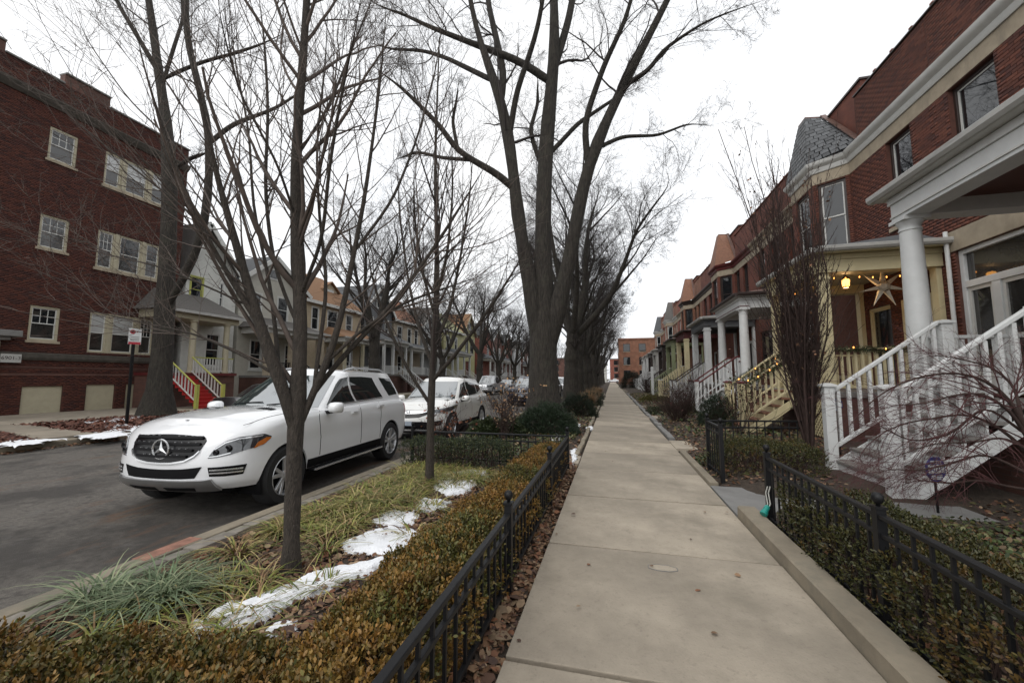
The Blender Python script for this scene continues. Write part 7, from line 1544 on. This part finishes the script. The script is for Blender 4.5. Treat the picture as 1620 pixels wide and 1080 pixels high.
# ================================================================ small things
# stone edging
ed=thing('stone_edging',None,None,(0,0,0)); ed['kind']='structure'
y=8.05
while y<40:
    L_=random.uniform(.35,.7); m=MB(); x=SWL-.10+random.uniform(-.012,.012); m.box(x-.05,x+.05,y,y+L_-.03,-.05,.045+random.uniform(-.015,.02)); m.build('edging_stone',MT['kerb'],ed,bevel=.012); y+=L_
er=thing('garden_edging',None,None,(0,0,0)); er['kind']='structure'
y=10.7
while y<40:
    L_=random.uniform(.4,.9); m=MB(); x=SWR+.12+random.uniform(-.02,.02); m.box(x-.07,x+.07,y,y+L_-.03,-.05,.055+random.uniform(-.02,.03)); m.build('edging_stone',MT['walk_grey'],er,bevel=.012); y+=L_
m=MB(); m.box(-3.78,SWL-.01,7.3,7.98,-.08,.008); props(m.build('parkway_path',MT['concrete']),kind='structure')
# security sign on a stake
def yard_sign(label,c,r,z,rz):
    root=thing('yard_sign',label,'sign',(c[0],c[1],0)); u=(math.cos(rz),math.sin(rz),0); f=Fr((c[0],c[1],0),u,(u[1],-u[0],0))
    def octo(rr,d0,d1,nm,mt):
        m=MB(); P=[(rr*math.cos(R(22.5+45*i)),rr*math.sin(R(22.5+45*i))) for i in range(8)]; vs=[f.P(a,z+b,d) for d in (d0,d1) for a,b in P]; m.add(vs,[tuple(range(8)),tuple(range(8,16))]+[(i,(i+1)%8,8+(i+1)%8,8+i) for i in range(8)]); return m.build(nm,MT[mt],root)
    octo(r,-.006,.006,'sign_panel','sign_blue')
    m=MB(); fbox(m,f,-r*.78,r*.78,z-r*.30,z+r*.36,.006,.009); m.build('sign_field',MT['white_paint'],root)
    for k,zz in enumerate((.62,.48,-.46,-.6,-.72)): m=MB(); w=r*(.55 if k!=4 else .4); fbox(m,f,-w,w,z+r*zz-.006,z+r*zz+.006,.006,.008); m.build('text_line',MT['white_paint'],root)
    tm=text_mesh('ADT',r*.62,.001); tm.materials.append(MT['sign_blue']); o=link('lettering',tm,None,root,f.P(0,z+r*.02,.0105),rot=(math.pi/2,0,rz))
    m=MB(); fbox(m,f,-.012,.012,-.1,z,-.02,-.007); m.build('stake',MT['iron'],root)
p=atY(1480,742,5.6); yard_sign('blue and white octagonal yard sign among the weeping maple twigs',(p.x,p.y),.145,p.z,R(25))
p=atY(1325,640,8.9); yard_sign('small blue yard sign behind the white stair balusters',(p.x,p.y),.12,p.z,R(25))
# teal fitting lying at the fence post
mat('teal_plastic',(.02,.30,.25),.35,.2,8); mat('pale_cord',(.5,.5,.46),.5,.1,8)
tp=thing('plug_cover','small teal plastic plug cover hanging at the near fence post','plug cover',(1.5,4.72,.1))
a=Vector((1.455,4.66,.14)); b=Vector((1.52,4.72,.21)); m=MB(); m.tube([a,a.lerp(b,.3),a.lerp(b,.35),a.lerp(b,.85),b],[.036,.034,.028,.026,.018],12); m.build('cap',MT['teal_plastic'],tp,smooth=True,bevel=.003)
for dx in (-.012,.012): m=MB(); m.tube([b+Vector((dx,0,-.005)),b+Vector((dx+.012,.004,.02)),b+Vector((dx+.008,.03,.12)),(1.545+dx,4.74,.40)],.006,6); m.build('cord',MT['pale_cord'],tp)
# white garden post
p=Vector((3.3,35.5,0)); gp=thing('garden_post','thin white post standing alone in the right-hand gardens','post',p)
m=MB(); m.box(p.x-.1,p.x+.1,p.y-.1,p.y+.1,-.1,2.35); m.build('shaft',MT['white_paint'],gp); m=MB(); m.lathe([(.12,2.35),(.12,2.39),(.08,2.45),(.01,2.47)],(p.x,p.y,0),12); m.build('cap',MT['white_paint'],gp)
# green lamp post between the far trunks
lp=thing('lamp_post','thin green street lamp post between the far tree trunks','lamp post',(-3.3,37,0))
m=MB(); m.tube([(-3.3,37,-.1),(-3.3,37,1.),(-3.3,37,8.)],[.13,.08,.06],10); mat('post_green',(.03,.06,.045),.5,.2,5); m.build('shaft',MT['post_green'],lp,smooth=True)
m=MB(); m.tube([(-3.3,37,7.9),(-3.9,37,8.4),(-5.0,37,8.5)],.04,8); m.build('arm',MT['post_green'],lp); m=MB(); m.lathe([(.05,8.52),(.2,8.48),(.22,8.40),(.1,8.36)],(-5.1,37,0),14); m.build('lamp_head',MT['gutter'],lp)
# star lantern, porch lantern and string lights on the yellow porch
mat('paper',(.75,.70,.6),.7,.15,5); mat('bulb',(1,.6,.2),.4,0,5,emit=(1,.36,.07,4.)); mat('lantern_glow',(1,.7,.3),.4,0,5,emit=(1,.45,.1,4.)); mat('wire',(.02,.03,.02),.6,.1,5)
YP=11.2; c=atY(1397,453,11.6); st=thing('star_lantern','large pale seven-pointed paper star hanging in the yellow porch','lantern',tuple(c))
for k in range(7):
    a=math.pi/2+2*math.pi*k/7; t=c+Vector((math.cos(a)*.55,0,math.sin(a)*.55)); m=MB(); q=[]
    for j in range(4): g=j*math.pi/2+math.pi/4; q.append(c+Vector((math.cos(a)*.13,0,math.sin(a)*.13))+Vector((-math.sin(a),0,math.cos(a)))*(math.cos(g)*.065)+Vector((0,1,0))*(math.sin(g)*.065))
    m.add(q+[t],[(0,1,4),(1,2,4),(2,3,4),(3,0,4),(0,3,2,1)]); m.build('star_point',MT['paper'],st)
m=MB(); m.tube([c+Vector((0,0,.1)),Vector((c.x,c.y,4.26))],.004,4); m.build('hanging_cord',MT['wire'],st); m=MB(); m.lathe([(.02,-.12),(.12,-.06),(.14,0),(.12,.06),(.02,.12)],c,8); m.build('star_core',MT['paper'],st)
c=atY(1338,447,11.9); la=thing('porch_lantern','lit brass lantern hanging under the yellow porch ceiling','lantern',tuple(c))
m=MB(); m.lathe([(.03,-.13),(.075,-.10),(.09,.05),(.06,.09)],c,8); m.build('glass',MT['lantern_glow'],la); m=MB(); m.lathe([(.10,.085),(.07,.13),(.02,.18)],c,8); m.lathe([(.085,-.14),(.085,-.105),(.03,-.10)],c,8); m.build('cap',MT['dark_frame'],la); m=MB(); m.tube([c+Vector((0,0,.17)),Vector((c.x,c.y,4.26))],.006,5); m.build('chain',MT['dark_frame'],la)
pl=bpy.data.lights.new('lantern_light','POINT'); pl.energy=14; pl.color=(1,.6,.25); pl.shadow_soft_size=.08; po=bpy.data.objects.new('lantern_light',pl); COL.objects.link(po); po.parent=la; po.location=(0,0,-.16)
bm_=MB().lathe([(.004,-.02),(.012,-.008),(.013,.004),(.008,.02)],(0,0,0),7).mesh('bulb'); bm_.materials.append(MT['bulb'])
def lights(label,path,n,sag=.03):
    root=thing('string_lights',label,'string lights',tuple(path[0])); P=[Vector(p) for p in path]; pts=[]; seg=[(P[i+1]-P[i]).length for i in range(len(P)-1)]; T=sum(seg)
    def at(t):
        d=t*T
        for i,s in enumerate(seg):
            if d<=s or i==len(seg)-1: return P[i].lerp(P[i+1],min(1,d/s))
            d-=s
    q=[at(i/40)+Vector((0,0,-sag*abs(math.sin(i*.6)))) for i in range(41)]; m=MB(); m.tube(q,.004,4); m.build('wire',MT['wire'],root)
    for i in range(n): p=at((i+.5)/n); link('bulb',bm_,None,root,p+Vector((random.uniform(-.02,.02),random.uniform(-.02,.02),-.04-random.random()*.04)))
lights('warm string lights along the near end beam of the yellow porch',[(5.2,11.22,3.99),(7.1,11.22,3.99)],7)
lights('warm string lights along the front beam of the yellow porch',[(5.2,11.25,3.99),(5.2,13.7,3.99)],5)
def garland(label,path,seed,r=.07,dens=420,nb=6):
    rg=np.random.default_rng(seed); P=np.array(path,float); root=thing('garland',label,'garland',tuple(path[0])); o=P[0]; L_=np.linalg.norm(np.diff(P,axis=0),axis=1); t=np.concatenate([[0],np.cumsum(L_)]); n=int(t[-1]*dens); u=rg.uniform(0,t[-1],n)
    C=np.stack([np.interp(u,t,P[:,i]) for i in range(3)],1); D=unit(rg.normal(0,1,(n,3)))*1.; ln=r*(.6+.8*rg.random(n)); link('needles',leafmesh('needles',C-o+rg.normal(0,r*.35,(n,3)),D,rg.normal(0,1,(n,3)),ln,ln*.14,pick(rg,n,[(.03,.05,.018),(.045,.065,.02),(.06,.05,.02)]),False),MT['leaf'],root)['kind']='stuff'
    m=MB(); m.tube([Vector(p) for p in P],.01,5); m.build('wire',MT['wire'],root)
    for i in range(nb): d=t[-1]*(i+.5)/nb; p=Vector([float(np.interp(d,t,P[:,j])) for j in range(3)]); link('bulb',bm_,None,root,p+Vector((random.uniform(-.05,.05),-.06,random.uniform(-.02,.06))))
garland('evergreen garland with lights on the near end rail of the yellow porch',[(5.15,10.96,2.19),(6.1,10.94,2.16),(7.1,10.96,2.19)],1,.09,700,3)
garland('evergreen garland with lights spiralling on the cream stair handrail',[(3.45,12.02,1.32),(4.2,12.0,1.8),(4.9,12.0,2.24)],2,.10,900,6)
garland('evergreen garland on the far cream stair handrail',[(3.45,13.38,1.32),(4.2,13.38,1.8),(4.9,13.38,2.24)],3,.09,700,3)
